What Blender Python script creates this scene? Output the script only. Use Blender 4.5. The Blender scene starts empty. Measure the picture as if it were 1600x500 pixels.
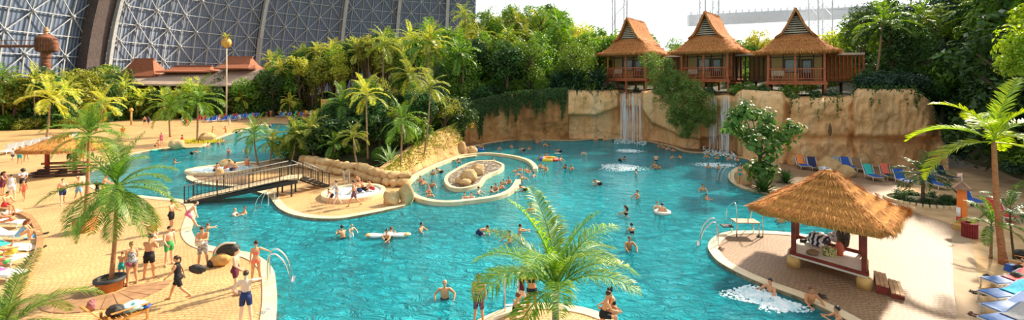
import bpy, bmesh, math, random
from math import sin, cos, pi, radians, sqrt, atan2
from mathutils import Vector, Matrix, Euler, noise
random.seed(7)
F, H, YH = 700.0, 8.3, 128.0
SC = bpy.context.scene
COL = SC.collection
def G(x, y, z=0.0):
    d = F*(H-z)/(y-YH); return Vector(((x-800)/F*d, d, z))
def D(x, y, d): return Vector(((x-800)/F*d, d, H-(y-YH)/F*d))
def Z(y, d): return H-(y-YH)/F*d
R = radians
def rnd(a, b): return random.uniform(a, b)
def smooth01(t): t = max(0, min(1, t)); return t*t*(3-2*t)
def lerp(a, b, t): return a+(b-a)*t
def interp(tab, x):
    if x <= tab[0][0]: return tab[0][1]
    for (a, b), (c, d) in zip(tab, tab[1:]):
        if x <= c: return b+(d-b)*(x-a)/(c-a)
    return tab[-1][1]
# ---------------------------------------------------------------- materials
def nd(nt, t, **kw):
    n = nt.nodes.new(t)
    for k, v in kw.items():
        if hasattr(n, k): setattr(n, k, v)
        else: n.inputs[k.replace('_', ' ')].default_value = v
    return n
def c4(c): return (c[0], c[1], c[2], 1)
MATS = {}
def M(name, c1, c2=None, scale=4, rough=.7, bump=0, bscale=25, metal=0, trans=0, island=0, objrand=0, spec=.4, detail=4, stretch=None, tcol=None):
    if name in MATS: return MATS[name]
    m = bpy.data.materials.new(name); m.use_nodes = True; nt = m.node_tree; L = nt.links
    b = nt.nodes['Principled BSDF']; out = nt.nodes['Material Output']
    b.inputs['Roughness'].default_value = rough; b.inputs['Metallic'].default_value = metal
    b.inputs['Specular IOR Level'].default_value = spec
    tc = nd(nt, 'ShaderNodeTexCoord'); src = tc.outputs['Object']
    if stretch:
        mp = nd(nt, 'ShaderNodeMapping'); mp.inputs['Scale'].default_value = stretch
        L.new(src, mp.inputs[0]); src = mp.outputs[0]
    c2 = c2 or tuple(x*.8 for x in c1)
    no = nd(nt, 'ShaderNodeTexNoise', Scale=scale, Detail=detail); L.new(src, no.inputs['Vector'])
    rp = nd(nt, 'ShaderNodeValToRGB'); rp.color_ramp.elements[0].position = .35; rp.color_ramp.elements[1].position = .65
    rp.color_ramp.elements[0].color = c4(c2); rp.color_ramp.elements[1].color = c4(c1)
    fac = no.outputs[0]
    if island:
        ge = nd(nt, 'ShaderNodeNewGeometry'); mx = nd(nt, 'ShaderNodeMath', operation='MULTIPLY_ADD')
        L.new(ge.outputs['Random Per Island'], mx.inputs[0]); mx.inputs[1].default_value = island
        ml = nd(nt, 'ShaderNodeMath', operation='MULTIPLY_ADD'); L.new(fac, ml.inputs[0]); ml.inputs[1].default_value = 1-island; ml.inputs[2].default_value = 0
        L.new(ml.outputs[0], mx.inputs[2]); fac = mx.outputs[0]
        rp.color_ramp.elements[0].position = .2; rp.color_ramp.elements[1].position = .8
    L.new(fac, rp.inputs[0]); col = rp.outputs[0]
    if objrand:
        oi = nd(nt, 'ShaderNodeObjectInfo'); hs = nd(nt, 'ShaderNodeHueSaturation')
        mr = nd(nt, 'ShaderNodeMapRange'); mr.inputs['To Min'].default_value = 1-objrand; mr.inputs['To Max'].default_value = 1+objrand
        mh = nd(nt, 'ShaderNodeMapRange'); mh.inputs['To Min'].default_value = .5-objrand*.07; mh.inputs['To Max'].default_value = .5+objrand*.07
        L.new(oi.outputs['Random'], mr.inputs[0]); L.new(oi.outputs['Random'], mh.inputs[0])
        L.new(mr.outputs[0], hs.inputs['Value']); L.new(mh.outputs[0], hs.inputs['Hue']); L.new(col, hs.inputs['Color']); col = hs.outputs[0]
    L.new(col, b.inputs['Base Color'])
    if bump:
        bn = nd(nt, 'ShaderNodeTexNoise', Scale=bscale, Detail=5); L.new(src, bn.inputs['Vector'])
        bp = nd(nt, 'ShaderNodeBump', Strength=min(1, bump)); bp.inputs['Distance'].default_value = .05*max(1, bump)
        L.new(bn.outputs[0], bp.inputs['Height']); L.new(bp.outputs[0], b.inputs['Normal'])
    if trans:
        tr = nd(nt, 'ShaderNodeBsdfTranslucent'); ms = nd(nt, 'ShaderNodeMixShader'); ms.inputs[0].default_value = trans
        hs = nd(nt, 'ShaderNodeHueSaturation'); hs.inputs['Value'].default_value = 1.5; hs.inputs['Hue'].default_value = .485
        hs.inputs['Saturation'].default_value = 1.1
        L.new(col, hs.inputs['Color']); L.new(hs.outputs[0], tr.inputs[0])
        L.new(b.outputs[0], ms.inputs[1]); L.new(tr.outputs[0], ms.inputs[2]); L.new(ms.outputs[0], out.inputs[0])
    MATS[name] = m; return m
# ---------------------------------------------------------------- tagging
def tag(o, label=None, cat=None, group=None, kind=None):
    if label: o['label'] = label
    if cat: o['category'] = cat
    if group: o['group'] = group
    if kind: o['kind'] = kind
    return o
def empty(name, loc=(0, 0, 0), rz=0, label=None, cat=None, group=None):
    o = bpy.data.objects.new(name, None); COL.objects.link(o)
    o.location = loc; o.rotation_euler = (0, 0, rz); o.empty_display_size = .2
    return tag(o, label, cat, group)
def link(name, mesh, mat=None, parent=None, loc=None, rot=None, scale=None):
    o = bpy.data.objects.new(name, mesh); COL.objects.link(o)
    if mat is not None:
        if len(mesh.materials) == 0: mesh.materials.append(mat)
        elif mesh.materials[0] is not mat:
            o.material_slots[0].link = 'OBJECT'; o.material_slots[0].material = mat
    if parent is not None: o.parent = parent
    if loc is not None: o.location = loc
    if rot is not None: o.rotation_euler = rot
    if scale is not None: o.scale = scale if hasattr(scale, '__len__') else (scale,)*3
    return o
def copy_tree(o, parent=None):
    c = o.copy(); COL.objects.link(c); c.parent = parent
    for ch in list(o.children): copy_tree(ch, c)
    return c
# ---------------------------------------------------------------- mesh builder
class MB:
    def __init__(s): s.v = []; s.f = []; s.mi = []; s.cur = 0
    def add(s, vs, fs):
        n = len(s.v); s.v += [tuple(p) for p in vs]; s.f += [tuple(i+n for i in f) for f in fs]; s.mi += [s.cur]*len(fs); return s
    def box(s, c, sz, rot=None, taper=1):
        x, y, z = sz[0]/2, sz[1]/2, sz[2]/2; t = taper
        vs = [Vector(p) for p in ((-x, -y, -z), (x, -y, -z), (x, y, -z), (-x, y, -z), (-x*t, -y*t, z), (x*t, -y*t, z), (x*t, y*t, z), (-x*t, y*t, z))]
        if rot is not None: vs = [rot @ p for p in vs]
        c = Vector(c)
        return s.add([p+c for p in vs], [(0, 3, 2, 1), (4, 5, 6, 7), (0, 1, 5, 4), (1, 2, 6, 5), (2, 3, 7, 6), (3, 0, 4, 7)])
    def beam(s, p, q, w, h, up=(0, 0, 1)):
        p, q = Vector(p), Vector(q); d = (q-p); l = d.length
        if l < 1e-6: return s
        d /= l; up = Vector(up)
        if abs(d.dot(up)) > .97: up = Vector((0, 1, 0))
        sx = d.cross(up).normalized(); uz = sx.cross(d)
        m = Matrix((sx, d, uz)).transposed()
        return s.box((p+q)/2, (w, l, h), m)
    def tube(s, pts, rad, n=8, cap=True):
        pts = [Vector(p) for p in pts]
        if not hasattr(rad, '__len__'): rad = [rad]*len(pts)
        rings = []; t0 = None; ux = None
        for i, p in enumerate(pts):
            a = pts[max(0, i-1)]; b = pts[min(len(pts)-1, i+1)]
            t = (b-a).normalized() if (b-a).length > 1e-9 else Vector((0, 0, 1))
            if ux is None:
                ux = t.orthogonal().normalized()
            else:
                ux = (ux - t*ux.dot(t)); ux = ux.normalized() if ux.length > 1e-6 else t.orthogonal().normalized()
            uy = t.cross(ux)
            rings.append([p+(ux*cos(2*pi*k/n)+uy*sin(2*pi*k/n))*rad[i] for k in range(n)])
        vs = [p for r_ in rings for p in r_]; fs = []
        for i in range(len(pts)-1):
            for k in range(n):
                fs.append((i*n+k, i*n+(k+1) % n, (i+1)*n+(k+1) % n, (i+1)*n+k))
        if cap:
            fs.append(tuple(reversed(range(n)))); fs.append(tuple((len(pts)-1)*n+k for k in range(n)))
        return s.add(vs, fs)
    def lathe(s, prof, n=16, c=(0, 0, 0), m=None, cap=True):
        c = Vector(c); vs = []; fs = []
        for r_, z in prof:
            for k in range(n):
                p = Vector((r_*cos(2*pi*k/n), r_*sin(2*pi*k/n), z))
                vs.append((m @ p if m is not None else p)+c)
        for i in range(len(prof)-1):
            for k in range(n): fs.append((i*n+k, i*n+(k+1) % n, (i+1)*n+(k+1) % n, (i+1)*n+k))
        if cap:
            fs.append(tuple(reversed(range(n)))); fs.append(tuple((len(prof)-1)*n+k for k in range(n)))
        return s.add(vs, fs)
    def ell(s, c, r, nu=12, nv=8, m=None, jit=0, jf=1.5, seed=0):
        c = Vector(c); vs = []; fs = []
        r = r if hasattr(r, '__len__') else (r, r, r)
        for j in range(1, nv):
            th = pi*j/nv
            for i in range(nu):
                ph = 2*pi*i/nu; u = Vector((sin(th)*cos(ph), sin(th)*sin(ph), cos(th)))
                k = 1+(jit*noise.noise(u*jf+Vector((seed*7.3, seed*1.7, 3.1))) if jit else 0)
                p = Vector((u.x*r[0], u.y*r[1], u.z*r[2]))*k; vs.append((m @ p if m is not None else p)+c)
        top = len(vs); vs.append((m @ Vector((0, 0, r[2])) if m is not None else Vector((0, 0, r[2])))+c)
        vs.append((m @ Vector((0, 0, -r[2])) if m is not None else Vector((0, 0, -r[2])))+c)
        for j in range(nv-2):
            for i in range(nu): fs.append((j*nu+i, (j+1)*nu+i, (j+1)*nu+(i+1) % nu, j*nu+(i+1) % nu))
        for i in range(nu):
            fs.append((top, i, (i+1) % nu)); fs.append((top+1, (nv-2)*nu+(i+1) % nu, (nv-2)*nu+i))
        return s.add(vs, fs)
    def mesh(s, name='m', smooth=False, mats=()):
        me = bpy.data.meshes.new(name); me.from_pydata(s.v, [], s.f)
        if smooth: me.polygons.foreach_set('use_smooth', [True]*len(s.f))
        for m in mats: me.materials.append(m)
        if len(mats) > 1: me.polygons.foreach_set('material_index', s.mi)
        me.update(); return me
    def build(s, name, mat, parent=None, smooth=False, loc=None, rot=None, scale=None, bevel=0):
        if isinstance(mat, (list, tuple)): o = link(name, s.mesh(name, smooth, mat), None, parent, loc, rot, scale)
        else: o = link(name, s.mesh(name, smooth, [mat]), None, parent, loc, rot, scale)
        if bevel:
            b = o.modifiers.new('b', 'BEVEL'); b.width = bevel; b.segments = 2; b.limit_method = 'ANGLE'
        return o
def catmull(pts, n=8, closed=False):
    pts = [Vector(p) for p in pts]; N = len(pts); out = []
    rng = range(N) if closed else range(N-1)
    for i in rng:
        if closed: a, b, c, d = pts[i-1], pts[i], pts[(i+1) % N], pts[(i+2) % N]
        else: a, b, c, d = pts[max(0, i-1)], pts[i], pts[i+1], pts[min(N-1, i+2)]
        for k in range(n):
            t = k/n
            out.append(.5*((2*b)+(c-a)*t+(2*a-5*b+4*c-d)*t*t+(3*b-a-3*c+d)*t**3))
    if not closed: out.append(pts[-1])
    return out
def slab(name, poly, z0, z1, mat, parent=None, holes=()):
    """extruded polygon with optional holes"""
    bm = bmesh.new()
    loops = [poly]+list(holes); alle = []
    for lp in loops:
        vs = [bm.verts.new((p[0], p[1], z1)) for p in lp]
        es = [bm.edges.new((vs[i], vs[(i+1) % len(vs)])) for i in range(len(vs))]; alle += es
    bmesh.ops.triangle_fill(bm, use_beauty=True, use_dissolve=False, edges=alle)
    for f in bm.faces:
        f.normal_update()
        if f.normal.z < 0: f.normal_flip()
    bnd = [e for e in bm.edges if len(e.link_faces) == 1]
    r_ = bmesh.ops.extrude_edge_only(bm, edges=bnd)
    for v in [g for g in r_['geom'] if isinstance(g, bmesh.types.BMVert)]: v.co.z = z0
    bmesh.ops.recalc_face_normals(bm, faces=bm.faces)
    me = bpy.data.meshes.new(name); bm.to_mesh(me); bm.free(); me.materials.append(mat)
    return link(name, me, None, parent)
def ribbon(mb, pts, w, z0, z1, closed=False, side=0, zf=None):
    """flat kerb strip following pts; side -1/0/1 shifts it"""
    n = len(pts); L_ = []; R_ = []
    for i in range(n):
        a = pts[i-1] if (i > 0 or closed) else pts[i]; b = pts[(i+1) % n] if (i < n-1 or closed) else pts[i]
        t = Vector((b[0]-a[0], b[1]-a[1])); t = t.normalized() if t.length > 1e-9 else Vector((1, 0)); nn = Vector((-t.y, t.x))
        p = Vector((pts[i][0], pts[i][1])); o = (side-1)*w/2; o2 = (side+1)*w/2
        L_.append(p+nn*o); R_.append(p+nn*o2)
    vs = []
    for l_, r_ in zip(L_, R_): vs += [(l_.x, l_.y, z0), (l_.x, l_.y, z1), (r_.x, r_.y, z1), (r_.x, r_.y, z0)]
    fs = []; m = n if closed else n-1
    for i in range(m):
        a = i*4; b = ((i+1) % n)*4
        for k in range(3): fs.append((a+k, a+k+1, b+k+1, b+k))
    if not closed: fs += [(0, 1, 2, 3), (n*4-1, n*4-2, n*4-3, n*4-4)]
    mb.add(vs, fs); return mb
def rock(c, r, seed=0, jit=.35, nu=18, nv=12, rz=0):
    return MB().ell(c, r, nu, nv, Matrix.Rotation(rz, 3, 'Z'), jit, 1.3, seed)
# ---------------------------------------------------------------- camera, light, world
cam = bpy.data.cameras.new('camera'); camo = bpy.data.objects.new('camera', cam); COL.objects.link(camo)
camo.location = (0, 0, H); camo.rotation_euler = (R(90), 0, 0)
cam.sensor_width = 36; cam.lens = 36*F/1600; cam.shift_y = -(250-YH)/1600; cam.clip_end = 900
SC.camera = camo
SC.view_settings.view_transform = 'Standard'; SC.view_settings.look = 'None'; SC.view_settings.gamma = 1
SC.view_settings.use_curve_mapping = False; SC.view_settings.exposure = .35
w = bpy.data.worlds.new('world'); SC.world = w; w.use_nodes = True
wb = w.node_tree.nodes['Background']; wb.inputs[0].default_value = (.93, .96, 1, 1)
_t = w.node_tree; _g = nd(_t, 'ShaderNodeTexCoord'); _d = nd(_t, 'ShaderNodeVectorMath', operation='DOT_PRODUCT'); _d.inputs[1].default_value = (.57, .82, .0)
_m = nd(_t, 'ShaderNodeMapRange'); _m.inputs['From Min'].default_value = .45; _m.inputs['From Max'].default_value = .95; _m.inputs['To Min'].default_value = .68; _m.inputs['To Max'].default_value = 2.4; _m.interpolation_type = 'SMOOTHSTEP'
_t.links.new(_g.outputs['Generated'], _d.inputs[0]); _t.links.new(_d.outputs['Value'], _m.inputs[0]); _t.links.new(_m.outputs[0], wb.inputs[1])
sun = bpy.data.lights.new('sun', 'SUN'); sun.energy = 7.2; sun.angle = R(2.5); sun.color = (1, .87, .68)
suno = bpy.data.objects.new('sun', sun); COL.objects.link(suno)
SUN = Vector((.76*cos(R(37)), .65*cos(R(37)), sin(R(37))))
suno.rotation_euler = SUN.to_track_quat('Z', 'Y').to_euler()
SC.cycles.max_bounces = 6; SC.cycles.transparent_max_bounces = 12; SC.cycles.sample_clamp_indirect = 6; SC.cycles.sample_clamp_direct = 12
SC.cycles.caustics_reflective = False; SC.cycles.caustics_refractive = False
SC.cycles.use_denoising = True

# ---------------------------------------------------------------- paving, water and rock materials
def paving(name, c1, c2, sc=2.5):
    m = bpy.data.materials.new(name); m.use_nodes = True; nt = m.node_tree; L = nt.links; b = nt.nodes['Principled BSDF']
    b.inputs['Roughness'].default_value = .55; b.inputs['Specular IOR Level'].default_value = .35
    tc = nd(nt, 'ShaderNodeTexCoord')
    wv = nd(nt, 'ShaderNodeTexNoise', Scale=.5, Detail=2); L.new(tc.outputs['Object'], wv.inputs[0])
    ad = nd(nt, 'ShaderNodeMixRGB', blend_type='ADD'); ad.inputs[0].default_value = 1.3
    L.new(tc.outputs['Object'], ad.inputs[1]); L.new(wv.outputs[1], ad.inputs[2])
    br = nd(nt, 'ShaderNodeTexBrick', Scale=sc); br.inputs['Mortar Size'].default_value = .035; br.inputs['Brick Width'].default_value = .55; br.inputs['Row Height'].default_value = .36
    br.inputs['Color1'].default_value = c4(c1); br.inputs['Color2'].default_value = c4(tuple(x*.86 for x in c1)); br.inputs['Mortar'].default_value = c4(c2)
    L.new(ad.outputs[0], br.inputs['Vector'])
    n2 = nd(nt, 'ShaderNodeTexNoise', Scale=.35, Detail=6); L.new(tc.outputs['Object'], n2.inputs[0])
    mr = nd(nt, 'ShaderNodeMapRange'); mr.inputs['From Min'].default_value = .3; mr.inputs['From Max'].default_value = .7; mr.inputs['To Min'].default_value = .8; mr.inputs['To Max'].default_value = 1.15
    L.new(n2.outputs[0], mr.inputs[0])
    mu = nd(nt, 'ShaderNodeMixRGB', blend_type='MULTIPLY'); mu.inputs[0].default_value = 1; L.new(br.outputs[0], mu.inputs[1]); L.new(mr.outputs[0], mu.inputs[2])
    L.new(mu.outputs[0], b.inputs['Base Color'])
    bp = nd(nt, 'ShaderNodeBump', Strength=.5); bp.inputs['Distance'].default_value = .02; bp.invert = True; L.new(br.outputs['Fac'], bp.inputs['Height']); L.new(bp.outputs[0], b.inputs['Normal'])
    return m
m_pave = paving('stamped_paving', (.70, .43, .19), (.36, .19, .07))
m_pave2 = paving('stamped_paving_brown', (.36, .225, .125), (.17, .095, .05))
m_cope = M('cream_kerb', (.80, .66, .42), (.66, .50, .30), 1.5, .5, .2)
m_sand = M('sand', (.66, .45, .24), (.48, .29, .13), .8, .9, .6, 3)
m_path = M('concrete_path', (.44, .31, .19), (.35, .24, .14), .6, .8, .2)
def rockmat(name, a, b_, c, crack=1):
    m = bpy.data.materials.new(name); m.use_nodes = True; nt = m.node_tree; L = nt.links; b = nt.nodes['Principled BSDF']
    b.inputs['Roughness'].default_value = .8; b.inputs['Specular IOR Level'].default_value = .25
    tc = nd(nt, 'ShaderNodeTexCoord'); mp = nd(nt, 'ShaderNodeMapping'); mp.inputs['Scale'].default_value = (1, 1, .35); L.new(tc.outputs['Object'], mp.inputs[0])
    n1 = nd(nt, 'ShaderNodeTexNoise', Scale=.45, Detail=9, Roughness=.62); L.new(mp.outputs[0], n1.inputs[0])
    rp = nd(nt, 'ShaderNodeValToRGB'); e = rp.color_ramp.elements; e[0].position = .3; e[0].color = c4(c); e[1].position = .7; e[1].color = c4(a)
    x = e.new(.48); x.color = c4(b_); L.new(n1.outputs[0], rp.inputs[0])
    n4 = nd(nt, 'ShaderNodeTexNoise', Scale=1.2, Detail=3); L.new(tc.outputs['Object'], n4.inputs[0])
    ad = nd(nt, 'ShaderNodeMixRGB', blend_type='ADD'); ad.inputs[0].default_value = .9; L.new(tc.outputs['Object'], ad.inputs[1]); L.new(n4.outputs[1], ad.inputs[2])
    vo = nd(nt, 'ShaderNodeTexVoronoi', feature='DISTANCE_TO_EDGE'); vo.inputs['Scale'].default_value = .16; L.new(ad.outputs[0], vo.inputs['Vector'])
    mr = nd(nt, 'ShaderNodeMapRange'); mr.inputs['From Max'].default_value = .02; mr.inputs['To Min'].default_value = .72 if crack else 1; L.new(vo.outputs[0], mr.inputs[0])
    mu = nd(nt, 'ShaderNodeMixRGB', blend_type='MULTIPLY'); mu.inputs[0].default_value = 1; L.new(rp.outputs[0], mu.inputs[1]); L.new(mr.outputs[0], mu.inputs[2]); L.new(mu.outputs[0], b.inputs['Base Color'])
    n3 = nd(nt, 'ShaderNodeTexNoise', Scale=1.6, Detail=10, Roughness=.65); L.new(tc.outputs['Object'], n3.inputs[0])
    bp = nd(nt, 'ShaderNodeBump', Strength=.8); bp.inputs['Distance'].default_value = .35; L.new(n3.outputs[0], bp.inputs['Height']); L.new(bp.outputs[0], b.inputs['Normal'])
    return m
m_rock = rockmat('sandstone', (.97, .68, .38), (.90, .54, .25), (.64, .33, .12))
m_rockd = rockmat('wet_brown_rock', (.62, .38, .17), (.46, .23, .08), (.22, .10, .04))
m_rockm = rockmat('brown_rock', (.80, .50, .23), (.62, .36, .14), (.36, .18, .07))
m_boulder = rockmat('boulder', (.80, .58, .30), (.62, .40, .18), (.42, .25, .11), 0)
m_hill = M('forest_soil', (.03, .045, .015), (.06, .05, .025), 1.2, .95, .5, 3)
def watermat():
    m = bpy.data.materials.new('pool_water'); m.use_nodes = True; nt = m.node_tree; L = nt.links; b = nt.nodes['Principled BSDF']; out = nt.nodes['Material Output']
    b.inputs['Roughness'].default_value = .06; b.inputs['IOR'].default_value = 1.42; b.inputs['Specular IOR Level'].default_value = .9
    tc = nd(nt, 'ShaderNodeTexCoord')
    n1 = nd(nt, 'ShaderNodeTexNoise', Scale=.09, Detail=3); L.new(tc.outputs['Object'], n1.inputs[0])
    rp = nd(nt, 'ShaderNodeValToRGB'); rp.color_ramp.elements[0].position = .35; rp.color_ramp.elements[1].position = .65
    rp.color_ramp.elements[0].color = (.0, .30, .37, 1); rp.color_ramp.elements[1].color = (.02, .58, .68, 1)
    L.new(n1.outputs[0], rp.inputs[0]); L.new(rp.outputs[0], b.inputs['Base Color'])
    mp = nd(nt, 'ShaderNodeMapping'); mp.inputs['Rotation'].default_value = (0, 0, R(35)); mp.inputs['Scale'].default_value = (1, 1.8, 1); L.new(tc.outputs['Object'], mp.inputs[0])
    w1 = nd(nt, 'ShaderNodeTexNoise', Scale=1.1, Detail=4, Distortion=1.0); w1.inputs['Roughness'].default_value = .62; L.new(mp.outputs[0], w1.inputs[0])
    w2 = nd(nt, 'ShaderNodeTexNoise', Scale=.35, Detail=2, Distortion=.6); L.new(tc.outputs['Object'], w2.inputs[0])
    ad = nd(nt, 'ShaderNodeMath', operation='MULTIPLY_ADD'); L.new(w2.outputs[0], ad.inputs[0]); ad.inputs[1].default_value = 1.1; L.new(w1.outputs[0], ad.inputs[2])
    bp = nd(nt, 'ShaderNodeBump', Strength=.9); bp.inputs['Distance'].default_value = 1.5; L.new(ad.outputs[0], bp.inputs['Height']); L.new(bp.outputs[0], b.inputs['Normal'])
    tr = nd(nt, 'ShaderNodeBsdfTransparent'); tr.inputs[0].default_value = (.35, .85, .88, 1)
    ms = nd(nt, 'ShaderNodeMixShader'); ms.inputs[0].default_value = .72; L.new(tr.outputs[0], ms.inputs[1]); L.new(b.outputs[0], ms.inputs[2]); L.new(ms.outputs[0], out.inputs[0])
    return m
m_water = watermat()
m_pool = M('pool_tiles', (.20, .78, .80), (.10, .62, .68), .25, .6)
m_foam = M('foam', (.92, .95, .95), (.55, .78, .80), 3, .8, .8, 6)
WZ = -.13
# ---------------------------------------------------------------- ground polygons (water edges)
def S(pts, n=6): return catmull([G(x, y) for x, y in pts], n)
e_left = S([(425, 620), (428, 540), (431, 500), (433, 470), (431, 440), (427, 422), (415, 408), (395, 397), (365, 391), (335, 386), (312, 378), (300, 362), (303, 345), (307, 328), (294, 314), (250, 309), (190, 302), (158, 293), (138, 282), (134, 271), (160, 261), (190, 248), (215, 239), (262, 232), (318, 229), (337, 218), (380, 203), (422, 193), (485, 196), (560, 199), (640, 201)])
leftpoly = e_left+[G(720, 198), G(730, 162), G(-500, 162), G(-500, 620)]
o = slab('floor_left_deck', leftpoly, -1.5, 0, m_pave); tag(o, kind='structure')
o = MB().box((0, 100, -1.45), (420, 300, .1)).build('floor_pool', m_pool); tag(o, kind='structure')
e_pen = S([(640, 201), (640, 207), (570, 214), (520, 222), (480, 236), (450, 247), (430, 248), (405, 253), (380, 253), (342, 257), (306, 265), (291, 276), (302, 284), (330, 289), (360, 291), (382, 296), (405, 301), (420, 307), (427, 316), (435, 325), (452, 334), (480, 340), (510, 342), (535, 341), (560, 337), (600, 329), (634, 320), (648, 309), (640, 300), (637, 292), (642, 283), (652, 275), (677, 262), (702, 252), (725, 246.5), (745, 243), (743, 237), (737, 231), (757, 225.5), (782, 221), (812, 218), (850, 219), (900, 219.5), (930, 217), (962, 217), (985, 219.5), (1010, 221), (1030, 225), (1050, 230), (1070, 237), (1110, 240), (1155, 246), (1172, 252), (1165, 258), (1148, 263), (1138, 273), (1142, 284), (1160, 294), (1190, 301), (1230, 312), (1280, 326), (1312, 342), (1318, 358), (1300, 370), (1280, 370), (1235, 364), (1180, 361), (1142, 362), (1122, 367), (1110, 376), (1106, 387), (1115, 402), (1130, 414), (1162, 431), (1200, 447), (1250, 465), (1297, 487), (1330, 505), (1400, 545), (1480, 600)])
rightpoly = e_pen+[G(2100, 600), Vector((150, 50, 0)), Vector((150, 200, 0)), Vector((-20, 200, 0)), G(720, 162), G(712, 198)]
o = slab('floor_right_deck', rightpoly, -1.5, 0.001, m_pave2); tag(o, kind='structure')
e_low = S([(735, 640), (738, 540), (745, 505), (752, 498), (780, 486), (800, 480), (830, 475), (870, 475), (910, 481), (940, 490), (958, 500), (975, 540), (980, 640)])
o = slab('floor_palm_deck', e_low, -1.5, 0, m_pave); tag(o, kind='structure')
o = MB().add([(-200, 5, WZ), (200, 5, WZ), (200, 230, WZ), (-200, 230, WZ)], [(0, 1, 2, 3)]).build('pool_water', m_water); tag(o, kind='structure')
pen = S([(384, 295.5), (405, 300.5), (420, 306.5), (427, 315.5), (435, 324.5), (452, 333.5), (480, 339.5), (510, 341.5), (535, 340.5), (560, 336.5), (600, 328.5), (634, 319.5), (648, 309)])+[G(640, 296), G(600, 290), G(560, 276), G(468, 261), G(452, 256), G(410, 262), G(384, 280)]
o = slab('floor_peninsula', pen, -.02, .006, m_pave); tag(o, kind='structure')
# kerbs along the edges
def kerb(name, pts, w=.42, side=1, label=None):
    mb = MB(); ribbon(mb, pts, w, -.4, .035, side=side); o = mb.build(name, m_cope); tag(o, kind='structure'); return o
kerb('trim_1', e_left[:len(e_left)-12], .5, 1)
kerb('trim_2', e_pen, .5, 1)
kerb('trim_3', e_low, .45, -1)
# ring pool wall
ring = S([(836, 266), (836, 262), (825, 252), (800, 245), (762, 241), (725, 244), (702, 251), (677, 261), (652, 274), (641, 283), (636, 292), (645, 306), (668, 315), (700, 318), (735, 315), (775, 309), (800, 298), (810, 283)], 8)
mb = MB(); ribbon(mb, ring, .45, -1.5, .16); o = mb.build('ring_pool_wall', m_cope); tag(o, 'curved cream wall curling around the pebble island as a ring channel', 'pool wall')
isl = catmull([G(x, y) for x, y in [(697, 285), (700, 276), (713, 267), (730, 258), (745, 254), (765, 253), (779, 256), (786, 261), (781, 268), (766, 274), (756, 280), (751, 288), (740, 293), (720, 297), (704, 294)]], 6, True)
er = empty('pebble_island', (0, 0, 0), 0, 'peanut-shaped pebble-covered island inside the curved channel pool', 'island')
def pebblemat():
    m = bpy.data.materials.new('pebbles'); m.use_nodes = True; nt = m.node_tree; L = nt.links; b = nt.nodes['Principled BSDF']
    tc = nd(nt, 'ShaderNodeTexCoord'); v = nd(nt, 'ShaderNodeTexVoronoi'); v.inputs['Scale'].default_value = 3.2; L.new(tc.outputs['Object'], v.inputs['Vector'])
    rp = nd(nt, 'ShaderNodeValToRGB'); rp.color_ramp.elements[0].color = (.28, .19, .12, 1); rp.color_ramp.elements[1].color = (.72, .60, .45, 1); L.new(v.outputs['Color'], rp.inputs[0])
    mr = nd(nt, 'ShaderNodeMapRange'); mr.inputs['From Min'].default_value = .2; mr.inputs['From Max'].default_value = .5; mr.inputs['To Min'].default_value = 1; mr.inputs['To Max'].default_value = .3; L.new(v.outputs['Distance'], mr.inputs[0])
    mu = nd(nt, 'ShaderNodeMixRGB', blend_type='MULTIPLY'); mu.inputs[0].default_value = 1; L.new(rp.outputs[0], mu.inputs[1]); L.new(mr.outputs[0], mu.inputs[2]); L.new(mu.outputs[0], b.inputs['Base Color'])
    bp = nd(nt, 'ShaderNodeBump', Strength=1.); bp.invert = True; bp.inputs['Distance'].default_value = .1; L.new(v.outputs['Distance'], bp.inputs['Height']); L.new(bp.outputs[0], b.inputs['Normal'])
    return m
slab('pebble_bed', isl, -1.5, .1, pebblemat(), er)
mb = MB(); ribbon(mb, isl, .28, -1.5, .17, closed=True); mb.build('kerb', m_cope, er)
# concrete path at right, sand on its far side
pth = S([(1505, 620), (1518, 500), (1512, 460), (1508, 420), (1504, 385), (1500, 365)])
mb = MB(); ribbon(mb, pth, .75, .001, .03); o = mb.build('trim_4', m_path); tag(o, kind='structure')
sandpoly = S([(1540, 620), (1533, 500), (1526, 460), (1519, 420), (1514, 385), (1508, 362), (1480, 348), (1440, 335), (1400, 318)], 4)+[G(1410, 262), G(1490, 262), G(1700, 262), G(2100, 300), G(2100, 620)]
o = slab('floor_sand', sandpoly, -.05, .012, m_sand); tag(o, kind='structure')
# left oval sunbathing terrace with a raised kerb
terr = S([(-200, 322), (-60, 322), (0, 328), (30, 335), (50, 347), (62, 372), (59, 398), (44, 425), (28, 452), (10, 490), (-20, 560)], 6)
o = slab('floor_sand_terrace', terr+[G(-500, 560), G(-500, 322)], -.05, .02, m_sand); tag(o, kind='structure')
mb = MB(); ribbon(mb, terr, .26, 0, .18); o = mb.build('trim_5', M('brown_kerb', (.42, .24, .10), (.30, .16, .06), 3, .8)); tag(o, kind='structure')

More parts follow.
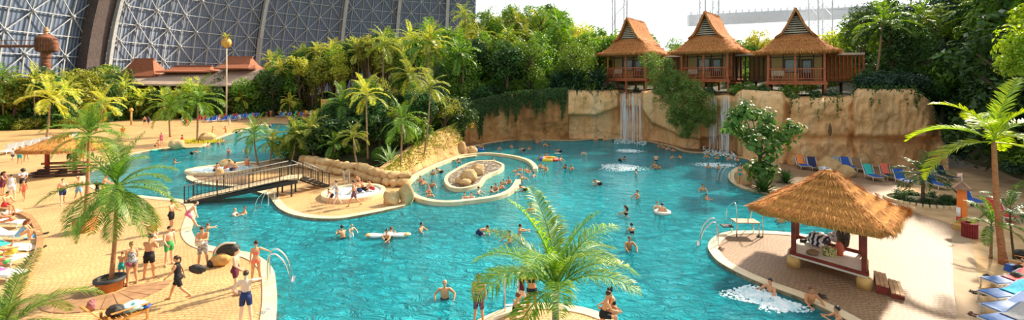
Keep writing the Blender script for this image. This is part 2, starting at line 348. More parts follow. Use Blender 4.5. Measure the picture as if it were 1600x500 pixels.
# ---------------------------------------------------------------- dome wall at the far left (quarter of a vault, with lattice)
m_panel = None
def domemat():
    m = bpy.data.materials.new('corrugated_metal'); m.use_nodes = True; nt = m.node_tree; L = nt.links; b = nt.nodes['Principled BSDF']
    b.inputs['Roughness'].default_value = .6; b.inputs['Metallic'].default_value = .1
    at = nd(nt, 'ShaderNodeUVMap'); sx = nd(nt, 'ShaderNodeSeparateXYZ'); L.new(at.outputs[0], sx.inputs[0])
    m1 = nd(nt, 'ShaderNodeMath', operation='MULTIPLY'); m1.inputs[1].default_value = 2*pi/.9; L.new(sx.outputs[0], m1.inputs[0])
    s1 = nd(nt, 'ShaderNodeMath', operation='SINE'); L.new(m1.outputs[0], s1.inputs[0])
    rp = nd(nt, 'ShaderNodeMapRange'); rp.inputs['From Min'].default_value = -1; L.new(s1.outputs[0], rp.inputs[0])
    mx = nd(nt, 'ShaderNodeMixRGB'); mx.inputs[1].default_value = (.125, .16, .235, 1); mx.inputs[2].default_value = (.19, .235, .32, 1)
    L.new(rp.outputs[0], mx.inputs[0]); L.new(mx.outputs[0], b.inputs['Base Color'])
    bp = nd(nt, 'ShaderNodeBump', Strength=.6); bp.inputs['Distance'].default_value = .2; L.new(s1.outputs[0], bp.inputs['Height']); L.new(bp.outputs[0], b.inputs['Normal'])
    return m
RD = 107.0
def dome(a, z, off=0):
    """a: plan angle in degrees, 0 = straight back, 90 = left side; beyond 90 runs straight towards the viewer"""
    rr = sqrt(max(0, RD*RD-z*z))-off
    if a <= 90: return Vector((-rr*sin(R(a))-3, 108+rr*cos(R(a)), z))
    return Vector((-rr-3, 108-(a-90)*1.9, z))
NA, NZ = 60, 12
A0, A1 = 8.0, 128.0; ZT = 58.0
mb = MB(); uv = []
vs = []
for i in range(NA+1):
    for j in range(NZ+1): vs.append(dome(A0+(A1-A0)*i/NA, ZT*j/NZ))
fs = [(i*(NZ+1)+j, i*(NZ+1)+j+1, (i+1)*(NZ+1)+j+1, (i+1)*(NZ+1)+j) for i in range(NA) for j in range(NZ)]
mb.add(vs, fs); me = mb.mesh('dome_shell', False, [domemat()])
ul = me.uv_layers.new(name='UVMap')
for p in me.polygons:
    for li in p.loop_indices:
        vi = me.loops[li].vertex_index; i, j = divmod(vi, NZ+1); ul.data[li].uv = ((A0+(A1-A0)*i/NA)*1.867, ZT*j/NZ)
o = link('wall_dome', me); tag(o, kind='structure')
m_steel = M('pale_steel', (.50, .50, .48), (.38, .38, .38), 2, .5, metal=.2)
m_dsteel = M('dark_rib_steel', (.07, .05, .045), (.11, .08, .07), 2, .6)
lt = MB(); NC = 50; DA = (A1-A0)/NC; NR = 12; DZ = ZT/NR
for i in range(NC+1):
    for j in range(NR):
        lt.beam(dome(A0+DA*i, DZ*j, .5), dome(A0+DA*i, DZ*(j+1), .5), .17, .3)
for i in range(NC):
    a0, a1 = A0+DA*i, A0+DA*(i+1)
    for j in range(1, NR+1): lt.beam(dome(a0, DZ*j, .5), dome(a1, DZ*j, .5), .2, .18)
    for j in range(NR):
        if (i+j) % 2: lt.beam(dome(a0, DZ*j, .7), dome(a1, DZ*(j+1), .7), .18, .2)
        else: lt.beam(dome(a1, DZ*j, .7), dome(a0, DZ*(j+1), .7), .18, .2)
for i in range(NC+1):
    for j in range(1, NR):
        if (i+j) % 2 == 1: lt.ell(dome(A0+DA*i, DZ*j, .9), .42, 8, 4)
o = lt.build('dome_lattice_trim', m_steel); tag(o, kind='structure')
ribs = [(86.5, 1.9, 0, 5.0), (58.5, 1.2, 1, 2.4), (41, 1.3, 1, 2.2), (28, 1.4, 1, 2.2), (15.5, 1.4, 1, 2.2), (112.5, 2.2, 0, 4.0)]
for a, wd, pale, dep in ribs:
    r1 = MB(); rr = MB()
    for j in range(NR):
        zz0, zz1 = DZ*j, DZ*(j+1)
        r1.beam(dome(a, zz0, dep/2), dome(a, zz1, dep/2), wd, wd) if pale else r1.beam(dome(a, zz0, 1.5), dome(a, zz1, 1.5), dep, 2.6, up=(1, 0, 0))
        if not pale: rr.beam(dome(a-1.6, zz0, 3.4), dome(a-1.6, zz1, 3.4), .9, 1.0)
    o = r1.build('dome_rib_beam', m_steel if pale else m_dsteel); tag(o, kind='structure')
    if not pale: o2 = rr.build('dome_rib_edge_trim', m_steel); tag(o2, kind='structure')
# ---------------------------------------------------------------- white hall structure at the far right
m_white = M('white_steel', (.80, .82, .84), (.72, .75, .79), 1, .5)
def mast(px, d, w_, lab):
    e = empty('lattice_mast', D(px, 300, d).xy.to_3d(), 0, lab, 'mast', 'lattice masts of the hall')
    mb = MB(); h = 60.0
    for sx in (-1, 1):
        for sy in (-1, 1): mb.tube([(sx*w_*.8, sy*w_*.8, 0), (sx*w_*1.0, sy*w_, h)], .28, 6)
    mb.build('chord', m_white, e)
    mb = MB(); k = 14
    for i in range(k):
        z0, z1 = h*i/k, h*(i+1)/k
        for s1, s2 in (((-1, -1), (1, -1)), ((1, -1), (1, 1)), ((-1, 1), (1, 1)), ((-1, -1), (-1, 1))):
            a, b = (s1, s2) if i % 2 else (s2, s1)
            mb.tube([(a[0]*w_*.9, a[1]*w_*.9, z0), (b[0]*w_*.9, b[1]*w_*.9, z1)], .13, 5)
    mb.build('brace', m_white, e)
mast(968, 150, 2.2, 'white lattice mast behind the trees above the first thatched cabin')
mast(1108, 150, 2.4, 'white lattice mast rising behind the middle thatched cabin roof')
mast(1282, 150, 2.6, 'white lattice mast rising to the right of the third cabin roof')
bm_ = MB(); bm_.beam(D(1075, 34, 158), D(1420, 18, 158), 2, 3.4); bm_.beam(D(1075, 25, 158), D(1420, 8, 158), 1.6, .7)
for i in range(34):
    p = D(1080+i*10, 23-i*.49, 158); bm_.box(p+Vector((0, 0, .4)), (.5, .5, 1.2))
o = bm_.build('hall_edge_beam', [m_white]); tag(o, kind='structure')
mw = M('pale_hall_wall', (.90, .92, .94), (.84, .88, .92), .05, .7, trans=.65)
o = MB().box(D(1240, 75, 175).xy.to_3d()+Vector((10, 0, 15)), (170, 1, 34)).build('wall_back', mw); tag(o, kind='structure')
# ---------------------------------------------------------------- cliffs and jungle hill
DC = [(560, 112), (600, 95), (640, 76), (690, 62), (712, 60), (735, 60.5), (800, 64.5), (900, 64.5), (985, 64.5), (1030, 61.5), (1070, 55.5), (1110, 53.5), (1155, 50), (1180, 47), (1250, 44.5), (1400, 44), (1467, 43.5), (1520, 38), (1600, 31), (1800, 22), (2200, 15)]
ZTOP = [(560, 0.2), (640, 2.5), (690, 4), (735, 5.4), (800, 6.6), (888, 7.15), (965, 7.1), (1003, 7.0), (1060, 7.0), (1105, 6.9), (1150, 7.0), (1160, 7.4), (1222, 7.3), (1232, 6.7), (1330, 6.9), (1340, 7.6), (1430, 7.6), (1455, 6.2), (1470, 3.8), (1480, 1.0), (1500, .2), (2200, .2)]
RISE = [(560, 1), (640, 4), (700, 7), (760, 9), (850, 9), (920, 5), (990, 2), (1100, 1.2), (1290, 1.5), (1350, 5), (1450, 8), (1600, 11), (2200, 10)]
def u_of(X, Y): return 800+X/Y*F
def hill_z(u, d):
    t = d-interp(DC, u)
    if t < 0: return 0.0
    zt = interp(ZTOP, u); k = smooth01((t-2)/(28 if u < 1467 else 22))
    lo = zt if u < 1467 else zt+min(7.2, t*.75)
    z = lo+interp(RISE, u)*k + .35*noise.noise(Vector((u*.02, d*.15, 0)))
    far = smooth01((d-105)/30); return z*(1-.3*far)
def mound(X, Y):
    r_ = sqrt(((X+16)/9.6)**2+((Y-54)/11.0)**2)
    return max(0, .8+4.2*smooth01(1-r_)) if r_ < 1 else 0
def ground(X, Y):
    u = u_of(X, Y)
    if u > 560 and Y > interp(DC, u)+1.0: return hill_z(u, Y)
    return mound(X, Y)
def uxy(u, d): return Vector(((u-800)/F*d, d))
mb = MB(); us = [560+6*i for i in range(275)]; ts = [1.3, 2, 3, 4.5, 6, 8, 10, 12.5, 15, 18, 21, 25, 30, 36, 43, 52, 62, 75, 90]
vs = []
for u in us:
    for t in ts:
        d = interp(DC, u)+t; p = uxy(u, d); vs.append((p.x, p.y, hill_z(u, d)-.05))
n = len(ts); fs = [(i*n+j, (i+1)*n+j, (i+1)*n+j+1, i*n+j+1) for i in range(len(us)-1) for j in range(n-1)]
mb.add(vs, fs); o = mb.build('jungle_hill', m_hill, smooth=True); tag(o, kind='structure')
mb = MB(); vs = []; n = 40
for i in range(n+1):
    for j in range(n+1):
        X, Y = -16+9.8*(2*i/n-1), 54+11.2*(2*j/n-1); vs.append((X, Y, mound(X, Y)-.02 if mound(X, Y) > 0 else -.3))
fs = [(i*(n+1)+j, (i+1)*(n+1)+j, (i+1)*(n+1)+j+1, i*(n+1)+j+1) for i in range(n) for j in range(n)]
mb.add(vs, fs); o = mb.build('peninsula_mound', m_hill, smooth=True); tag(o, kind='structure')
def bump01(x, a, b, s): return smooth01((x-a)/s)*smooth01((b-x)/s)
def cliff_off(u, z):
    """how far the face stands forward (towards the pool) of the base line"""
    p = Vector((u*.035, z*.45, 1.7)); f = .55*noise.noise(p)+.28*noise.noise(p*3.1)+.12*noise.noise(p*8)
    if u < 888: return f*.9+.25*abs(noise.noise(Vector((u*.16, z*.05, 4))))*2
    if u < 1160:
        zb = interp([(888, 3.3), (930, 3.2), (966, 4.4), (1003, 4.2), (1020, 2.2), (1065, 1.2), (1105, 1.1), (1160, 2)], u)
        f *= .6; f += -.9+1.7*smooth01((z-zb)/.5)
        f -= 2.1*bump01(u, 964, 1005, 4)*smooth01((z-1.5)/1.5)
        f -= 1.9*bump01(u, 1092, 1153, 6)
        f += .5*noise.noise(Vector((u*.09, z*.04, 9)))
        return f
    f *= .85
    f += .8*bump01(u, 1156, 1228, 5)*smooth01((z-2.2)/1.2)
    f += .9*smooth01((u-1332)/5)*smooth01((z-2.6)/.6)*smooth01((1475-u)/30)
    f -= .5*bump01(z, 2.2, 3.1, .35)*(1 if u > 1235 else 0)
    f -= .45*max(0, 1-abs(u-1333-4*sin(z*2))/4)
    f -= .5*max(0, 1-abs(u-1228-3*sin(z*1.5))/5)
    return f
def cliff_pt(u, z, out=0):
    d = interp(DC, u)-cliff_off(u, z)-out; p = uxy(u, d); return Vector((p.x, p.y, z))
def cliff_mesh(name, u0, u1, mat, du=1.8, ph=''):
    us = []; u = u0
    while u < u1: us.append(u); u += du
    us.append(u1); NV = 44; vs = []
    for u in us:
        zt = interp(ZTOP, u)
        for j in range(NV+1):
            v = j/NV; z = -1.2+(zt+1.2)*v; rd = max(0, (z-(zt-.9))/.9)
            c = cliff_pt(u, z); k = 1-sqrt(max(0, 1-rd*rd)); s = 1+k*1.3/c.y
            vs.append((c.x*s, c.y*s, z))
        for t, dz in ((1.6, .06), (4, -.3)):
            d = interp(DC, u)+t; p = uxy(u, d); vs.append((p.x, p.y, zt+dz))
    n = NV+3
    fs = [(i*n+j, (i+1)*n+j, (i+1)*n+j+1, i*n+j+1) for i in range(len(us)-1) for j in range(n-1)]
    o = MB().add(vs, fs).build(name, mat, smooth=True); return o
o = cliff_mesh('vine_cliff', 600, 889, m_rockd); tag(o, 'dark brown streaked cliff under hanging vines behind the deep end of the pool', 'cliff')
o = cliff_mesh('waterfall_cliff', 887, 1160, m_rock); tag(o, 'tan sandstone cliff with overhanging slabs around the two waterfalls', 'cliff')
o = cliff_mesh('boulder_cliff', 1157, 1482, m_rock); tag(o, 'huge rounded orange sandstone wall behind the row of loungers below the third cabin', 'cliff')
# wedge of striated rock at the right end of the peninsula
mb = MB(); vs = []; NU = 60; NV = 24
base = S([(604, 292), (625, 290), (650, 272), (677, 259), (700, 249.5), (722, 243), (730, 236), (722, 228)], 10)
for i, b in enumerate(base):
    f = i/(len(base)-1); hgt = interp([(0, .9), (.3, 1.6), (.55, 2.9), (.8, 3.5), (.92, 2.6), (1, 1.2)], f)
    for j in range(NV+1):
        v = j/NV; z = hgt*v; back = .5+1.5*v+.35*noise.noise(Vector((f*30, z*.3, 2)))+.2*noise.noise(Vector((f*60, z*2, 2)))+max(0, v-.85)*9
        dirv = Vector((-.75, .66)); vs.append((b.x+dirv.x*back, b.y+dirv.y*back, z-.1+(0 if v < .97 else -.3)))
n = NV+1
fs = [(i*n+j, (i+1)*n+j, (i+1)*n+j+1, i*n+j+1) for i in range(len(base)-1) for j in range(NV)]
o = MB().add(vs, fs).build('rock_outcrop', m_rockm, smooth=True); tag(o, 'striated tan rock outcrop curving along the ring channel below the jungle peninsula', 'rock')
# stone retaining wall on the peninsula
wallp = catmull([G(468, 262), G(500, 268), G(530, 274), G(560, 277), (G(575, 284)), G(600, 291), G(632, 292)], 10)
mb = MB(); k = 0
L_ = [0]
for a, b in zip(wallp, wallp[1:]): L_.append(L_[-1]+(b-a).length)
def along(s):
    for i in range(len(wallp)-1):
        if s <= L_[i+1]: return wallp[i].lerp(wallp[i+1], (s-L_[i])/(L_[i+1]-L_[i]))
    return wallp[-1]
for row in range(2):
    s = .3*row
    while s < L_[-1]:
        r_ = rnd(.42, .66); p = along(s)
        mb.ell((p.x, p.y+.35*row+.3, .28+.5*row), (r_, .5, rnd(.32, .42)), 12, 8, Matrix.Rotation(rnd(-.3, .3), 3, 'Z'), .3, 1.5, k); k += 1; s += r_*1.5
o = mb.build('stone_retaining_wall', m_boulder, smooth=True); tag(o, 'low wall of rounded golden stones behind the round hot tub', 'stone wall')
# loose boulders (px x, y of the foot, width px, height px)
BR = [(610, 321, 26, 22, 'golden boulder beside the hot tub, the left one of the pair by the ring wall'), (633, 318, 24, 30, 'taller pale boulder of the pair standing against the ring wall'),
      (722, 240, 13, 18, 'pointed tan boulder at the foot of the rock outcrop'), (738, 241, 15, 11, 'small round tan boulder beside the pointed one'),
      (732, 286, 26, 20, 'large domed boulder on the pebble island'), (746, 274, 20, 16, 'rear boulder on the pebble island'), (727, 290, 18, 10, 'low flat front stone on the pebble island'), (717, 287, 12, 9, 'smallest stone on the near end of the pebble island'),
      (1165, 289, 24, 22, 'olive brown boulder beside the woman in the teal bikini'), (1208, 272, 26, 24, 'pale boulder at the foot of the cliff beside the big-leaved tree'),
      (1301, 272, 34, 22, 'tan boulder in front of the black and white towel'), (1327, 277, 30, 16, 'wide flat boulder in front of the grey towel lounger'),
      (272, 233, 22, 15, 'tan boulder at the edge of the far beach beside the man in the red shirt'), (352, 262, 20, 12, 'rounded boulder on the island of the small bubbling pool'), (340, 275, 14, 10, 'low stone on the near rim of the bubbling pool island'),
      (455, 190, 14, 7, 'low rock on the far bank in front of the blue loungers'), (1352, 262, 22, 20, 'brown rock leaning behind the dark blue lounger'), (320, 222, 26, 14, 'white pale rock at the water by the palm islet')]
for i, (x, y, w_, h_, lab) in enumerate(BR):
    z0 = .1 if 'pebble' in lab else 0
    g = G(x, y, z0); s = F/g.y; rx, rz = w_/2/s, h_/s
    o = rock((0, 0, rz*.42), (rx, rx*.85, rz*.62), i*3+1).build('boulder', m_boulder, smooth=True, loc=g+Vector((0, rx*.5, 0))); tag(o, lab, 'boulder')
# waterfalls: strands of falling water with spray at the foot
def fallmat():
    m = bpy.data.materials.new('falling_water'); m.use_nodes = True; nt = m.node_tree; L = nt.links; b = nt.nodes['Principled BSDF']; out = nt.nodes['Material Output']
    b.inputs['Base Color'].default_value = (.85, .92, .95, 1); b.inputs['Roughness'].default_value = .25
    tr = nd(nt, 'ShaderNodeBsdfTransparent'); ms = nd(nt, 'ShaderNodeMixShader'); ms.inputs[0].default_value = .55; L.new(tr.outputs[0], ms.inputs[1]); L.new(b.outputs[0], ms.inputs[2]); L.new(ms.outputs[0], out.inputs[0]); return m
m_fall = fallmat()
def waterfall(u0, u1, n, zt, lab, dout, gaps=()):
    e = empty('waterfall', cliff_pt((u0+u1)/2, .2).xy.to_3d(), 0, lab, 'waterfall', None); inv = Vector(e.location)
    mb = MB()
    for i in range(n):
        u = rnd(u0, u1)
        if any(a < u < b for a, b in gaps) and random.random() < .85: continue
        top = rnd(zt*.55, zt) if random.random() < .4 else zt; du = rnd(-2, 2); bot = WZ if random.random() < .6 else rnd(0, 3)
        pts = []
        for k in range(9):
            f = k/8; z = top+(bot-top)*f; o_ = dout*(.35+.65*sqrt(max(0, (zt-z)/zt)))
            uu = u+du*f; q = uxy(uu, interp(DC, uu)-o_); pts.append(Vector((q.x+.05*noise.noise(Vector((u, z*2, 0))), q.y, z))-inv)
        mb.tube(pts, [rnd(.015, .038) if 0 < k < 8 else .008 for k in range(9)], 5)
    mb.build('water_strands', m_fall, e)
    mb = MB()
    for i in range(260):
        u = rnd(u0-9, u1+9); q = uxy(u, interp(DC, u)-dout+rnd(-2.0, 1.4)); r_ = rnd(.03, .10)
        mb.ell(Vector((q.x, q.y, WZ+abs(random.gauss(0, .22))))-inv, r_, 5, 4)
    mb.build('spray', m_foam, e)
waterfall(969, 1001, 52, 6.8, 'broad waterfall pouring from the notch below the first cabin', 2.0)
waterfall(1108, 1140, 44, 6.7, 'split waterfall falling in two strands beside the big-leaved tree', .3, ((1117, 1129),))
def foam(px, py, rx, ry, n, lab, hz=.12):
    mb = MB(); c = G(px, py, WZ)
    for i in range(n):
        a = rnd(0, 2*pi); r_ = sqrt(random.random())*(1+.25*sin(3*a+px)); s = rnd(.02, .09)*(1.35-r_*.9)
        mb.ell((c.x+rx*r_*cos(a), c.y+ry*r_*sin(a), WZ+.01), (s*1.5, s*1.5, s*.35+hz*max(0, 1-r_)*random.random()), 7, 4, None, .4, 2, i)
    o = mb.build('water_foam', m_foam, smooth=True); tag(o, lab, 'foam', None, 'stuff')
foam(983, 236, 1.8, 1.6, 420, 'white foam where the broad waterfall hits the pool')
foam(970, 262, 2.4, 2.2, 620, 'white bubbling patch boiling up in the middle of the pool', .3)
foam(1118, 258, 2.4, 1.6, 420, 'white foam under the split waterfall')
foam(497, 214, 1.6, 1.2, 260, 'white splash around the bathers in the far lagoon', .8)
foam(1180, 462, 1.1, .9, 420, 'churned white water beside the kerb below the thatched shelter', .12)
foam(1222, 478, .9, .6, 300, 'second patch of churned white water beside the swimmer with red hair', .12)
# ---------------------------------------------------------------- plants
def leafmat(name, c1, c2, trans=.35, isl=.6, orand=.18, rough=.45):
    return M(name, c1, c2, .8, rough, 0, 25, 0, trans, isl, orand, .45)
L_palm = leafmat('palm_leaf', (.22, .36, .04), (.07, .18, .02))
L_bright = leafmat('bright_palm_leaf', (.42, .52, .03), (.22, .38, .02), .45)
L_olive = leafmat('olive_leaf', (.44, .44, .07), (.15, .22, .03))
L_yel = leafmat('yellow_green_leaf', (.70, .66, .11), (.30, .40, .05), .4)
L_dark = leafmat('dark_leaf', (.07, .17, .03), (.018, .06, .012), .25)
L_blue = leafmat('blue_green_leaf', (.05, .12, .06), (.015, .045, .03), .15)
L_mid = leafmat('mid_leaf', (.22, .36, .04), (.06, .16, .02), .35)
L_fig = leafmat('fig_leaf', (.16, .34, .06), (.04, .14, .02), .3)
L_brown = leafmat('dead_leaf', (.42, .30, .12), (.22, .15, .06), .3)
m_trunk = M('palm_trunk', (.42, .28, .15), (.22, .13, .07), 6, .85, .6, 14, stretch=(1, 1, 4))
m_trunkr = M('reddish_trunk', (.50, .22, .10), (.30, .12, .05), 6, .8, .5, 14, stretch=(1, 1, 4))
m_bark = M('dark_bark', (.16, .10, .06), (.07, .045, .03), 5, .9, .6, 12)
def frond_mesh(L, n, e0, e1, ll, lw, seed, stiff=.5, vee=35, segs=2, thick=.02):
    """feather frond: curved rachis growing along +Y, leaflets both sides. e0/e1 elevation at base/tip (deg)"""
    rs = random.Random(seed); K = 14; p = Vector((0, 0, 0)); pts = [p.copy()]; dirs = []
    for k in range(K):
        e = R(e0+(e1-e0)*((k+.5)/K)**1.15); dv = Vector((.06*sin(seed+k*.3), cos(e), sin(e))); dirs.append(dv); p = p+dv*(L/K); pts.append(p.copy())
    dirs.append(dirs[-1]); mb = MB(); mb.tube(pts, [thick*(1-.85*k/K) for k in range(K+1)], 5)
    for s in (-1, 1):
        for i in range(n):
            f = .12+.88*(i+rs.random()*.5)/n; q = f*K; k = min(K-1, int(q)); b = pts[k].lerp(pts[k+1], q-k); dv = dirs[k].normalized()
            side = Vector((s, 0, 0)); up = side.cross(dv)*s; up = up if up.z > 0 else -up
            l_ = ll*(sin(pi*min(1, f*.86+.13))**.6)*rs.uniform(.85, 1.1)
            a = R(rs.uniform(38, 55)-25*f*f)
            dd = (side*cos(a)*cos(R(vee))+dv*sin(a)+up*cos(a)*sin(R(vee))*rs.uniform(.3, 1)).normalized()
            wv = dv.cross(dd).cross(dd).normalized()*lw*.5*(.8 if f > .85 else 1)
            q0 = b; q1 = b+dd*l_*.5; q1.z -= (1-stiff)*l_*.12; q2 = b+dd*l_*.95; q2.z -= (1-stiff)*l_*rs.uniform(.35, .75)
            if segs == 2:
                mb.add([q0-wv*.35, q0+wv*.35, q1+wv, q1-wv, q2], [(0, 1, 2, 3), (3, 2, 4)])
            else: mb.add([q0, q1+wv, q2, q1-wv], [(0, 1, 2, 3)])
    return mb.mesh('frond')
FR = {}
def fronds(kind):
    if kind in FR: return FR[kind]
    o = []
    spec = {'near': (1.0, 62, .27, .0125, 2, .35), 'mid': (1.0, 30, .28, .028, 1, .4), 'bright': (1.0, 40, .24, .024, 2, .75), 'far': (1.0, 17, .28, .045, 1, .35)}[kind]
    L, n, ll, lw, sg, st = spec
    for j, (e0, e1) in enumerate(((82, 35), (68, -10), (50, -45), (28, -62), (2, -80), (-30, -88))):
        for v in range(2): o.append(frond_mesh(L, n, e0, e1+v*12, ll, lw, j*7+v*3+1, st, 30, sg, .012))
    FR[kind] = o; return o
def trunk_mesh(vec, r0, r1, bulge=1.3, rings=True, n=10):
    pts = []; rad = []; K = 16 if rings else 8; Lh = vec.length
    for k in range(K+1):
        f = k/K; side = Vector((sin(f*pi)*vec.x*.18, sin(f*pi)*vec.y*.18, 0)); pts.append(vec*f+side)
        rad.append((r0*(1+(bulge-1)*max(0, 1-f*8))*(1-f)+r1*f)*(1+(.07 if (k % 2 and rings) else 0)))
    return MB().tube(pts, rad, n).mesh('trunk', True)
PALMS = {}
def palm(base, top, L, label, kind='near', n=18, mat=None, tmat=None, r=.13, group=None, droop=0, name='palm_tree', seed=0, lv=None):
    rs = random.Random(seed*13+5); mat = mat or L_palm; base = Vector(base); top = Vector(top)
    e = empty(name, base, 0, label, 'palm', group)
    link('trunk', trunk_mesh(top-base, r, r*.62), tmat or m_trunk, e)
    fm = fronds(kind)
    for i in range(n):
        f = i/n; a = i*2.39996+seed
        lvl = [0, 1, 1, 2, 2, 2, 3, 3, 3, 4, 4, 5] if not droop else [0, 1, 1, 2, 3, 3, 4, 4, 5, 5, 5, 5]
        idx = (lv or lvl)[int(f*12)]*2+rs.randrange(2)
        link('frond', fm[idx], mat, e, (top-base)+Vector((0, 0, .1*L*(1-f)-.05)), (0, 0, a+rs.uniform(-.2, .2)), L*rs.uniform(.85, 1.08))
    return e
def crown_template(kind, nf, seed):
    """one joined crown of unit frond length for distant palms"""
    key = (kind, nf, seed)
    if key in PALMS: return PALMS[key]
    rs = random.Random(seed); fm = fronds(kind); mb = MB(); lvl = [0, 1, 1, 2, 2, 2, 3, 3, 3, 4, 4, 5]
    for i in range(nf):
        m = fm[lvl[int(i/nf*12)]*2+rs.randrange(2)]; a = i*2.39996; s = rs.uniform(.8, 1.1); mr = Matrix.Rotation(a, 3, 'Z')
        mb.add([mr @ (v.co*s)+Vector((0, 0, .1*(1-i/nf))) for v in m.vertices], [tuple(p.vertices) for p in m.polygons])
    PALMS[key] = mb.mesh('palm_crown'); return PALMS[key]
def far_palm(base, h, L, label, group, mat, seed=0, lean=(0, 0), tmat=None, name='palm_tree', r=.14, kind='far', nf=15):
    e = empty(name, base, 0, label, 'palm', group); v = Vector((lean[0], lean[1], h))
    link('trunk', TR_for(v, r), tmat or m_trunk, e)
    link('crown', crown_template(kind, nf, 1+seed % 3), mat, e, v, (0, 0, seed*1.7), L)
    return e
TRC = {}
def TR_for(v, r):
    k = (round(v.x), round(v.y), round(v.z), round(r, 2))
    if k not in TRC: TRC[k] = trunk_mesh(Vector(v), r, r*.6, 1.3, False, 7)
    return TRC[k]
def leaf(mb, p, nrm, size, rs, asp=.45, fold=True):
    t = nrm.orthogonal().normalized(); t = Matrix.Rotation(rs.uniform(0, 6.28), 3, nrm) @ t; b = nrm.cross(t)
    a = t*size*.5; w_ = b*size*asp*.5
    if fold: mb.add([p-a, p+w_-a*.1+nrm*size*.06, p+a-nrm*size*.12, p-w_-a*.1+nrm*size*.06], [(0, 1, 2, 3)])
    else: mb.add([p-a, p+w_, p+a, p-w_], [(0, 1, 2, 3)])
CR = {}
def crown(kind, v):
    """unit-radius leafy crown meshes. kind: broad, fine, big, tall, bush, strap"""
    if (kind, v) in CR: return CR[(kind, v)]
    rs = random.Random(hash((len(kind), kind[0], v)) % 9999 + v*31+ord(kind[1])); mb = MB()
    P = {'broad': (34, 66, .15, .42, (1, 1, .95), .5), 'fine': (36, 96, .095, .32, (1, 1, .95), .4), 'big': (16, 44, .21, .5, (1, 1, .8), .5),
         'tall': (40, 60, .125, .42, (.8, .8, 1.5), .5), 'bush': (24, 56, .17, .42, (1, 1, .8), .5)}[kind]
    nl, per, sz, lr, ax, asp = P
    for i in range(nl):
        while True:
            c = Vector((rs.uniform(-1, 1), rs.uniform(-1, 1), rs.uniform(-1, 1)))
            if .25 < c.length < .85: break
        c = Vector((c.x*ax[0], c.y*ax[1], c.z*ax[2])); lrr = lr*rs.uniform(.6, 1.05)
        for k in range(per):
            d = Vector((rs.gauss(0, 1), rs.gauss(0, 1), rs.gauss(0, 1)+.35)).normalized()
            p = c+d*lrr*rs.uniform(.65, 1.05); n = (d+Vector((rs.uniform(-.7, .7), rs.uniform(-.7, .7), rs.uniform(0, .9)))).normalized()
            leaf(mb, p, n, sz*rs.uniform(.7, 1.35), rs, asp)
    CR[(kind, v)] = mb.mesh('foliage'); return CR[(kind, v)]
def trunk_branch(v=0):
    k = ('tb', v)
    if k in CR: return CR[k]
    rs = random.Random(v+50); mb = MB(); mb.tube([(0, 0, 0), (.05, .02, .3), (-.03, .04, .62), (.02, 0, 1)], [.07, .05, .04, .02], 8)
    for i in range(7):
        a = i*2.4; z = .45+.07*i; mb.tube([(0, .02, z), (.16*cos(a), .16*sin(a), z+.13), (.33*cos(a), .33*sin(a), z+.28)], [.03, .02, .008], 6)
    CR[k] = mb.mesh('trunk', True); return CR[k]
def tree(base, h, rad, label, group, mat, kind='broad', seed=0, name='leafy_tree', cat='tree', sq=1.0, tr=m_bark, ch=None):
    """trunk + crown; h total height, rad crown radius"""
    e = empty(name, base, 0, label, cat, group); cz = h-rad*sq*(1.5 if kind == 'tall' else .95)
    link('trunk', trunk_branch(seed % 3), tr, e, (0, 0, -.1), (0, 0, seed), (rad*1.4, rad*1.4, max(.3, cz+.3*rad)))
    link('foliage', crown(kind, seed % 3), mat, e, (0, 0, cz), (0, 0, seed*1.3), (rad, rad, rad*sq))
    return e
def in_dome(p, m=6): return p[0] > -105+m and (p[1] < 108 or (Vector((p[0]+3, p[1]-108)).length < RD-m))
def bush(base, rad, label, group, mat, kind='bush', seed=0, sq=.8, name='leafy_shrub'):
    o = link(name, crown(kind, seed % 3), mat, None, Vector(base)+Vector((0, 0, rad*sq*.55)), (0, 0, seed*1.1), (rad, rad, rad*sq)); tag(o, label, 'shrub', group); return o
def strap_mesh(n, L, w_, seed, e0=(75, 10), drop=60):
    rs = random.Random(seed); mb = MB()
    for i in range(n):
        a = i*2.4; el = e0[0]+(e0[1]-e0[0])*i/n; l_ = L*rs.uniform(.75, 1.1); p = Vector((0, 0, 0)); row = []
        for k in range(6):
            f = k/5; e = R(el-drop*f*f-rs.uniform(0, 6)); wd = w_*sin(pi*min(.97, .15+f*.83))
            sd = Vector((-sin(a), cos(a), 0)); row.append((p-sd*wd, p+sd*wd)); p = p+Vector((cos(a)*cos(e), sin(a)*cos(e), sin(e)))*l_/5
        vs = [q for r_ in row for q in r_]; mb.add(vs, [(2*k, 2*k+1, 2*k+3, 2*k+2) for k in range(5)])
    return mb.mesh('strap_leaves')

# ---- foreground palms
g = G(172, 452); palm(g, D(183, 296, g.y), 2.5, 'palm with dark drooping fronds in the round black planter behind the wooden chair', 'near', 26, L_palm, m_trunkr, .085, seed=1, droop=1)
palm(Vector((.2, 12.2, .2))+Vector((1.0, 0, 0))*0 + Vector((D(868, 500, 12.2).x-.2, 0, 0)), D(868, 458, 12.2), 2.85, 'large bright green palm on the deck tip in the pool, seen from above', 'near', 17, leafmat('front_palm_leaf', (.36, .48, .05), (.08, .22, .02), .35), m_trunk, .13, seed=2, lv=[0, 0, 1, 1, 1, 2, 2, 2, 2, 2, 3, 3])
g = G(133, 361); palm(g+Vector((0, 0, .7)), D(139, 213, g.y), 2.15, 'tall slim palm in the square terracotta planter on the left deck', 'near', 19, L_palm, m_trunkr, .1, seed=4)
g = G(1568, 413); palm(g, D(1553, 222, g.y), 3.3, 'tall palm with glowing yellow-green fronds and ringed trunk beside the sand', 'bright', 11, L_bright, m_trunkr, .14, seed=5)
g = D(8, 520, 12.5); palm((g.x, g.y, 0), (g.x, g.y, g.z), 2.2, 'palm of which only the frond tips rise in the lower corner by the deck', 'near', 16, leafmat('corner_palm_leaf', (.26, .36, .05), (.10, .20, .03)), m_trunk, .12, seed=6)
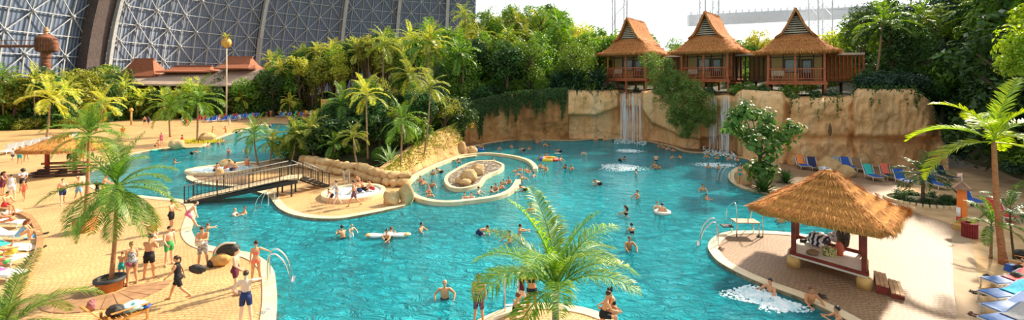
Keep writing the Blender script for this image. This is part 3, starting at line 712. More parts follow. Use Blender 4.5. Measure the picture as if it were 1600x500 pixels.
g = G(1548, 404); palm(g, D(1549, 352, g.y), 1.5, 'small low palm growing at the foot of the tall glowing palm', 'bright', 10, L_mid, m_trunk, .06, seed=8)
g = G(1585, 405); palm(g, D(1578, 330, g.y), 1.6, 'thin dark-stemmed young palm at the right edge behind the reclining legs', 'mid', 9, L_dark, m_bark, .05, seed=3)
# palms on the peninsula shore
def pp(x, y, xt, yt, L, lab, mat=L_palm, kind='mid', n=16, r=.09, seed=0, tm=None, zb=None, group=None, droop=0):
    g = G(x, y); zz = ground(g.x, g.y) if zb is None else zb
    return palm((g.x, g.y, zz), D(xt, yt, g.y), L, lab, kind, n, mat, tm, r, group, droop, seed=seed)
pp(404, 262, 397, 212, 2.3, 'arching palm above the bubbling pool islet, left of the pair', L_palm, seed=11)
pp(420, 261, 425, 222, 2.0, 'short bushy palm between the arching palm and the light one', L_olive, seed=12)
pp(454, 259, 462, 214, 2.1, 'pale stemmed palm with drooping tips at the shore of the peninsula', L_olive, seed=13)
pp(625, 275, 628, 190, 2.4, 'palm with a skirt of hanging fronds above the stone wall', L_mid, seed=14, droop=1)
pp(575, 262, 572, 150, 2.4, 'light yellow palm standing out against the dark peninsula trees', L_yel, seed=15)
pp(520, 262, 524, 228, 1.8, 'low palm over the golden stone wall at the peninsula', L_mid, seed=16)
pp(490, 258, 487, 205, 2.4, 'olive palm on the near slope of the peninsula', L_olive, seed=17)
pp(560, 268, 552, 214, 1.8, 'small fan of palm fronds low on the peninsula slope', L_olive, seed=18)
pp(660, 258, 672, 140, 2.6, 'palm leaning on the peninsula slope above the striated rock', L_olive, seed=19)
pp(540, 245, 535, 165, 3.0, 'tall mid green palm on the peninsula crest', L_mid, seed=20)
pp(640, 240, 640, 120, 3.4, 'tall olive palm on the peninsula above the hanging-frond palm', L_olive, seed=21)
g = Vector((-13.5, 64)); palm((g.x, g.y, ground(g.x, g.y)), D(668, 82, 64), 4.6, 'big spreading palm that crowns the jungle peninsula against the dome', 'mid', 20, L_palm, m_trunk, .16, seed=22)
# palms on the far beach
pp(308, 223, 309, 160, 4.2, 'palm with straight pale trunk on the grassy islet at the far beach', L_palm, n=20, r=.13, seed=31, zb=0)
pp(266, 214, 264, 170, 3.6, 'drooping palm beside the white rock on the far beach', L_palm, n=20, r=.13, seed=32, zb=0)
pp(73, 217, 78, 155, 4.2, 'pale gold palm rising behind the white sun loungers', L_yel, n=16, r=.14, seed=33, zb=0)
pp(150, 205, 160, 165, 4.0, 'sunlit palm behind the loungers, right of the pale gold one', L_yel, n=16, r=.14, seed=34, zb=0)
pp(455, 186, 452, 160, 2.6, 'pale thin palm in front of the far blue loungers', L_yel, n=11, r=.08, seed=35, zb=0)
pp(530, 190, 530, 178, 2.4, 'low bright cycad on the far bank beneath the yellow climbing board', L_yel, n=14, r=.1, seed=36, zb=0)
# small palm in the round planter, agave, strappy dragon plant
g = G(1442, 318); palm((g.x, g.y, .15), D(1442, 277, g.y), 2.1, 'bushy dark palm in the stone-ringed bed on the right deck', 'mid', 18, L_dark, m_bark, .12, seed=41)
g = G(610, 272); zz = ground(g.x, g.y); o = link('agave_plant', strap_mesh(34, 1.9, .1, 3, (85, 5), 35), leafmat('agave_leaf', (.34, .46, .22), (.16, .30, .10), .2)); o.location = (g.x, g.y, max(zz, .9)); tag(o, 'pale spiky agave rosette above the golden stone wall', 'agave')
def strap(u, d, s, lab, seed=1, mat=None, z=None):
    p = uxy(u, d); o = link('strap_leaved_plant', strap_mesh(130, 1.0, .035, seed, (88, -10), 95), mat or L_blue); o.location = (p.x, p.y, hill_z(u, d) if z is None else z); o.scale = (s,)*3; tag(o, lab, 'plant'); return o
strap(902, 67.0, 4.6, 'big dark strap-leaved plant spilling over the cliff left of the first cabin', 1)
strap(933, 66.6, 4.2, 'second dark strap-leaved plant beside the veranda of the first cabin', 2)
strap(872, 68, 3.6, 'smaller strap-leaved plant at the top edge of the vine cliff', 3)
g = G(1194, 300); o = link('strap_leaved_plant', strap_mesh(60, 1.0, .05, 7, (85, 10), 60), L_dark); o.location = g; o.scale = (1.5,)*3; tag(o, 'small spiky dark plant in the bed beside the big-leaved tree', 'plant')
g = G(1228, 285); o = link('strap_leaved_plant', strap_mesh(60, 1.0, .05, 8, (85, 10), 60), L_dark); o.location = g; o.scale = (1.3,)*3; tag(o, 'small spiky dark plant at the cliff foot behind the shelter roof', 'plant')
# ---- big-leaved fig at the second waterfall
def figtree():
    g = G(1186, 292); e = empty('fig_tree', g, 0, 'big-leaved leaning tree by the split waterfall and the rock wall', 'tree'); rs = random.Random(4)
    tips = [D(x, y, g.y+dy)-g for x, y, dy in [(1150, 185, 0), (1175, 180, -1), (1195, 205, .5), (1165, 210, .8), (1225, 215, 0), (1238, 202, -.5), (1198, 185, 1), (1142, 200, .6), (1215, 222, .5), (1205, 235, -1), (1180, 225, -.8), (1190, 262, 0), (1200, 270, -.5), (1178, 268, .5), (1160, 172, 0)]]
    mb = MB(); hub = D(1187, 245, g.y)-g; mb.tube([(0, 0, 0), (0.1, 0, 1.2), hub], [.2, .15, .12], 8)
    for t in tips: mb.tube([hub if t.z > hub.z else hub*.5, (hub+t)/2+Vector((0, 0, .1)), t], [.07, .05, .02], 6)
    mb.build('trunk', m_bark, e, True)
    mb = MB()
    for t in tips:
        for k in range(95):
            d = Vector((rs.gauss(0, 1), rs.gauss(0, 1), rs.gauss(0, .8)+.3)).normalized(); p = t+d*rs.uniform(.25, .95); leaf(mb, p, (d+Vector((0, -.3, .6))).normalized(), rs.uniform(.36, .62), rs, .6)
    mb.build('foliage', L_fig, e)
figtree()
# fine-leaved bush hanging over the cliff between the two waterfalls
def bulk(name, lab, cat, mat, kind, blobs, trunk=None, kindname=None):
    e = empty(name, blobs[0][0], 0, lab, cat, None); b0 = Vector(blobs[0][0])
    mb = MB()
    for i, (c, r_) in enumerate(blobs):
        me = crown(kind, i % 3); c = Vector(c)-b0; rr = r_ if hasattr(r_, '__len__') else (r_, r_, r_); m = Matrix.Rotation(i*1.3, 3, 'Z')
        mb.add([(lambda q: Vector((q.x*rr[0], q.y*rr[1], q.z*rr[2]))+c)(m @ v.co) for v in me.vertices], [tuple(p.vertices) for p in me.polygons])
    mb.build('foliage', mat, e)
    mb = MB(); tb = Vector(trunk)-b0 if trunk is not None else Vector((0, 0, -2))
    for c, r_ in blobs[:6]: mb.tube([tb, (tb+Vector(c)-b0)/2+Vector((.1, 0, .2)), Vector(c)-b0], [.14, .09, .04], 6)
    mb.build('branches', m_bark, e, True)
L_feath = leafmat('feathery_leaf', (.27, .38, .07), (.06, .15, .04), .35)
bulk('overhanging_shrub', 'large feathery shrub hanging over the cliff between the two waterfalls', 'shrub', L_feath, 'fine',
     [(D(1058, 135, 56), 2.3), (D(1035, 112, 58), 2.2), (D(1016, 96, 60), 1.6), (D(1080, 150, 54), 2.3), (D(1098, 165, 53), 2.0), (D(1066, 168, 53.5), 2.1), (D(1085, 188, 52.6), 1.7), (D(1070, 205, 52.3), 1.0), (D(1105, 185, 52.4), 1.3), (D(1040, 150, 56), 1.9), (D(1030, 132, 57), 1.7), (D(1055, 185, 54), 1.4)], D(1075, 215, 53.3))
# ---- scattered jungle (regions in plan, each with its own group)
cnt = [0]
def scatter(n, ufn, dfn, fn, minsep=0, seed=1):
    rs = random.Random(seed); pts = []; tries = 0
    while len(pts) < n and tries < n*40:
        tries += 1; u = ufn(rs); d = dfn(rs, u); p = uxy(u, d)
        if minsep and any((p-q).length < minsep for q in pts): continue
        if not in_dome(p): continue
        pts.append(p); fn(len(pts), u, d, Vector((p.x, p.y, ground(p.x, p.y))), rs)
# cabins keep-out
def near_cabin(u, d): return any(a < u < b and c < d < e for a, b, c, e in ((930, 1062, 60, 78), (1040, 1190, 51, 69), (1170, 1350, 42, 60)))
# 1 trees on the right hill
def f(i, u, d, p, rs):
    if near_cabin(u, d): return
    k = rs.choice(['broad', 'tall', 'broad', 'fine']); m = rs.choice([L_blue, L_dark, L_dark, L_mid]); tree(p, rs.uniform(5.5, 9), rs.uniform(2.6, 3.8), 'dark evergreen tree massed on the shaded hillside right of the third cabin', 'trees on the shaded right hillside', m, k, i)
scatter(46, lambda rs: rs.uniform(1345, 1800), lambda rs, u: interp(DC, u)+(rs.uniform(4, 38) if u < 1470 else rs.uniform(3, 34)), f, 3.6, 11)
# 2 trees behind the cabins
def f(i, u, d, p, rs):
    m = rs.choice([L_mid, L_yel, L_mid, L_palm]); tree(p, rs.uniform(6, 9.5), rs.uniform(2.4, 3.6), 'sunlit green tree in the row behind the thatched cabins', 'trees behind the cabins', m, rs.choice(['broad', 'fine', 'bush']), i)
scatter(46, lambda rs: rs.uniform(895, 1345), lambda rs, u: rs.uniform(80, 100), f, 3.8, 12)
# 3 tall trees above the vine cliff
def f(i, u, d, p, rs):
    dd = d-interp(DC, u); m = rs.choice([L_dark, L_mid, L_mid] if dd < 14 else [L_mid, L_yel, L_palm]); tree(p, rs.uniform(6.5, 9.5), rs.uniform(2.8, 4.0), 'tall jungle tree on the slope above the vine-covered cliff', 'trees above the vine cliff', m, rs.choice(['broad', 'tall', 'fine']), i)
scatter(48, lambda rs: rs.uniform(690, 915), lambda rs, u: interp(DC, u)+rs.uniform(2.5, 36), f, 3.4, 13)
# 4 peninsula
def f(i, u, d, p, rs):
    if mound(p.x, p.y) <= 0: return
    rel = (p.x+26)/20; m = rs.choice([L_dark, L_dark, L_mid, L_olive]); tree(p, rs.uniform(2.2, 3.6)+4.0*smooth01(rel)*rs.uniform(.5, 1), rs.uniform(1.5, 2.5), 'dense leafy tree packed among the palms of the jungle peninsula', 'trees on the peninsula', m, rs.choice(['broad', 'bush', 'big']), i)
scatter(60, lambda rs: rs.uniform(455, 735), lambda rs, u: rs.uniform(43.5, 64), f, 1.5, 14)
# 5 far bank jungle behind the beach
def f(i, u, d, p, rs):
    top = interp([(-100, 118), (0, 112), (60, 108), (130, 98), (180, 95), (240, 128), (300, 118), (390, 120), (430, 95), (480, 70), (560, 60), (600, 45), (700, 40)], u)+rs.uniform(-4, 34)
    h = max(3.5, Z(top, d)); m = rs.choice([L_dark, L_mid, L_olive, L_dark, L_yel]); tree((p.x, p.y, 0), h, rs.uniform(2.6, 4.4), 'leafy tree in the belt of jungle between the far beach and the dome', 'trees behind the far beach', m, rs.choice(['broad', 'tall', 'bush', 'big']), i)
def d5(rs, u):
    lo = interp([(-200, 62), (0, 78), (110, 82), (190, 99), (300, 102), (400, 106), (480, 110), (560, 106), (700, 96)], u)
    return lo+rs.random()**1.4*interp([(-100, 22), (170, 18), (195, 7), (395, 7), (440, 22), (600, 30)], u)
scatter(118, lambda rs: rs.uniform(-150, 660), d5, f, 3.0, 15)
# 6 palms in the same belt
def f(i, u, d, p, rs):
    top = interp([(-100, 128), (60, 130), (180, 118), (240, 150), (390, 140), (430, 105), (500, 95), (560, 82), (620, 70)], u)+rs.uniform(-4, 36); h = max(3, Z(top, d))
    far_palm((p.x, p.y, 0), h, rs.uniform(3.0, 4.4), 'feathery palm in the belt of jungle between the far beach and the dome', 'palms behind the far beach', rs.choice([L_palm, L_olive, L_yel, L_yel]), i, (rs.uniform(-.8, .8), -.4))
scatter(52, lambda rs: rs.uniform(-60, 640), lambda rs, u: d5(rs, u)-1.0, f, 3.2, 16)
def f(i, u, d, p, rs):
    h = Z(interp([(420, 100), (480, 82), (560, 62), (640, 60)], u)+rs.uniform(-8, 20), d)-ground(p.x, p.y)
    far_palm(p, max(4, h), rs.uniform(3.0, 4.0), 'tall light feathery palm standing above the jungle crest left of the vine cliff', 'tall palms on the crest', rs.choice([L_olive, L_yel, L_palm]), i, (rs.uniform(-.8, .8), -.4))
scatter(18, lambda rs: rs.uniform(425, 690), lambda rs, u: rs.uniform(114, 126) if u < 575 else rs.uniform(60, 75), f, 2.5, 36)
# 7 palms on hill tops
def f(i, u, d, p, rs):
    if near_cabin(u, d): return
    far_palm(p, rs.uniform(4.5, 9), rs.uniform(2.8, 3.8), 'feathery palm growing out of the hilltop jungle above the cliffs', 'palms on the hilltop', rs.choice([L_palm, L_olive, L_mid]), i, (rs.uniform(-.8, .8), -.5))
scatter(22, lambda rs: rs.choice([rs.uniform(700, 930), rs.uniform(1350, 1640)]), lambda rs, u: interp(DC, u)+rs.uniform(3, 26), f, 3.5, 17)
# 8 shrubs on the cliff edge and on the slopes
def f(i, u, d, p, rs):
    if near_cabin(u, d-1) and not (d-interp(DC, u) < 1.9): return
    r_ = rs.uniform(.6, 1.1) if 930 < u < 1345 else rs.uniform(1.0, 2.0)
    bush(p, r_, 'leafy shrub in the ground cover along the top of the rock cliffs', 'shrubs along the cliff top', rs.choice([L_dark, L_blue, L_mid, L_dark]), rs.choice(['bush', 'broad', 'fine']), i, name='cliff_top_shrub')
scatter(120, lambda rs: rs.uniform(690, 1470), lambda rs, u: interp(DC, u)+rs.uniform(1.2, 5 if u > 930 else 10), f, 1.1, 18)
def f(i, u, d, p, rs):
    bush(p, rs.uniform(.9, 1.9), 'dark glossy shrub on the jungle slope behind the glowing palm', 'shrubs on the right slope', rs.choice([L_dark, L_blue, L_dark, L_mid]), rs.choice(['bush', 'big', 'broad']), i)
scatter(70, lambda rs: rs.uniform(1468, 1850), lambda rs, u: interp(DC, u)+rs.uniform(1.2, 12), f, 1.2, 19)
def f(i, u, d, p, rs):
    if mound(p.x, p.y) <= 0: return
    bush(p, rs.uniform(.5, 1.1), 'low leafy shrub covering the slopes of the jungle peninsula', 'shrubs on the peninsula', rs.choice([L_dark, L_mid, L_olive]), rs.choice(['bush', 'big', 'broad']), i, name='slope_shrub')
scatter(90, lambda rs: rs.uniform(455, 735), lambda rs, u: rs.uniform(43.2, 62), f, .9, 20)
# shrubs at the front edge of the far belt
def f(i, u, d, p, rs): bush((p.x, p.y, 0), rs.uniform(1.2, 2.2), 'low dark shrub at the back edge of the far beach', 'shrubs at the far beach edge', rs.choice([L_dark, L_mid, L_olive]), rs.choice(['bush', 'big', 'broad']), i)
scatter(64, lambda rs: rs.uniform(-120, 620), lambda rs, u: d5(rs, u)*.2+.8*interp([(-200, 61), (0, 76), (110, 80), (190, 97), (300, 112), (400, 117), (480, 115), (560, 107), (700, 94)], u), f, 2.0, 21)
def f(i, u, d, p, rs):
    tree(p, rs.uniform(12, 15), rs.uniform(4.2, 5.5), 'towering dark jungle tree on the slope at the far right edge', 'towering trees at the right edge', rs.choice([L_dark, L_blue]), rs.choice(['tall', 'broad']), i)
scatter(9, lambda rs: rs.uniform(1580, 1950), lambda rs, u: rs.uniform(34, 46), f, 5.5, 31)
def f(i, u, d, p, rs): bush(p, rs.uniform(1.4, 2.6), 'leafy undergrowth shrub between the trunks of the hilltop jungle', 'undergrowth on the hilltop', rs.choice([L_dark, L_mid, L_dark, L_mid, L_olive]), rs.choice(['bush', 'broad']), i, sq=1.1, name='undergrowth_shrub')
scatter(95, lambda rs: rs.choice([rs.uniform(700, 930), rs.uniform(690, 900), rs.uniform(900, 1340), rs.uniform(1350, 1800)]), lambda rs, u: (interp(DC, u)+rs.uniform(3, 26)) if (u < 905 or u > 1345) else rs.uniform(78, 92), f, 1.8, 32)
def f(i, u, d, p, rs): bush((p.x, p.y, 0), rs.uniform(2.0, 3.4), 'leafy undergrowth shrub between the trunks behind the far beach', 'undergrowth behind the far beach', rs.choice([L_dark, L_mid, L_dark, L_olive, L_yel]), rs.choice(['bush', 'big', 'broad']), i, sq=1.2)
scatter(90, lambda rs: rs.uniform(-120, 640), lambda rs, u: d5(rs, u)*.6+.4*d5(rs, u), f, 2.2, 33)
def f(i, u, d, p, rs): bush(p, rs.uniform(1.2, 1.9), 'leafy shrub close behind the thatched cabins', 'shrubs behind the cabins', rs.choice([L_dark, L_mid, L_mid]), rs.choice(['bush', 'broad']), i, sq=1.0)
scatter(30, lambda rs: rs.uniform(940, 1345), lambda rs, u: interp(DC, u)+rs.uniform(15, 22), f, 1.7, 34)
# near leafy branch at the far upper right: a tree standing by the right edge
bulk('broadleaf_tree', 'yellow-green broadleaf tree reaching in above the glowing palm', 'tree', leafmat('sunny_leaf', (.42, .5, .04), (.16, .28, .02), .4), 'broad',
     [(D(1612, 78, 30), 2.1), (D(1640, 40, 31), 2.4), (D(1590, 95, 29.5), 1.1), (D(1655, 95, 30), 2.2)], (D(1665, 300, 31).x, 31, 2.0))
# hanging creepers on the cliffs
def creeper(us, lens, mat, lab, n, out=.25, per=26, size=.22):
    rs = random.Random(int(us[0])); mb = MB()
    for i in range(n):
        u = rs.uniform(*us); zt = interp(ZTOP, u); ln = rs.uniform(*lens)*(.35+1.6*abs(noise.noise(Vector((u*.07, 0, 3))))); k = int(per*ln/3)+3; st = rs.choice((0, 0, 0, rs.uniform(0, 1.5)))
        for j in range(k):
            z = zt+.3-st-ln*j/k+rs.uniform(-.1, .1)
            if z < .1: break
            p = cliff_pt(u+rs.uniform(-1.3, 1.3), min(z, zt), out+rs.uniform(-.1, .25)); p.z = z
            leaf(mb, p, Vector((rs.uniform(-.5, .5), -1, rs.uniform(-.1, .7))).normalized(), size*rs.uniform(.6, 1.3), rs, .5)
    o = mb.build('hanging_ivy', mat); tag(o, lab, 'creeper', None, 'stuff')
creeper((640, 886), (.6, 5.4), L_dark, 'dark green creepers hanging down the brown cliff left of the waterfalls', 130, .3, 30, .26)
creeper((640, 886), (2.2, 4.2), L_dark, 'thick mat of dark leaves covering the upper half of the brown cliff', 300, .35, 44, .3)
creeper((790, 887), (.6, 4.8), L_mid, 'lighter creepers mixed in over the right part of the brown cliff', 80)
creeper((890, 965), (.5, 3.4), L_olive, 'thin trailing roots and leaves on the pale slab left of the waterfall', 14, .15, 20, .16)
creeper((1228, 1335), (.4, 2.2), L_dark, 'short trailing vines over the rock wall below the third cabin', 26, .2, 24, .2)
creeper((1340, 1470), (.3, 1.2), L_dark, 'ivy fringe on the crown of the big rounded rock', 60, .2, 24, .24)
creeper((1150, 1228), (.2, .8), L_dark, 'ivy fringe above the rock block beside the split waterfall', 20, .2, 20, .2)
# ivy on the outcrop of the peninsula
rs = random.Random(8); mb = MB()
for i in range(1500):
    x = rs.uniform(620, 712); f_ = (x-604)/126; hgt = interp([(0, .9), (.3, 1.6), (.55, 2.9), (.8, 3.5), (1, 2.6)], f_); b = base[min(len(base)-1, max(0, int(f_*(len(base)-1))))]
    z = hgt-rs.random()**2*hgt*.7; bk = .3+1.5*z/hgt; mb_p = Vector((b.x-.75*bk+rs.uniform(-.15, .15), b.y+.66*bk, z)); leaf(mb, mb_p, Vector((.3, -1, rs.uniform(0, .8))).normalized(), rs.uniform(.12, .28), rs, .5)
o = mb.build('hanging_ivy', L_olive); tag(o, 'olive ivy trailing over the striated outcrop by the ring channel', 'creeper', None, 'stuff')
# grass patch round the far palm islet
mb = MB(); c = G(308, 222)
for i in range(700):
    a = rnd(0, 6.28); r_ = sqrt(random.random())*2.6; x, y = c.x+r_*1.3*cos(a), c.y+.6*r_*sin(a); h_ = rnd(.15, .5)
    mb.add([(x-.06, y, 0), (x+.06, y, 0), (x+rnd(-.15, .15), y, h_)], [(0, 1, 2)])
o = mb.build('grass_patch', L_yel); tag(o, 'yellow-green grass round the palm islet at the far beach', 'grass', None, 'stuff')
# ---------------------------------------------------------------- buildings
m_thatch = M('thatch_straw', (.66, .28, .10), (.38, .14, .045), 3.5, .85, 1.0, 16, stretch=(3, 3, .5), spec=.15)
m_thatch2 = M('golden_thatch_straw', (.86, .42, .11), (.52, .21, .05), 3.5, .85, 1.0, 18, stretch=(3, 3, .6), spec=.15)
m_straw = M('straw_fringe', (.76, .37, .11), (.36, .14, .04), 5, .85, island=.8, spec=.15)
m_redwood = M('red_timber', (.56, .15, .05), (.38, .09, .03), 3, .55, .2, 18)
m_darkwood = M('dark_timber', (.10, .055, .035), (.06, .03, .02), 3, .7, .2, 18)
m_woven = M('woven_wall', (.46, .30, .12), (.34, .20, .07), 8, .8, .3, 30)
m_slat = M('pale_slats', (.78, .70, .55), (.6, .5, .36), 4, .7)
m_glass = M('window_glass', (.12, .17, .16), (.25, .30, .27), .6, .12)
m_white = MATS['white_steel']
def ringpts(hx, hy, z, n=10, r=.25, jit=0, seed=0):
    """rounded rectangle ring"""
    out = []
    for cx, cy, a0 in ((1, 1, 0), (-1, 1, 90), (-1, -1, 180), (1, -1, 270)):
        for k in range(4):
            a = R(a0+k*30); out.append(Vector((cx*(hx-r)+r*cos(a), cy*(hy-r)+r*sin(a), z)))
    res = []
    for i in range(16):
        a, b = out[i], out[(i+1) % 16]; m = n if i % 4 == 3 else 1
        for k in range(m): res.append(a.lerp(b, k/m))
    if jit: res = [p+Vector((noise.noise(p*2.1+Vector((seed, 0, 0))), noise.noise(p*2.1+Vector((0, seed, 5))), .6*noise.noise(p*2.7+Vector((3, 3, seed)))))*jit for p in res]
    return res
def loft(mb, rings, cap=True):
    n = len(rings[0]); fs = [(i*n+k, i*n+(k+1) % n, (i+1)*n+(k+1) % n, (i+1)*n+k) for i in range(len(rings)-1) for k in range(n)]
    if cap: fs += [tuple(reversed(range(n))), tuple((len(rings)-1)*n+k for k in range(n))]
    return mb.add([p for r_ in rings for p in r_], fs)
def fringe(mb, ring, n, ln, rs, zoff=.05, w_=.02, outw=.15):
    N = len(ring); c = sum(ring, Vector())/N
    for i in range(n):
        k = rs.randrange(N); p = ring[k].lerp(ring[(k+1) % N], rs.random()); o_ = (p-c); o_.z = 0; o_.normalize(); t = Vector((-o_.y, o_.x, 0))
        l_ = ln*rs.uniform(.5, 1.2); p = p+Vector((0, 0, rs.uniform(-.05, .2)))+o_*rs.uniform(-.1, .05); q = p+o_*outw*rs.uniform(0, 1.5)+t*rs.uniform(-.06, .06)-Vector((0, 0, l_))
        mb.add([p-t*w_, p+t*w_, q], [(0, 1, 2)])
def cabin(loc, rz, s, label):
    e = empty('thatched_cabin', loc, rz, label, 'cabin'); e.scale = (s, s, s); rs = random.Random(int(loc[0]*7))
    # roof skirt
    mb = MB(); rg = []
    for f in [0, .0001, .12, .3, .5, .7, .86, 1]:
        k = f**.8; hx = lerp(4.0, 1.75, k); hy = lerp(4.2, 2.35, k); z = 2.95+1.95*(f*.62+.38*f*f)
        if f == 0: hx -= .35; hy -= .35; z -= .12
        rg.append(ringpts(hx, hy, z+(0 if f == 0 else .12), 12, .5*(1-f)+.12, .10, 1))
    loft(mb, rg); sk = mb.build('roof_skirt', m_thatch, e, True)
    mb = MB(); fringe(mb, rg[1], 1500, .34, rs); 
    for r_ in rg[2:6]: fringe(mb, r_, 500, .3, rs, w_=.03, outw=.3)
    mb.build('eaves_fringe', m_straw, sk)
    # steep gable top with curved slopes, ridge along local Y
    mb = MB(); prof = [(0, 7.75), (.22, 7.45), (.55, 6.75), (.95, 5.95), (1.4, 5.25), (1.95, 4.75)]
    for sx in (-1, 1):
        rows = []
        for i, (x, z) in enumerate(prof):
            row = []
            for k in range(9):
                y = lerp(-2.75-.35*(1-i/5), 2.75+.35*(1-i/5), k/8); j = noise.noise(Vector((x*3, y*2, sx*3)))*.06
                row.append(Vector((sx*(x+j), y, z+j)))
            rows.append(row)
        inn = [[p+Vector((-sx*.16, 0, -.16)) for p in row] for row in rows]
        vs = [p for r_ in rows for p in r_]+[p for r_ in inn for p in r_]; N = len(vs)//2; fs = []
        for i in range(5):
            for k in range(8):
                a = i*9+k; fs += [(a, a+9, a+10, a+1), (N+a, N+a+1, N+a+10, N+a+9)]
            for k in (0, 8): a = i*9+k; fs.append((a, a+9, N+a+9, N+a))
        fs += [(45+k, 45+k+1, N+45+k+1, N+45+k) for k in range(8)]; mb.add(vs, fs)
    gb = mb.build('gable_roof', m_thatch, e, True)
    mb = MB()
    for sx in (-1, 1):
        for i in range(700):
            t = rs.random()*4.99; k = int(t); x = lerp(prof[k][0], prof[k+1][0], t-k); z = lerp(prof[k][1], prof[k+1][1], t-k); y = rs.choice((-1, 1))*rs.uniform(2.6, 3.0) if rs.random() < .55 else rs.uniform(-2.8, 2.8)
            w_ = .03; p = Vector((sx*(x+.03), y, z+.04)); q = p+Vector((sx*.08, rs.uniform(-.05, .05), -rs.uniform(.2, .4))); mb.add([p+Vector((0, -w_, 0)), p+Vector((0, w_, 0)), q], [(0, 1, 2)])
    for i in range(200):
        y = rs.uniform(-3, 3); p = Vector((rs.uniform(-.1, .1), y, 7.75)); mb.add([p-Vector((.04, 0, 0)), p+Vector((.04, 0, 0)), p+Vector((rs.uniform(-.2, .2), 0, rs.uniform(.02, .2)))], [(0, 1, 2)])
    mb.build('ridge_fringe', m_straw, gb)
    # louvred gable ends
    for sy in (-1, 1):
        mb = MB(); mb.add([(-1.55, sy*2.0, 4.85), (1.55, sy*2.0, 4.85), (0, sy*2.0, 7.4)], [(0, 1, 2)]); gd = mb.build('gable_opening', m_darkwood, e)
        mb = MB()
        for k in range(9):
            z = 5.0+k*.24; hw = 1.45*(1-(z-4.9)/2.6)**1.1
            mb.box((0, sy*2.12, z), (2*hw, .06, .10), Matrix.Rotation(sy*.5, 3, 'X'))
        mb.build('louvre_slats', m_slat, gd)
        MB().beam((-1.6, sy*2.2, 4.85), (1.6, sy*2.2, 4.85), .12, .14).build('gable_sill', m_redwood, gd)
    # floor, joists, legs
    MB().box((0, -.1, -.12), (5.5, 6.4, .14)).build('floor_deck', m_redwood, e, bevel=.02)
    mb = MB()
    for y in (-3.2, 3.0): mb.box((0, y, -.32), (5.7, .16, .22))
    for x in (-2.7, 0, 2.7): mb.box((x, -.1, -.5), (.14, 6.3, .18))
    mb.build('joist_frame', m_redwood, e)
    for x in (-2.6, 0, 2.6):
        for y in (-3.1, 0, 3.0): MB().box((x, y, -1.5), (.2, .2, 2.4)).build('leg', m_redwood, e)
    for x in (-2.55, -.02, 2.55): MB().box((x, -3.1, 1.5), (.2, .2, 3.1)).build('post', m_redwood, e)
    for x in (-2.55, 2.55):
        for y in (-1.5, 3.0): MB().box((x, y, 1.5), (.18, .18, 3.1)).build('post', m_redwood, e)
    # railings with balusters
    def rail(p, q):
        p, q = Vector(p), Vector(q); mb = MB(); mb.beam(p+Vector((0, 0, 1.25)), q+Vector((0, 0, 1.25)), .1, .09); mb.beam(p+Vector((0, 0, .18)), q+Vector((0, 0, .18)), .08, .08); n = int((q-p).length/.2)
        r_ = mb.build('railing', m_redwood, e); mb = MB()
        for i in range(1, n): c = p.lerp(q, i/n); mb.box(c+Vector((0, 0, .7)), (.055, .055, 1.05))
        mb.build('balusters', m_redwood, r_)
    rail((-2.45, -3.12, 0), (-.12, -3.12, 0)); rail((.08, -3.12, 0), (2.45, -3.12, 0)); rail((-2.56, -3.0, 0), (-2.56, -1.6, 0)); rail((2.56, -3.0, 0), (2.56, -1.6, 0))
    # rooms behind the veranda
    mb = MB(); mb.box((0, -1.45, 1.45), (5.0, .1, 2.95)); mb.box((0, 3.0, 1.45), (5.0, .1, 2.95)); mb.box((-2.5, .8, 1.45), (.1, 4.4, 2.95)); mb.box((2.5, .8, 1.45), (.1, 4.4, 2.95)); mb.build('wall_panels', m_woven, e)
    mb = MB()
    for x in (-2.4, -1.2, .35, 1.6, 2.4): mb.box((x, -1.53, 1.45), (.1, .07, 2.9))
    for sx in (-1, 1):
        for y in (-.6, .4, 1.4, 2.4): mb.box((sx*2.57, y, 1.45), (.07, .1, 2.9))
    mb.box((0, -1.53, 2.6), (5, .07, .1)); mb.build('wall_battens', m_darkwood, e)
    wn = MB(); wn.box((-.42, -1.55, 1.62), (1.35, .1, 1.5)); wn = wn.build('window', m_darkwood, e); MB().box((-.42, -1.6, 1.62), (1.15, .06, 1.3)).build('pane', m_glass, wn)
    dr = MB().box((1.0, -1.55, 1.2), (1.0, .1, 2.3)).build('door', m_darkwood, e); MB().box((1.0, -1.6, 1.5), (.7, .05, 1.3)).build('pane', m_glass, dr)
    bn = MB(); bn.box((-1.7, -2.0, .55), (1.2, .5, .08)); bn.box((-1.7, -1.78, .85), (1.2, .05, .5))
    for x in (-2.2, -1.2): bn.box((x, -2.0, .3), (.07, .45, .5))
    bn.build('bench', m_slat, e)
    return e
cabin((18.95, 68.6, 8.95), R(-38), 1.14, 'first thatched cabin on stilts, the smallest looking one, above the broad waterfall')
cabin((26.6, 59.6, 8.75), R(-40), 1.1, 'second thatched cabin on stilts between two others above the split waterfall')
cabin((32.0, 50.4, 8.45), R(-34), 1.0, 'third thatched cabin on stilts above the huge orange rock wall')
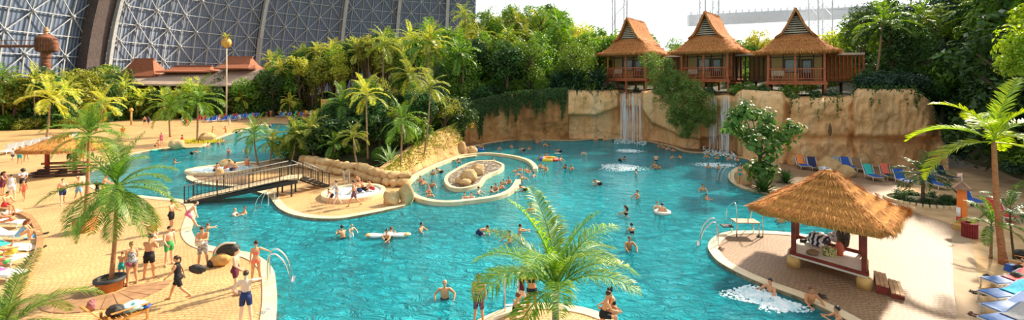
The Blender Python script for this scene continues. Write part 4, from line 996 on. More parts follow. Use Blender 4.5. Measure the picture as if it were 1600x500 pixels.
# linking slatted corridors between cabins
def corridor(p, q, z, h, label, openw=False, nm='slatted_passage', z0=None):
    p, q = Vector((p[0], p[1], 0)), Vector((q[0], q[1], 0)); e = empty(nm, ((p+q)/2).to_2d().to_3d()+Vector((0, 0, z)), 0, label, 'passage'); o_ = (p+q)/2+Vector((0, 0, z)); t = (q-p).normalized(); n = Vector((-t.y, t.x, 0)); L_ = (q-p).length
    a, b = p-(p+q)/2, q-(p+q)/2
    mb = MB(); mb.beam(a+n*1.2+Vector((0, 0, h)), b+n*1.2+Vector((0, 0, h)), 3.0, .25); mb.build('roof', M('pale_roof', (.70, .55, .42), (.55, .42, .3), 2, .8), e)
    mb = MB(); k = int(L_/(.38 if openw else .6))
    for i in range(k+1): c = a.lerp(b, i/k); mb.box(c+Vector((0, 0, h/2)), (.12, .12, h))
    mb.beam(a+Vector((0, 0, .4)), b+Vector((0, 0, .4)), .1, .12); mb.beam(a+Vector((0, 0, h-.15)), b+Vector((0, 0, h-.15)), .1, .14); mb.build('slats', m_redwood if openw else m_darkwood, e)
    mb = MB(); mb.beam(a+n*2.3+Vector((0, 0, h/2)), b+n*2.3+Vector((0, 0, h/2)), .1, h); mb.build('rear_wall', m_woven, e)
    mb = MB(); mb.beam(a+n*1.2+Vector((0, 0, -.1)), b+n*1.2+Vector((0, 0, -.1)), 2.6, .16)
    for c in (a, b, (a+b)/2): mb.box(c+n*1+Vector((0, 0, -1.3)), (.2, .2, 2.4))
    mb.build('floor_deck', m_darkwood, e); return e
corridor((22.4, 65.3), (24.6, 63.2), 8.7, 3.3, 'narrow slatted passage between the first and second cabins')
corridor((28.8, 57.4), (30.1, 53.6), 8.5, 3.2, 'narrow dark passage with a small window between the second and third cabins')
corridor((35.2, 50.0), (38.6, 49.2), 8.4, 3.0, 'open slatted wooden screen wall to the right of the third cabin', True)

# thatched shelter on the right deck
def shelter():
    FL, FR, BR, BL = Vector((11.6, 20.3, 0)), Vector((14.7, 16.9, 0)), Vector((17.3, 20.6, 0)), Vector((14.2, 24.0, 0)); c = (FL+FR+BR+BL)/4
    ax = (FR-FL).normalized(); ay = Vector((-ax.y, ax.x, 0)); rz = atan2(ax.y, ax.x)
    e = empty('thatched_shelter', c, rz, 'square open shelter with a golden thatched roof on the round right deck', 'shelter'); rs = random.Random(3)
    mb = MB(); rg = []; hw = 2.46
    for f in (0, .0001, .1, .25, .42, .6, .78, .92, 1):
        h = hw*(1-f)+.12; z = 2.27+1.73*(f*.75+.25*f*f)
        if f == 0: h -= .3; z -= .06
        sag = []
        for p in ringpts(h, h, z+(0 if f == 0 else .2), 16, .35*(1-f)+.05, .07, 2): sag.append(p+Vector((0, 0, .02*(max(abs(p.x), abs(p.y)) and min(abs(p.x), abs(p.y))/max(.1, h))**2*(1-f))))
        rg.append(sag)
    loft(mb, rg); rf = mb.build('thatched_roof', m_thatch2, e, True)
    mb = MB(); fringe(mb, rg[1], 3200, .22, rs, w_=.012, outw=.1)
    for r_ in rg[2:8]: fringe(mb, r_, 1500, .2, rs, w_=.012, outw=.25)
    for sx, sy in ((1, 1), (1, -1), (-1, 1), (-1, -1)):
        for i in range(500):
            f = rs.random(); h = hw*(1-f)+.1; z = 2.5+1.73*(f*.75+.25*f*f)+.12*(1-f); p = Vector((sx*h, sy*h, z)); o_ = Vector((sx, sy, -.5)).normalized(); t = Vector((-sy, sx, 0))*.012
            j = Vector((rs.uniform(-.1, .1), rs.uniform(-.1, .1), 0)); mb.add([p+j-t, p+j+t, p+j+o_*rs.uniform(.1, .25)], [(0, 1, 2)])
    mb.build('straw_fringe', MATS['straw_fringe'], rf)
    MB().lathe([(.16, 3.95), (.14, 4.2), (.1, 4.3)], 12).build('roof_cap', m_thatch2, rf, True)
    mt = m_darkred = M('dark_red_post', (.24, .035, .02), (.15, .02, .012), 3, .5)
    def loc(p): d = Vector(p)-c; return Vector((d.dot(ax), d.dot(ay), 0))
    P = [loc((12.7, 20.2, 0)), loc((14.2, 18.05, 0)), loc((15.75, 20.2, 0)), loc((14.2, 22.3, 0))]
    for p in P:
        o = MB().box(p+Vector((0, 0, 1.6)), (.17, .17, 2.3)).build('post', mt, e, bevel=.015); MB().lathe([(.26, 0), (.27, .3), (.23, .42), (.16, .45)], 16, p).build('foot_block', M('ochre_foot', (.72, .46, .16), (.55, .33, .1), 3, .7), o, True)
    mb = MB()
    for a, b in ((0, 1), (1, 2), (2, 3), (3, 0)): mb.beam(P[a]+Vector((0, 0, 2.6)), P[b]+Vector((0, 0, 2.6)), .14, .16)
    mb.build('roof_beams', mt, e)
    ctr = sum(P, Vector())/4
    q = [ctr+(p-ctr)*1.08 for p in P]
    o = MB().add([(*v.xy, .44) for v in q]+[(*v.xy, .54) for v in q], [(3, 2, 1, 0), (4, 5, 6, 7), (0, 1, 5, 4), (1, 2, 6, 5), (2, 3, 7, 6), (3, 0, 4, 7)]).build('platform', M('whitewashed_planks', (.84, .78, .68), (.72, .64, .52), 2, .6), e)
    mb = MB()
    for a, b in ((0, 1), (1, 2), (2, 3), (3, 0)): mb.beam(q[a]+Vector((0, 0, .6)), q[b]+Vector((0, 0, .6)), .1, .12)
    mb.build('edge_rail', mt, o)
    # steps beyond the right front corner
    st = MB(); d1 = (P[1]-P[0]).normalized(); d2 = (P[2]-P[1]).normalized()
    stp = empty('wooden_steps', c+Matrix.Rotation(rz, 3, 'Z') @ (q[1]+d1*.25+d2*.7), rz, 'two wide pale wooden steps up to the floor of the thatched shelter', 'steps')
    for k, (off, z, nm) in enumerate(((.08, .36, 'upper_tread'), (.55, .2, 'lower_tread'))):
        mb = MB()
        for t in range(3): mb.beam(d1*(off+t*.14)-d2*.75+Vector((0, 0, z)), d1*(off+t*.14)+d2*.75+Vector((0, 0, z)), .12, .05)
        mb.build(nm, M('step_wood', (.66, .40, .20), (.5, .28, .13), 4, .6), stp)
        MB().beam(d1*(off+.14)-d2*.7+Vector((0, 0, z/2)), d1*(off+.14)-d2*.6+Vector((0, 0, z/2)), .4, z-.04).build('stringer', mt, stp); MB().beam(d1*(off+.14)+d2*.6+Vector((0, 0, z/2)), d1*(off+.14)+d2*.7+Vector((0, 0, z/2)), .4, z-.04).build('stringer', mt, stp)
    return c, ax, ay
SHC, SHX, SHY = shelter()

# footbridge
def bridge():
    A = Vector((-22.3, 30.5, .12)); B = Vector((-16.4, 32.2, 1.25)); C = Vector((-15.35, 34.3, .05))
    e = empty('footbridge', (A.x, A.y, 0), 0, 'footbridge with thin black railings crossing the channel, with steps at its far end', 'bridge'); o_ = Vector((A.x, A.y, 0)); t = (B-A); t.z = 0; t.normalize(); n = Vector((-t.y, t.x, 0)); W = 1.55
    dk = M('bridge_planks', (.66, .50, .32), (.52, .38, .22), 3, .7); bk = M('black_metal', (.02, .022, .022), (.03, .03, .03), 3, .45); gr = M('grey_handrail', (.40, .38, .34), (.3, .28, .26), 3, .4)
    a, b = A-o_, B-o_
    mb = MB(); mb.beam(a+n*W/2, b+n*W/2, W, .08); mb.box(b+t*.45+n*W/2, (1.1, W, .08), Matrix.Rotation(atan2(t.y, t.x), 3, 'Z')); mb.build('deck', dk, e)
    mb = MB()
    for s in (0, W): mb.beam(a+n*s-Vector((0, 0, .16)), b+n*s+t*.9-Vector((0, 0, .16)), .1, .26)
    mb.build('side_beams', bk, e)
    # steps
    b2 = b+t*.95; s2 = (C-B); s2.z = 0; s2.normalize(); m = Vector((s2.y, -s2.x, 0)); Ls = 2.3; cst = b+t*.45+n*W*.75
    st = MB(); rise = B.z
    for k in range(6):
        f = (k+.5)/6; st.box(cst+s2*(.4+f*Ls)+Vector((0, 0, -rise*f-.02)), (1.3, .42, .05), Matrix.Rotation(atan2(m.y, m.x), 3, 'Z'))
    st.build('stair_treads', dk, e)
    mb = MB()
    for s in (-.62, .62): mb.beam(cst+m*s+s2*.3+Vector((0, 0, -.1)), cst+m*s+s2*(.4+Ls)+Vector((0, 0, -rise-.02)), .06, .26)
    mb.build('stair_stringers', bk, e)
    def railing(p, q, nm):
        r_ = MB().tube([p+Vector((0, 0, 1.1)), q+Vector((0, 0, 1.1))], .035, 8).build(nm, gr, e, True); L_ = (q-p).length; k = max(2, int(L_/.24)); mb = MB()
        for i in range(k+1):
            c = p.lerp(q, i/k); big = i % 8 == 0 or i == k; mb.tube([c-Vector((0, 0, .1 if big else -.08)), c+Vector((0, 0, 1.08))], .04 if big else .014, 6)
        mb.tube([p+Vector((0, 0, .1)), q+Vector((0, 0, .1))], .02, 6); mb.build('balusters', bk, r_)
    railing(a, b+t*.95, 'near_railing'); railing(a+n*W, b+n*W, 'far_railing')
    for s, nm in ((.62, 'stair_railing'), (-.62, 'stair_railing')): railing(cst+m*s+s2*.3, cst+m*s+s2*(.4+Ls)+Vector((0, 0, -rise)), nm)
    for s in (0, W):
        for dx in (-.4, .5): MB().tube([b+t*dx+n*s+Vector((0, 0, -.2)), b+t*dx+n*s-Vector((0, 0, B.z+.3))], .06, 8).build('support_post', bk, e)
    for s in (0, W): MB().box(a+n*s+t*.25+Vector((0, 0, -.05)), (.12, .12, .4)).build('foot_post', bk, e)
bridge()
# island with the small bubbling pool beyond the bridge; hot tub on the peninsula
m_tub = M('tub_shell', (.86, .88, .86), (.74, .82, .82), 2, .35)
m_bub = M('bubbling_water', (.80, .88, .88), (.50, .70, .72), 2.5, .35, 1, 8)
def tub(name, c, rx, ry, h, label, rot=0):
    e = empty(name, c, rot, label, 'hot tub'); e2 = [Vector((rx*cos(2*pi*k/48), ry*sin(2*pi*k/48), 0)) for k in range(48)]
    mb = MB(); ribbon(mb, e2, .34, 0, h, closed=True); mb.build('rim', m_cope, e, bevel=.03)
    mb = MB(); mb.add([(p.x*.9, p.y*.9, .02) for p in e2]+[(p.x*.97, p.y*.97, h-.02) for p in e2], [tuple(range(48))]+[(k, (k+1) % 48, 48+(k+1) % 48, 48+k) for k in range(48)]); mb.build('basin', m_tub, e)
    mb = MB(); mb.add([(p.x*.95, p.y*.95, h*.6) for p in e2], [tuple(range(48))]); mb.build('water_surface', m_bub, e)
    mb = MB()
    for i in range(90):
        a = rnd(0, 6.28); r_ = sqrt(random.random())*.8; s = rnd(.05, .12); mb.ell((rx*r_*cos(a), ry*r_*sin(a), h*.6), (s*1.4, s*1.4, s*.6), 6, 4)
    o = mb.build('bubbles', m_foam, e, True); o['kind'] = 'stuff'; return e
g = G(553, 304); tub('hot_tub', g, 2.05, 2.3, .3, 'round hot tub with a pale rim on the sandy tip of the peninsula')
g = G(348, 268); tub('bubbling_pool', g+Vector((-.2, .3, 0)), 2.9, 2.1, .25, 'oval bubbling pool with a pale rim on the islet beyond the footbridge', .1)
# steel ladder handrails
m_steelr = M('stainless_steel', (.75, .75, .74), (.6, .6, .6), 3, .2, metal=.9)
def handrail(x, y, rz, label, h=.95, ln=.8, pair=.5, steps=0, zb=0, group=None):
    g = G(x, y); e = empty('ladder_handrail', g, rz, label, 'handrail', group)
    for s in (-pair/2, pair/2):
        pts = catmull([(0, s, -.05), (0, s, h*.75), (.12, s, h), (.35, s, h*.95), (ln*.8, s, h*.5), (ln, s, -.35)], 5)
        MB().tube(pts, .028, 8).build('rail', m_steelr, e, True)
    for k in range(steps): MB().box((ln+.02, 0, -.12-.28*k), (.14, pair, .03)).build('rung', m_steelr, e)
handrail(424, 322, R(185), 'steel ladder rails at the tip of the peninsula below the bridge', 1.0, .9, .9, 2)
handrail(420, 437, R(20), 'curved steel ladder rails beside the woman in the red bikini', 1.15, .9, .6, 2)
handrail(517, 312, R(-20), 'steel handrail on the left rim of the round hot tub', 1.0, .8, .4)
handrail(540, 288, R(-60), 'tall steel handrail at the back rim of the round hot tub', 1.1, .8, .4)
handrail(1121, 380, R(160), 'steel ladder rails at the left tip of the round deck', 1.15, .9, .75, 2)
handrail(1139, 280, R(180), 'steel ladder rails on the point beside the woman in the teal bikini', 1.1, .9, .6, 2)
handrail(800, 487, R(95), 'pale ladder rails on the palm deck beside the boy in dark shorts', 1.2, .7, .5, 2)
# small lifeguard bench on the round deck with handrails
def guard():
    g = G(1166, 368); e = empty('entry_platform', g, R(-3), 'small raised metal platform with handrails at the top edge of the round deck', 'platform')
    MB().box((0, .1, .75), (1.25, .75, .05)).build('platform_top', M('wet_boards', (.55, .40, .28), (.4, .3, .2), 4, .4), e)
    for sx in (-.58, .58):
        for sy in (-.2, .42): MB().tube([(sx, sy, 0), (sx, sy, .75)], .03, 8).build('leg', m_steelr, e, True)
    for sx in (-.62, .75): MB().tube(catmull([(sx, -.25, 0), (sx, -.25, 1.5), (sx, .1, 1.75), (sx, .9, 1.2), (sx, 1.2, .3)], 5), .03, 8).build('handrail', m_steelr, e, True)
    MB().box((-.95, .2, .45), (.55, .45, .06)).build('step_plate', M('dark_rubber', (.05, .05, .05), (.03, .03, .03), 4, .6), e)
guard()
# thatched parasol bar on the left deck
def parasol():
    g = G(97, 272); e = empty('thatched_parasol', g, R(10), 'wide thatched parasol roof over timber benches near the white loungers', 'parasol'); rs = random.Random(9); mb = MB(); rg = []
    for f in (0, .0001, .15, .35, .6, .85, 1):
        r_ = 3.0*(1-f)+.1-(0.3 if f == 0 else 0); z = 2.2+1.25*(f*.8+.2*f*f)-(.05 if f == 0 else -.15)
        rg.append([Vector((r_*(1+.03*cos(6*a))*cos(a), r_*.85*(1+.03*cos(6*a))*sin(a), z+.05*noise.noise(Vector((a*3, f*4, 0))))) for a in [2*pi*k/36 for k in range(36)]])
    loft(mb, rg); rf = mb.build('thatched_roof', m_thatch2, e, True); mb = MB(); fringe(mb, rg[1], 1400, .3, rs, w_=.02)
    for r_ in rg[2:6]: fringe(mb, r_, 350, .25, rs, w_=.02, outw=.3)
    mb.build('straw_fringe', m_straw, rf)
    for x in (-1.15, 1.0): MB().tube([(x, 0, 0), (x, 0, 2.9)], .17, 12).build('post', M('red_post', (.45, .06, .02), (.3, .04, .02), 3, .5), e, True)
    b = empty('timber_bench', g+Vector((.6, -1.0, 0)), R(14), 'stepped dark timber bench under the thatched parasol', 'bench')
    for k in range(4):
        mb = MB(); mb.beam((-2.2+.25*k, -.2+.36*k, .2+.17*k), (2.4, -.2+.36*k, .2+.17*k), .3, .12); mb.build('tread', m_darkwood, b)
    for x in (-1.6, 0, 1.8): MB().box((x, .45, .25), (.2, 1.2, .45)).build('leg', m_darkwood, b)
    pl = MB(); pl.tube([(-2, 1.35, .95), (2.6, 1.35, .95)], .1, 8); pl.tube([(-2, 1.6, .95), (2.6, 1.6, .95)], .1, 8); pl.build('log_rail', M('log_wood', (.5, .3, .13), (.3, .16, .07), 4, .8), b, True)
parasol()
# rusty tower with pipe
def tower():
    p = D(72, 130, 88); e = empty('rusty_water_tower', (p.x, p.y, 0), 0, 'rusty riveted tank on a thick pipe column in front of the dome lattice', 'tower'); e.scale = (.72, .72, .87); ru = M('rust', (.30, .11, .05), (.12, .05, .03), 1.2, .8, .5, 6); k = 1/7.0
    MB().lathe([(.95, 0), (.95, 13), (1.05, 13), (1.05, 13.6), (.9, 13.7), (.9, 14.9), (1.15, 15), (1.15, 15.6), (1.0, 15.7), (1.0, 16.2)], 24).build('column', ru, e)
    tk = MB().lathe([(1.0, 16.1), (2.0, 16.4), (2.1, 16.6), (2.1, 19.2), (2.2, 19.25), (2.2, 19.5), (1.0, 20.2), (.5, 20.4)], 28); t = tk.build('tank', ru, e)
    MB().lathe([(.35, 20.3), (.35, 20.8), (.62, 21), (.5, 21.6), (.3, 21.9)], 16).build('finial', M('pale_rust', (.55, .35, .2), (.4, .2, .1), 3, .8), t)
    mb = MB()
    for i in range(24): a = 2*pi*i/24; mb.box((2.13*cos(a), 2.13*sin(a), 17.9), (.12, .12, 2.6), Matrix.Rotation(a, 3, 'Z'))
    mb.build('ribs', M('dark_rust', (.13, .05, .03), (.07, .03, .02), 3, .8), t)
    MB().lathe([(.9, 16.4), (1.05, 16.6), (1.05, 18.4), (.7, 18.9)], 16, (2.4, -.3, 0)).build('side_drum', ru, e)
    mb = MB(); mb.tube([(-2, 0, 17.6), (-30, -6, 17.2)], .32, 10); mb.tube([(-2, 0, 18.9), (-30, -6, 18.6)], .08, 6)
    for i in range(9): mb.tube([(-4-3*i, -.4-.64*i, 17.4), (-4-3*i, -.4-.64*i, 18.8)], .05, 5)
    mb.build('pipe', ru, e)
tower()
# far pavilion with red tiled roofs
def pavilion():
    d = 115.0; e = empty('pavilion', (D(290, 130, d).x, d, 0), 0, 'long pavilion with red-brown hipped roofs behind the far beach jungle', 'pavilion'); ox = D(290, 130, d).x
    tl = M('red_roof_tiles', (.42, .15, .07), (.26, .08, .04), 4, .8, .4, 10); pl = M('pale_flat_roof', (.62, .46, .36), (.5, .36, .27), .6, .7)
    def X(px): return (px-800)/F*d-ox
    def Zp(y): return Z(y, d)
    def gable(x0, x1, yb, yt, xr0, xr1, nm):
        mb = MB(); zb, zt = Zp(yb), Zp(yt); h = 4.0
        def C(f): return zb+(zt-zb)*f
        a = [Vector((X(x0), -h, zb)), Vector((X(x1), -h, zb)), Vector((X(x1), h, zb)), Vector((X(x0), h, zb))]; m = [Vector((lerp(X(x0), X(xr0), .55), -h*.5, C(.35))), Vector((lerp(X(x1), X(xr1), .55), -h*.5, C(.35))), Vector((lerp(X(x1), X(xr1), .55), h*.5, C(.35))), Vector((lerp(X(x0), X(xr0), .55), h*.5, C(.35)))]
        r_ = [Vector((X(xr0), -.25, zt)), Vector((X(xr1), -.25, zt)), Vector((X(xr1), .25, zt)), Vector((X(xr0), .25, zt))]
        loft(mb, [[p-Vector((0, 0, .3)) for p in a], a, m, r_]); o = mb.build(nm, tl, e)
        mb = MB(); mb.beam((X(xr0)-.3, 0, zt+.1), (X(xr1)+.3, 0, zt+.1), .5, .4); mb.build('ridge_cap', tl, o)
    gable(194, 262, 119, 93, 212, 240, 'hipped_roof'); gable(350, 402, 107, 90, 358, 393, 'hipped_roof')
    gable(262, 345, 112, 104, 275, 330, 'hipped_roof')
    mb = MB(); mb.add([(X(205), -7.5, Zp(127)-.6), (X(412), -7.5, Zp(127)-.9), (X(412), 0, Zp(108)), (X(205), 0, Zp(114))]+[(X(205), -7.5, Zp(127)-1), (X(412), -7.5, Zp(127)-1.3), (X(412), 0, Zp(108)-.5), (X(205), 0, Zp(114)-.5)], [(0, 1, 2, 3), (7, 6, 5, 4), (0, 4, 5, 1), (1, 5, 6, 2), (2, 6, 7, 3), (3, 7, 4, 0)]); mb.build('lean_to_roof', pl, e)
    MB().box(((X(205)+X(408))/2, 2, 4.6), (X(408)-X(205), 3, 9)).build('rear_wall', m_darkwood, e)
    for px in (212, 240, 268, 296, 324, 345, 372, 382, 402): MB().box((X(px), -6.5, 4.0), (.42, .42, 8)).build('post', M('ochre_post', (.62, .38, .16), (.45, .26, .1), 3, .7), e)
    bl = MB(); bl.box((X(380), -8, 1.9), (5.5, 3, .4))
    for k in range(12): bl.box((X(380)-2.6+k*.47, -9.4, 2.6), (.1, .1, 1.1))
    bl.box((X(380), -9.4, 3.2), (5.6, .14, .14))
    for x in (-2.3, 2.3): bl.box((X(380)+x, -8, .85), (.4, .4, 1.8))
    bl.build('balcony', M('ochre_post', (.6, .4, .2)), e)
pavilion()
def ornament():
    p = D(354, 100, 96); e = empty('ornament_pole', (p.x, p.y, 0), 0, 'tall pole topped by a golden fruit-shaped ornament with leaves', 'ornament pole'); s = 96/F
    MB().tube([(0, 0, 0), (0, 0, Z(74, 96))], .14, 8).build('pole', M('pale_pole', (.7, .6, .42), (.55, .45, .3), 3, .6), e, True)
    z = Z(66, 96); o = MB().lathe([(.1, z-1.25), (.7, z-.9), (1.0, z-.2), (.85, z+.5), (.35, z+.95), (.1, z+1.0)], 16).build('golden_fruit', M('gold_paint', (.75, .45, .10), (.5, .26, .05), 2, .45), e, True)
    l_ = link('leaf_tuft', strap_mesh(16, 1.9, .16, 5, (70, 0), 70), L_olive, e); l_.location = (0, 0, z+.9)
ornament()
def board():
    p = D(512, 163, 104); e = empty('climbing_board', (p.x, p.y, 0), 0, 'yellow board with rows of dark holes standing on the far bank', 'board')
    zc = p.z; MB().box((0, 0, zc), (3.1, .15, 2.3)).build('panel', M('yellow_board', (.75, .50, .16), (.66, .4, .1), 2, .6), e)
    mb = MB()
    for i in range(4):
        for j in range(3): mb.lathe([(.13, 0), (.13, .04)], 10, (-1.1+.72*i+.12*(j % 2), -.08, zc-.7+.62*j), Matrix.Rotation(R(90), 3, 'X'))
    mb.build('holes', M('hole_dark', (.12, .05, .02), (.1, .04, .02)), e)
    for x in (-1.2, 1.2): MB().box((x, .15, zc/2-.5), (.15, .15, zc)).build('leg', m_darkwood, e)
board()
# shower column, bin, stone-ringed bed, planters
def column():
    g = G(1503, 358); e = empty('shower_column', g, 0, 'orange column with a small pointed roof and a little flag at the edge of the path', 'column')
    ora = M('orange_plaster', (.95, .27, .05), (.8, .2, .03), 2, .6); MB().lathe([(.42, 0), (.42, .25), (.3, .34)], 8).build('plinth', M('ochre_foot', (.7, .45, .16)), e)
    MB().box((0, 0, 1.28), (.34, .34, 2.0), None, .86).build('shaft', ora, e, bevel=.02); MB().lathe([(.46, 2.26), (.42, 2.34), (.12, 2.62), (.03, 2.7)], 8).build('cap_roof', M('brown_cap', (.3, .17, .1), (.2, .1, .06)), e)
    f = MB().tube([(0, 0, 2.65), (0, 0, 3.15)], .015, 6).build('flagpole', m_white, e); MB().box((-.14, 0, 3.05), (.26, .015, .16)).build('flag', M('pale_orange_flag', (.9, .4, .25), (.9, .75, .7), 6), f)
    MB().tube([(-.3, -.1, .75), (-.3, -.1, 1.25)], .09, 10).build('white_canister', M('white_plastic', (.9, .9, .9), (.8, .8, .8)), e, True); MB().tube([(-.3, -.1, .5), (-.3, -.1, .74)], .09, 10).build('red_canister', M('red_plastic', (.6, .04, .03), (.5, .02, .02)), e, True)
column()
def bin_():
    g = G(1515, 371); e = empty('waste_bin', g, 0, 'round dark red slatted waste bin beside the orange column', 'bin'); MB().lathe([(.27, 0), (.29, .7)], 20).build('liner', m_darkwood, e)
    mb = MB(); 
    for i in range(20): a = 2*pi*i/20; mb.box((.31*cos(a), .31*sin(a), .37), (.03, .08, .72), Matrix.Rotation(a, 3, 'Z'))
    mb.build('slats', M('maroon', (.30, .03, .03), (.2, .02, .02)), e); MB().lathe([(.34, .7), (.34, .78), (.2, .8)], 20, cap=False).build('rim', M('maroon', (.3, .03, .03)), e)
bin_()
g = G(1445, 315); e = empty('planting_bed', g, R(-8), 'oval bed ringed with pale stones around the bushy dark palm', 'planting bed')
MB().ell((0, 0, 0), (2.2, 1.75, .22), 32, 8, None, .15, 3).build('soil', m_hill, e, True)
mb = MB()
for i in range(40): a = 2*pi*i/40; mb.box((2.25*cos(a), 1.8*sin(a), .1), (.22, .3, .22), Matrix.Rotation(a+rnd(-.1, .1), 3, 'Z'), .85)
mb.build('kerb_stones', M('pale_stones', (.78, .64, .40), (.6, .46, .26), 3, .8, .3), e, bevel=.03)
for i in range(9): a = i*.7; bush(g+Vector((1.5*cos(a), 1.2*sin(a), .08)), rnd(.3, .5), 'low dark plant in the stone-ringed bed under the bushy palm', 'plants in the stone-ringed bed', L_dark, 'bush', i, name='ground_plant')
# square terracotta planter, round black planter with decking
g = G(133, 361); e = empty('terracotta_planter', g, 0, 'square terracotta planter around the tall slim palm on the left deck', 'planter'); MB().box((0, 0, .38), (.72, .72, .76), None, 1.12).build('tub', M('terracotta', (.55, .22, .07), (.42, .15, .05), 4, .7, .2), e, bevel=.03); MB().box((0, 0, .74), (.74, .74, .05)).build('soil', m_hill, e)
g = G(172, 452); e = empty('round_planter', g, 0, 'round black-rimmed planter at the foot of the drooping palm', 'planter'); MB().lathe([(.42, 0), (.45, .35), (.5, .36), (.5, .46), (.40, .46), (.38, .36)], 24).build('tub', M('terracotta', (.5, .2, .07)), e, True); MB().lathe([(.52, .38), (.52, .48), (.4, .5), (.38, .4)], 24, cap=False).build('black_rim', M('dark_rubber', (.04, .04, .04)), e, True); MB().lathe([(.4, .38), (.05, .42)], 20).build('soil', m_hill, e)
g = G(185, 470); ang = [R(a) for a in range(-15, 200, 8)]
mb = MB()
for k in range(14):
    a0, a1 = R(8+k*14.2), R(8+(k+1)*14.2-1.2); r0, r1 = .6, 2.1
    mb.add([(r0*cos(a0), r0*sin(a0)*.9, .03), (r1*cos(a0), r1*sin(a0)*.9, .03), (r1*cos(a1), r1*sin(a1)*.9, .03), (r0*cos(a1), r0*sin(a1)*.9, .03)]+[(r0*cos(a0), r0*sin(a0)*.9, 0), (r1*cos(a0), r1*sin(a0)*.9, 0), (r1*cos(a1), r1*sin(a1)*.9, 0), (r0*cos(a1), r0*sin(a1)*.9, 0)], [(0, 1, 2, 3), (0, 4, 5, 1), (1, 5, 6, 2), (2, 6, 7, 3)])
g0 = G(172, 452); o = mb.build('radial_decking', M('brown_decking', (.42, .24, .12), (.3, .16, .08), 2, .7), None, loc=(g0.x, g0.y, 0), rot=(0, 0, R(180))); tag(o, 'fan of brown deck boards laid round the black-rimmed planter', 'decking')
# ---------------------------------------------------------------- people
SK = [M('skin_%d' % i, c, tuple(x*.9 for x in c), 6, .5, spec=.35) for i, c in enumerate([(.82, .47, .30), (.72, .34, .17), (.60, .25, .10), (.86, .56, .40), (.36, .16, .08)])]
HAIR = {'brown': M('hair_brown', (.07, .03, .015), (.04, .018, .01), 20, .5), 'black': M('hair_black', (.012, .01, .01), (.02, .015, .012), 20, .4), 'blond': M('hair_blond', (.50, .33, .13), (.36, .22, .08), 20, .5), 'red': M('hair_auburn', (.22, .06, .02), (.15, .04, .015), 20, .5), 'grey': M('hair_grey', (.5, .48, .45), (.4, .38, .36), 20, .5)}
CL = {}
CC = {'navy': (.015, .03, .12), 'black': (.01, .01, .012), 'white': (.85, .85, .84), 'red': (.65, .03, .03), 'coral': (.95, .22, .12), 'teal': (.02, .42, .42), 'lightblue': (.25, .50, .75), 'blue': (.03, .12, .55), 'green': (.06, .45, .12), 'yellow': (.85, .62, .06), 'maroon': (.14, .02, .04), 'pink': (.85, .20, .32), 'grey': (.30, .30, .32), 'purple': (.20, .06, .30), 'orange': (.95, .35, .05)}
def cloth(c):
    if c not in CL:
        if c == 'pattern': CL[c] = M('cloth_pattern', (.65, .62, .58), (.05, .05, .08), 22, .8)
        elif c == 'tartan': CL[c] = M('cloth_dark_pattern', (.35, .12, .12), (.03, .05, .12), 18, .8)
        else: CL[c] = M('cloth_'+c, CC[c], tuple(x*.75 for x in CC[c]), 8, .75)
    return CL[c]
RX = lambda a: Matrix.Rotation(R(a), 3, 'X'); RY = lambda a: Matrix.Rotation(R(a), 3, 'Y'); RZ = lambda a: Matrix.Rotation(R(a), 3, 'Z')
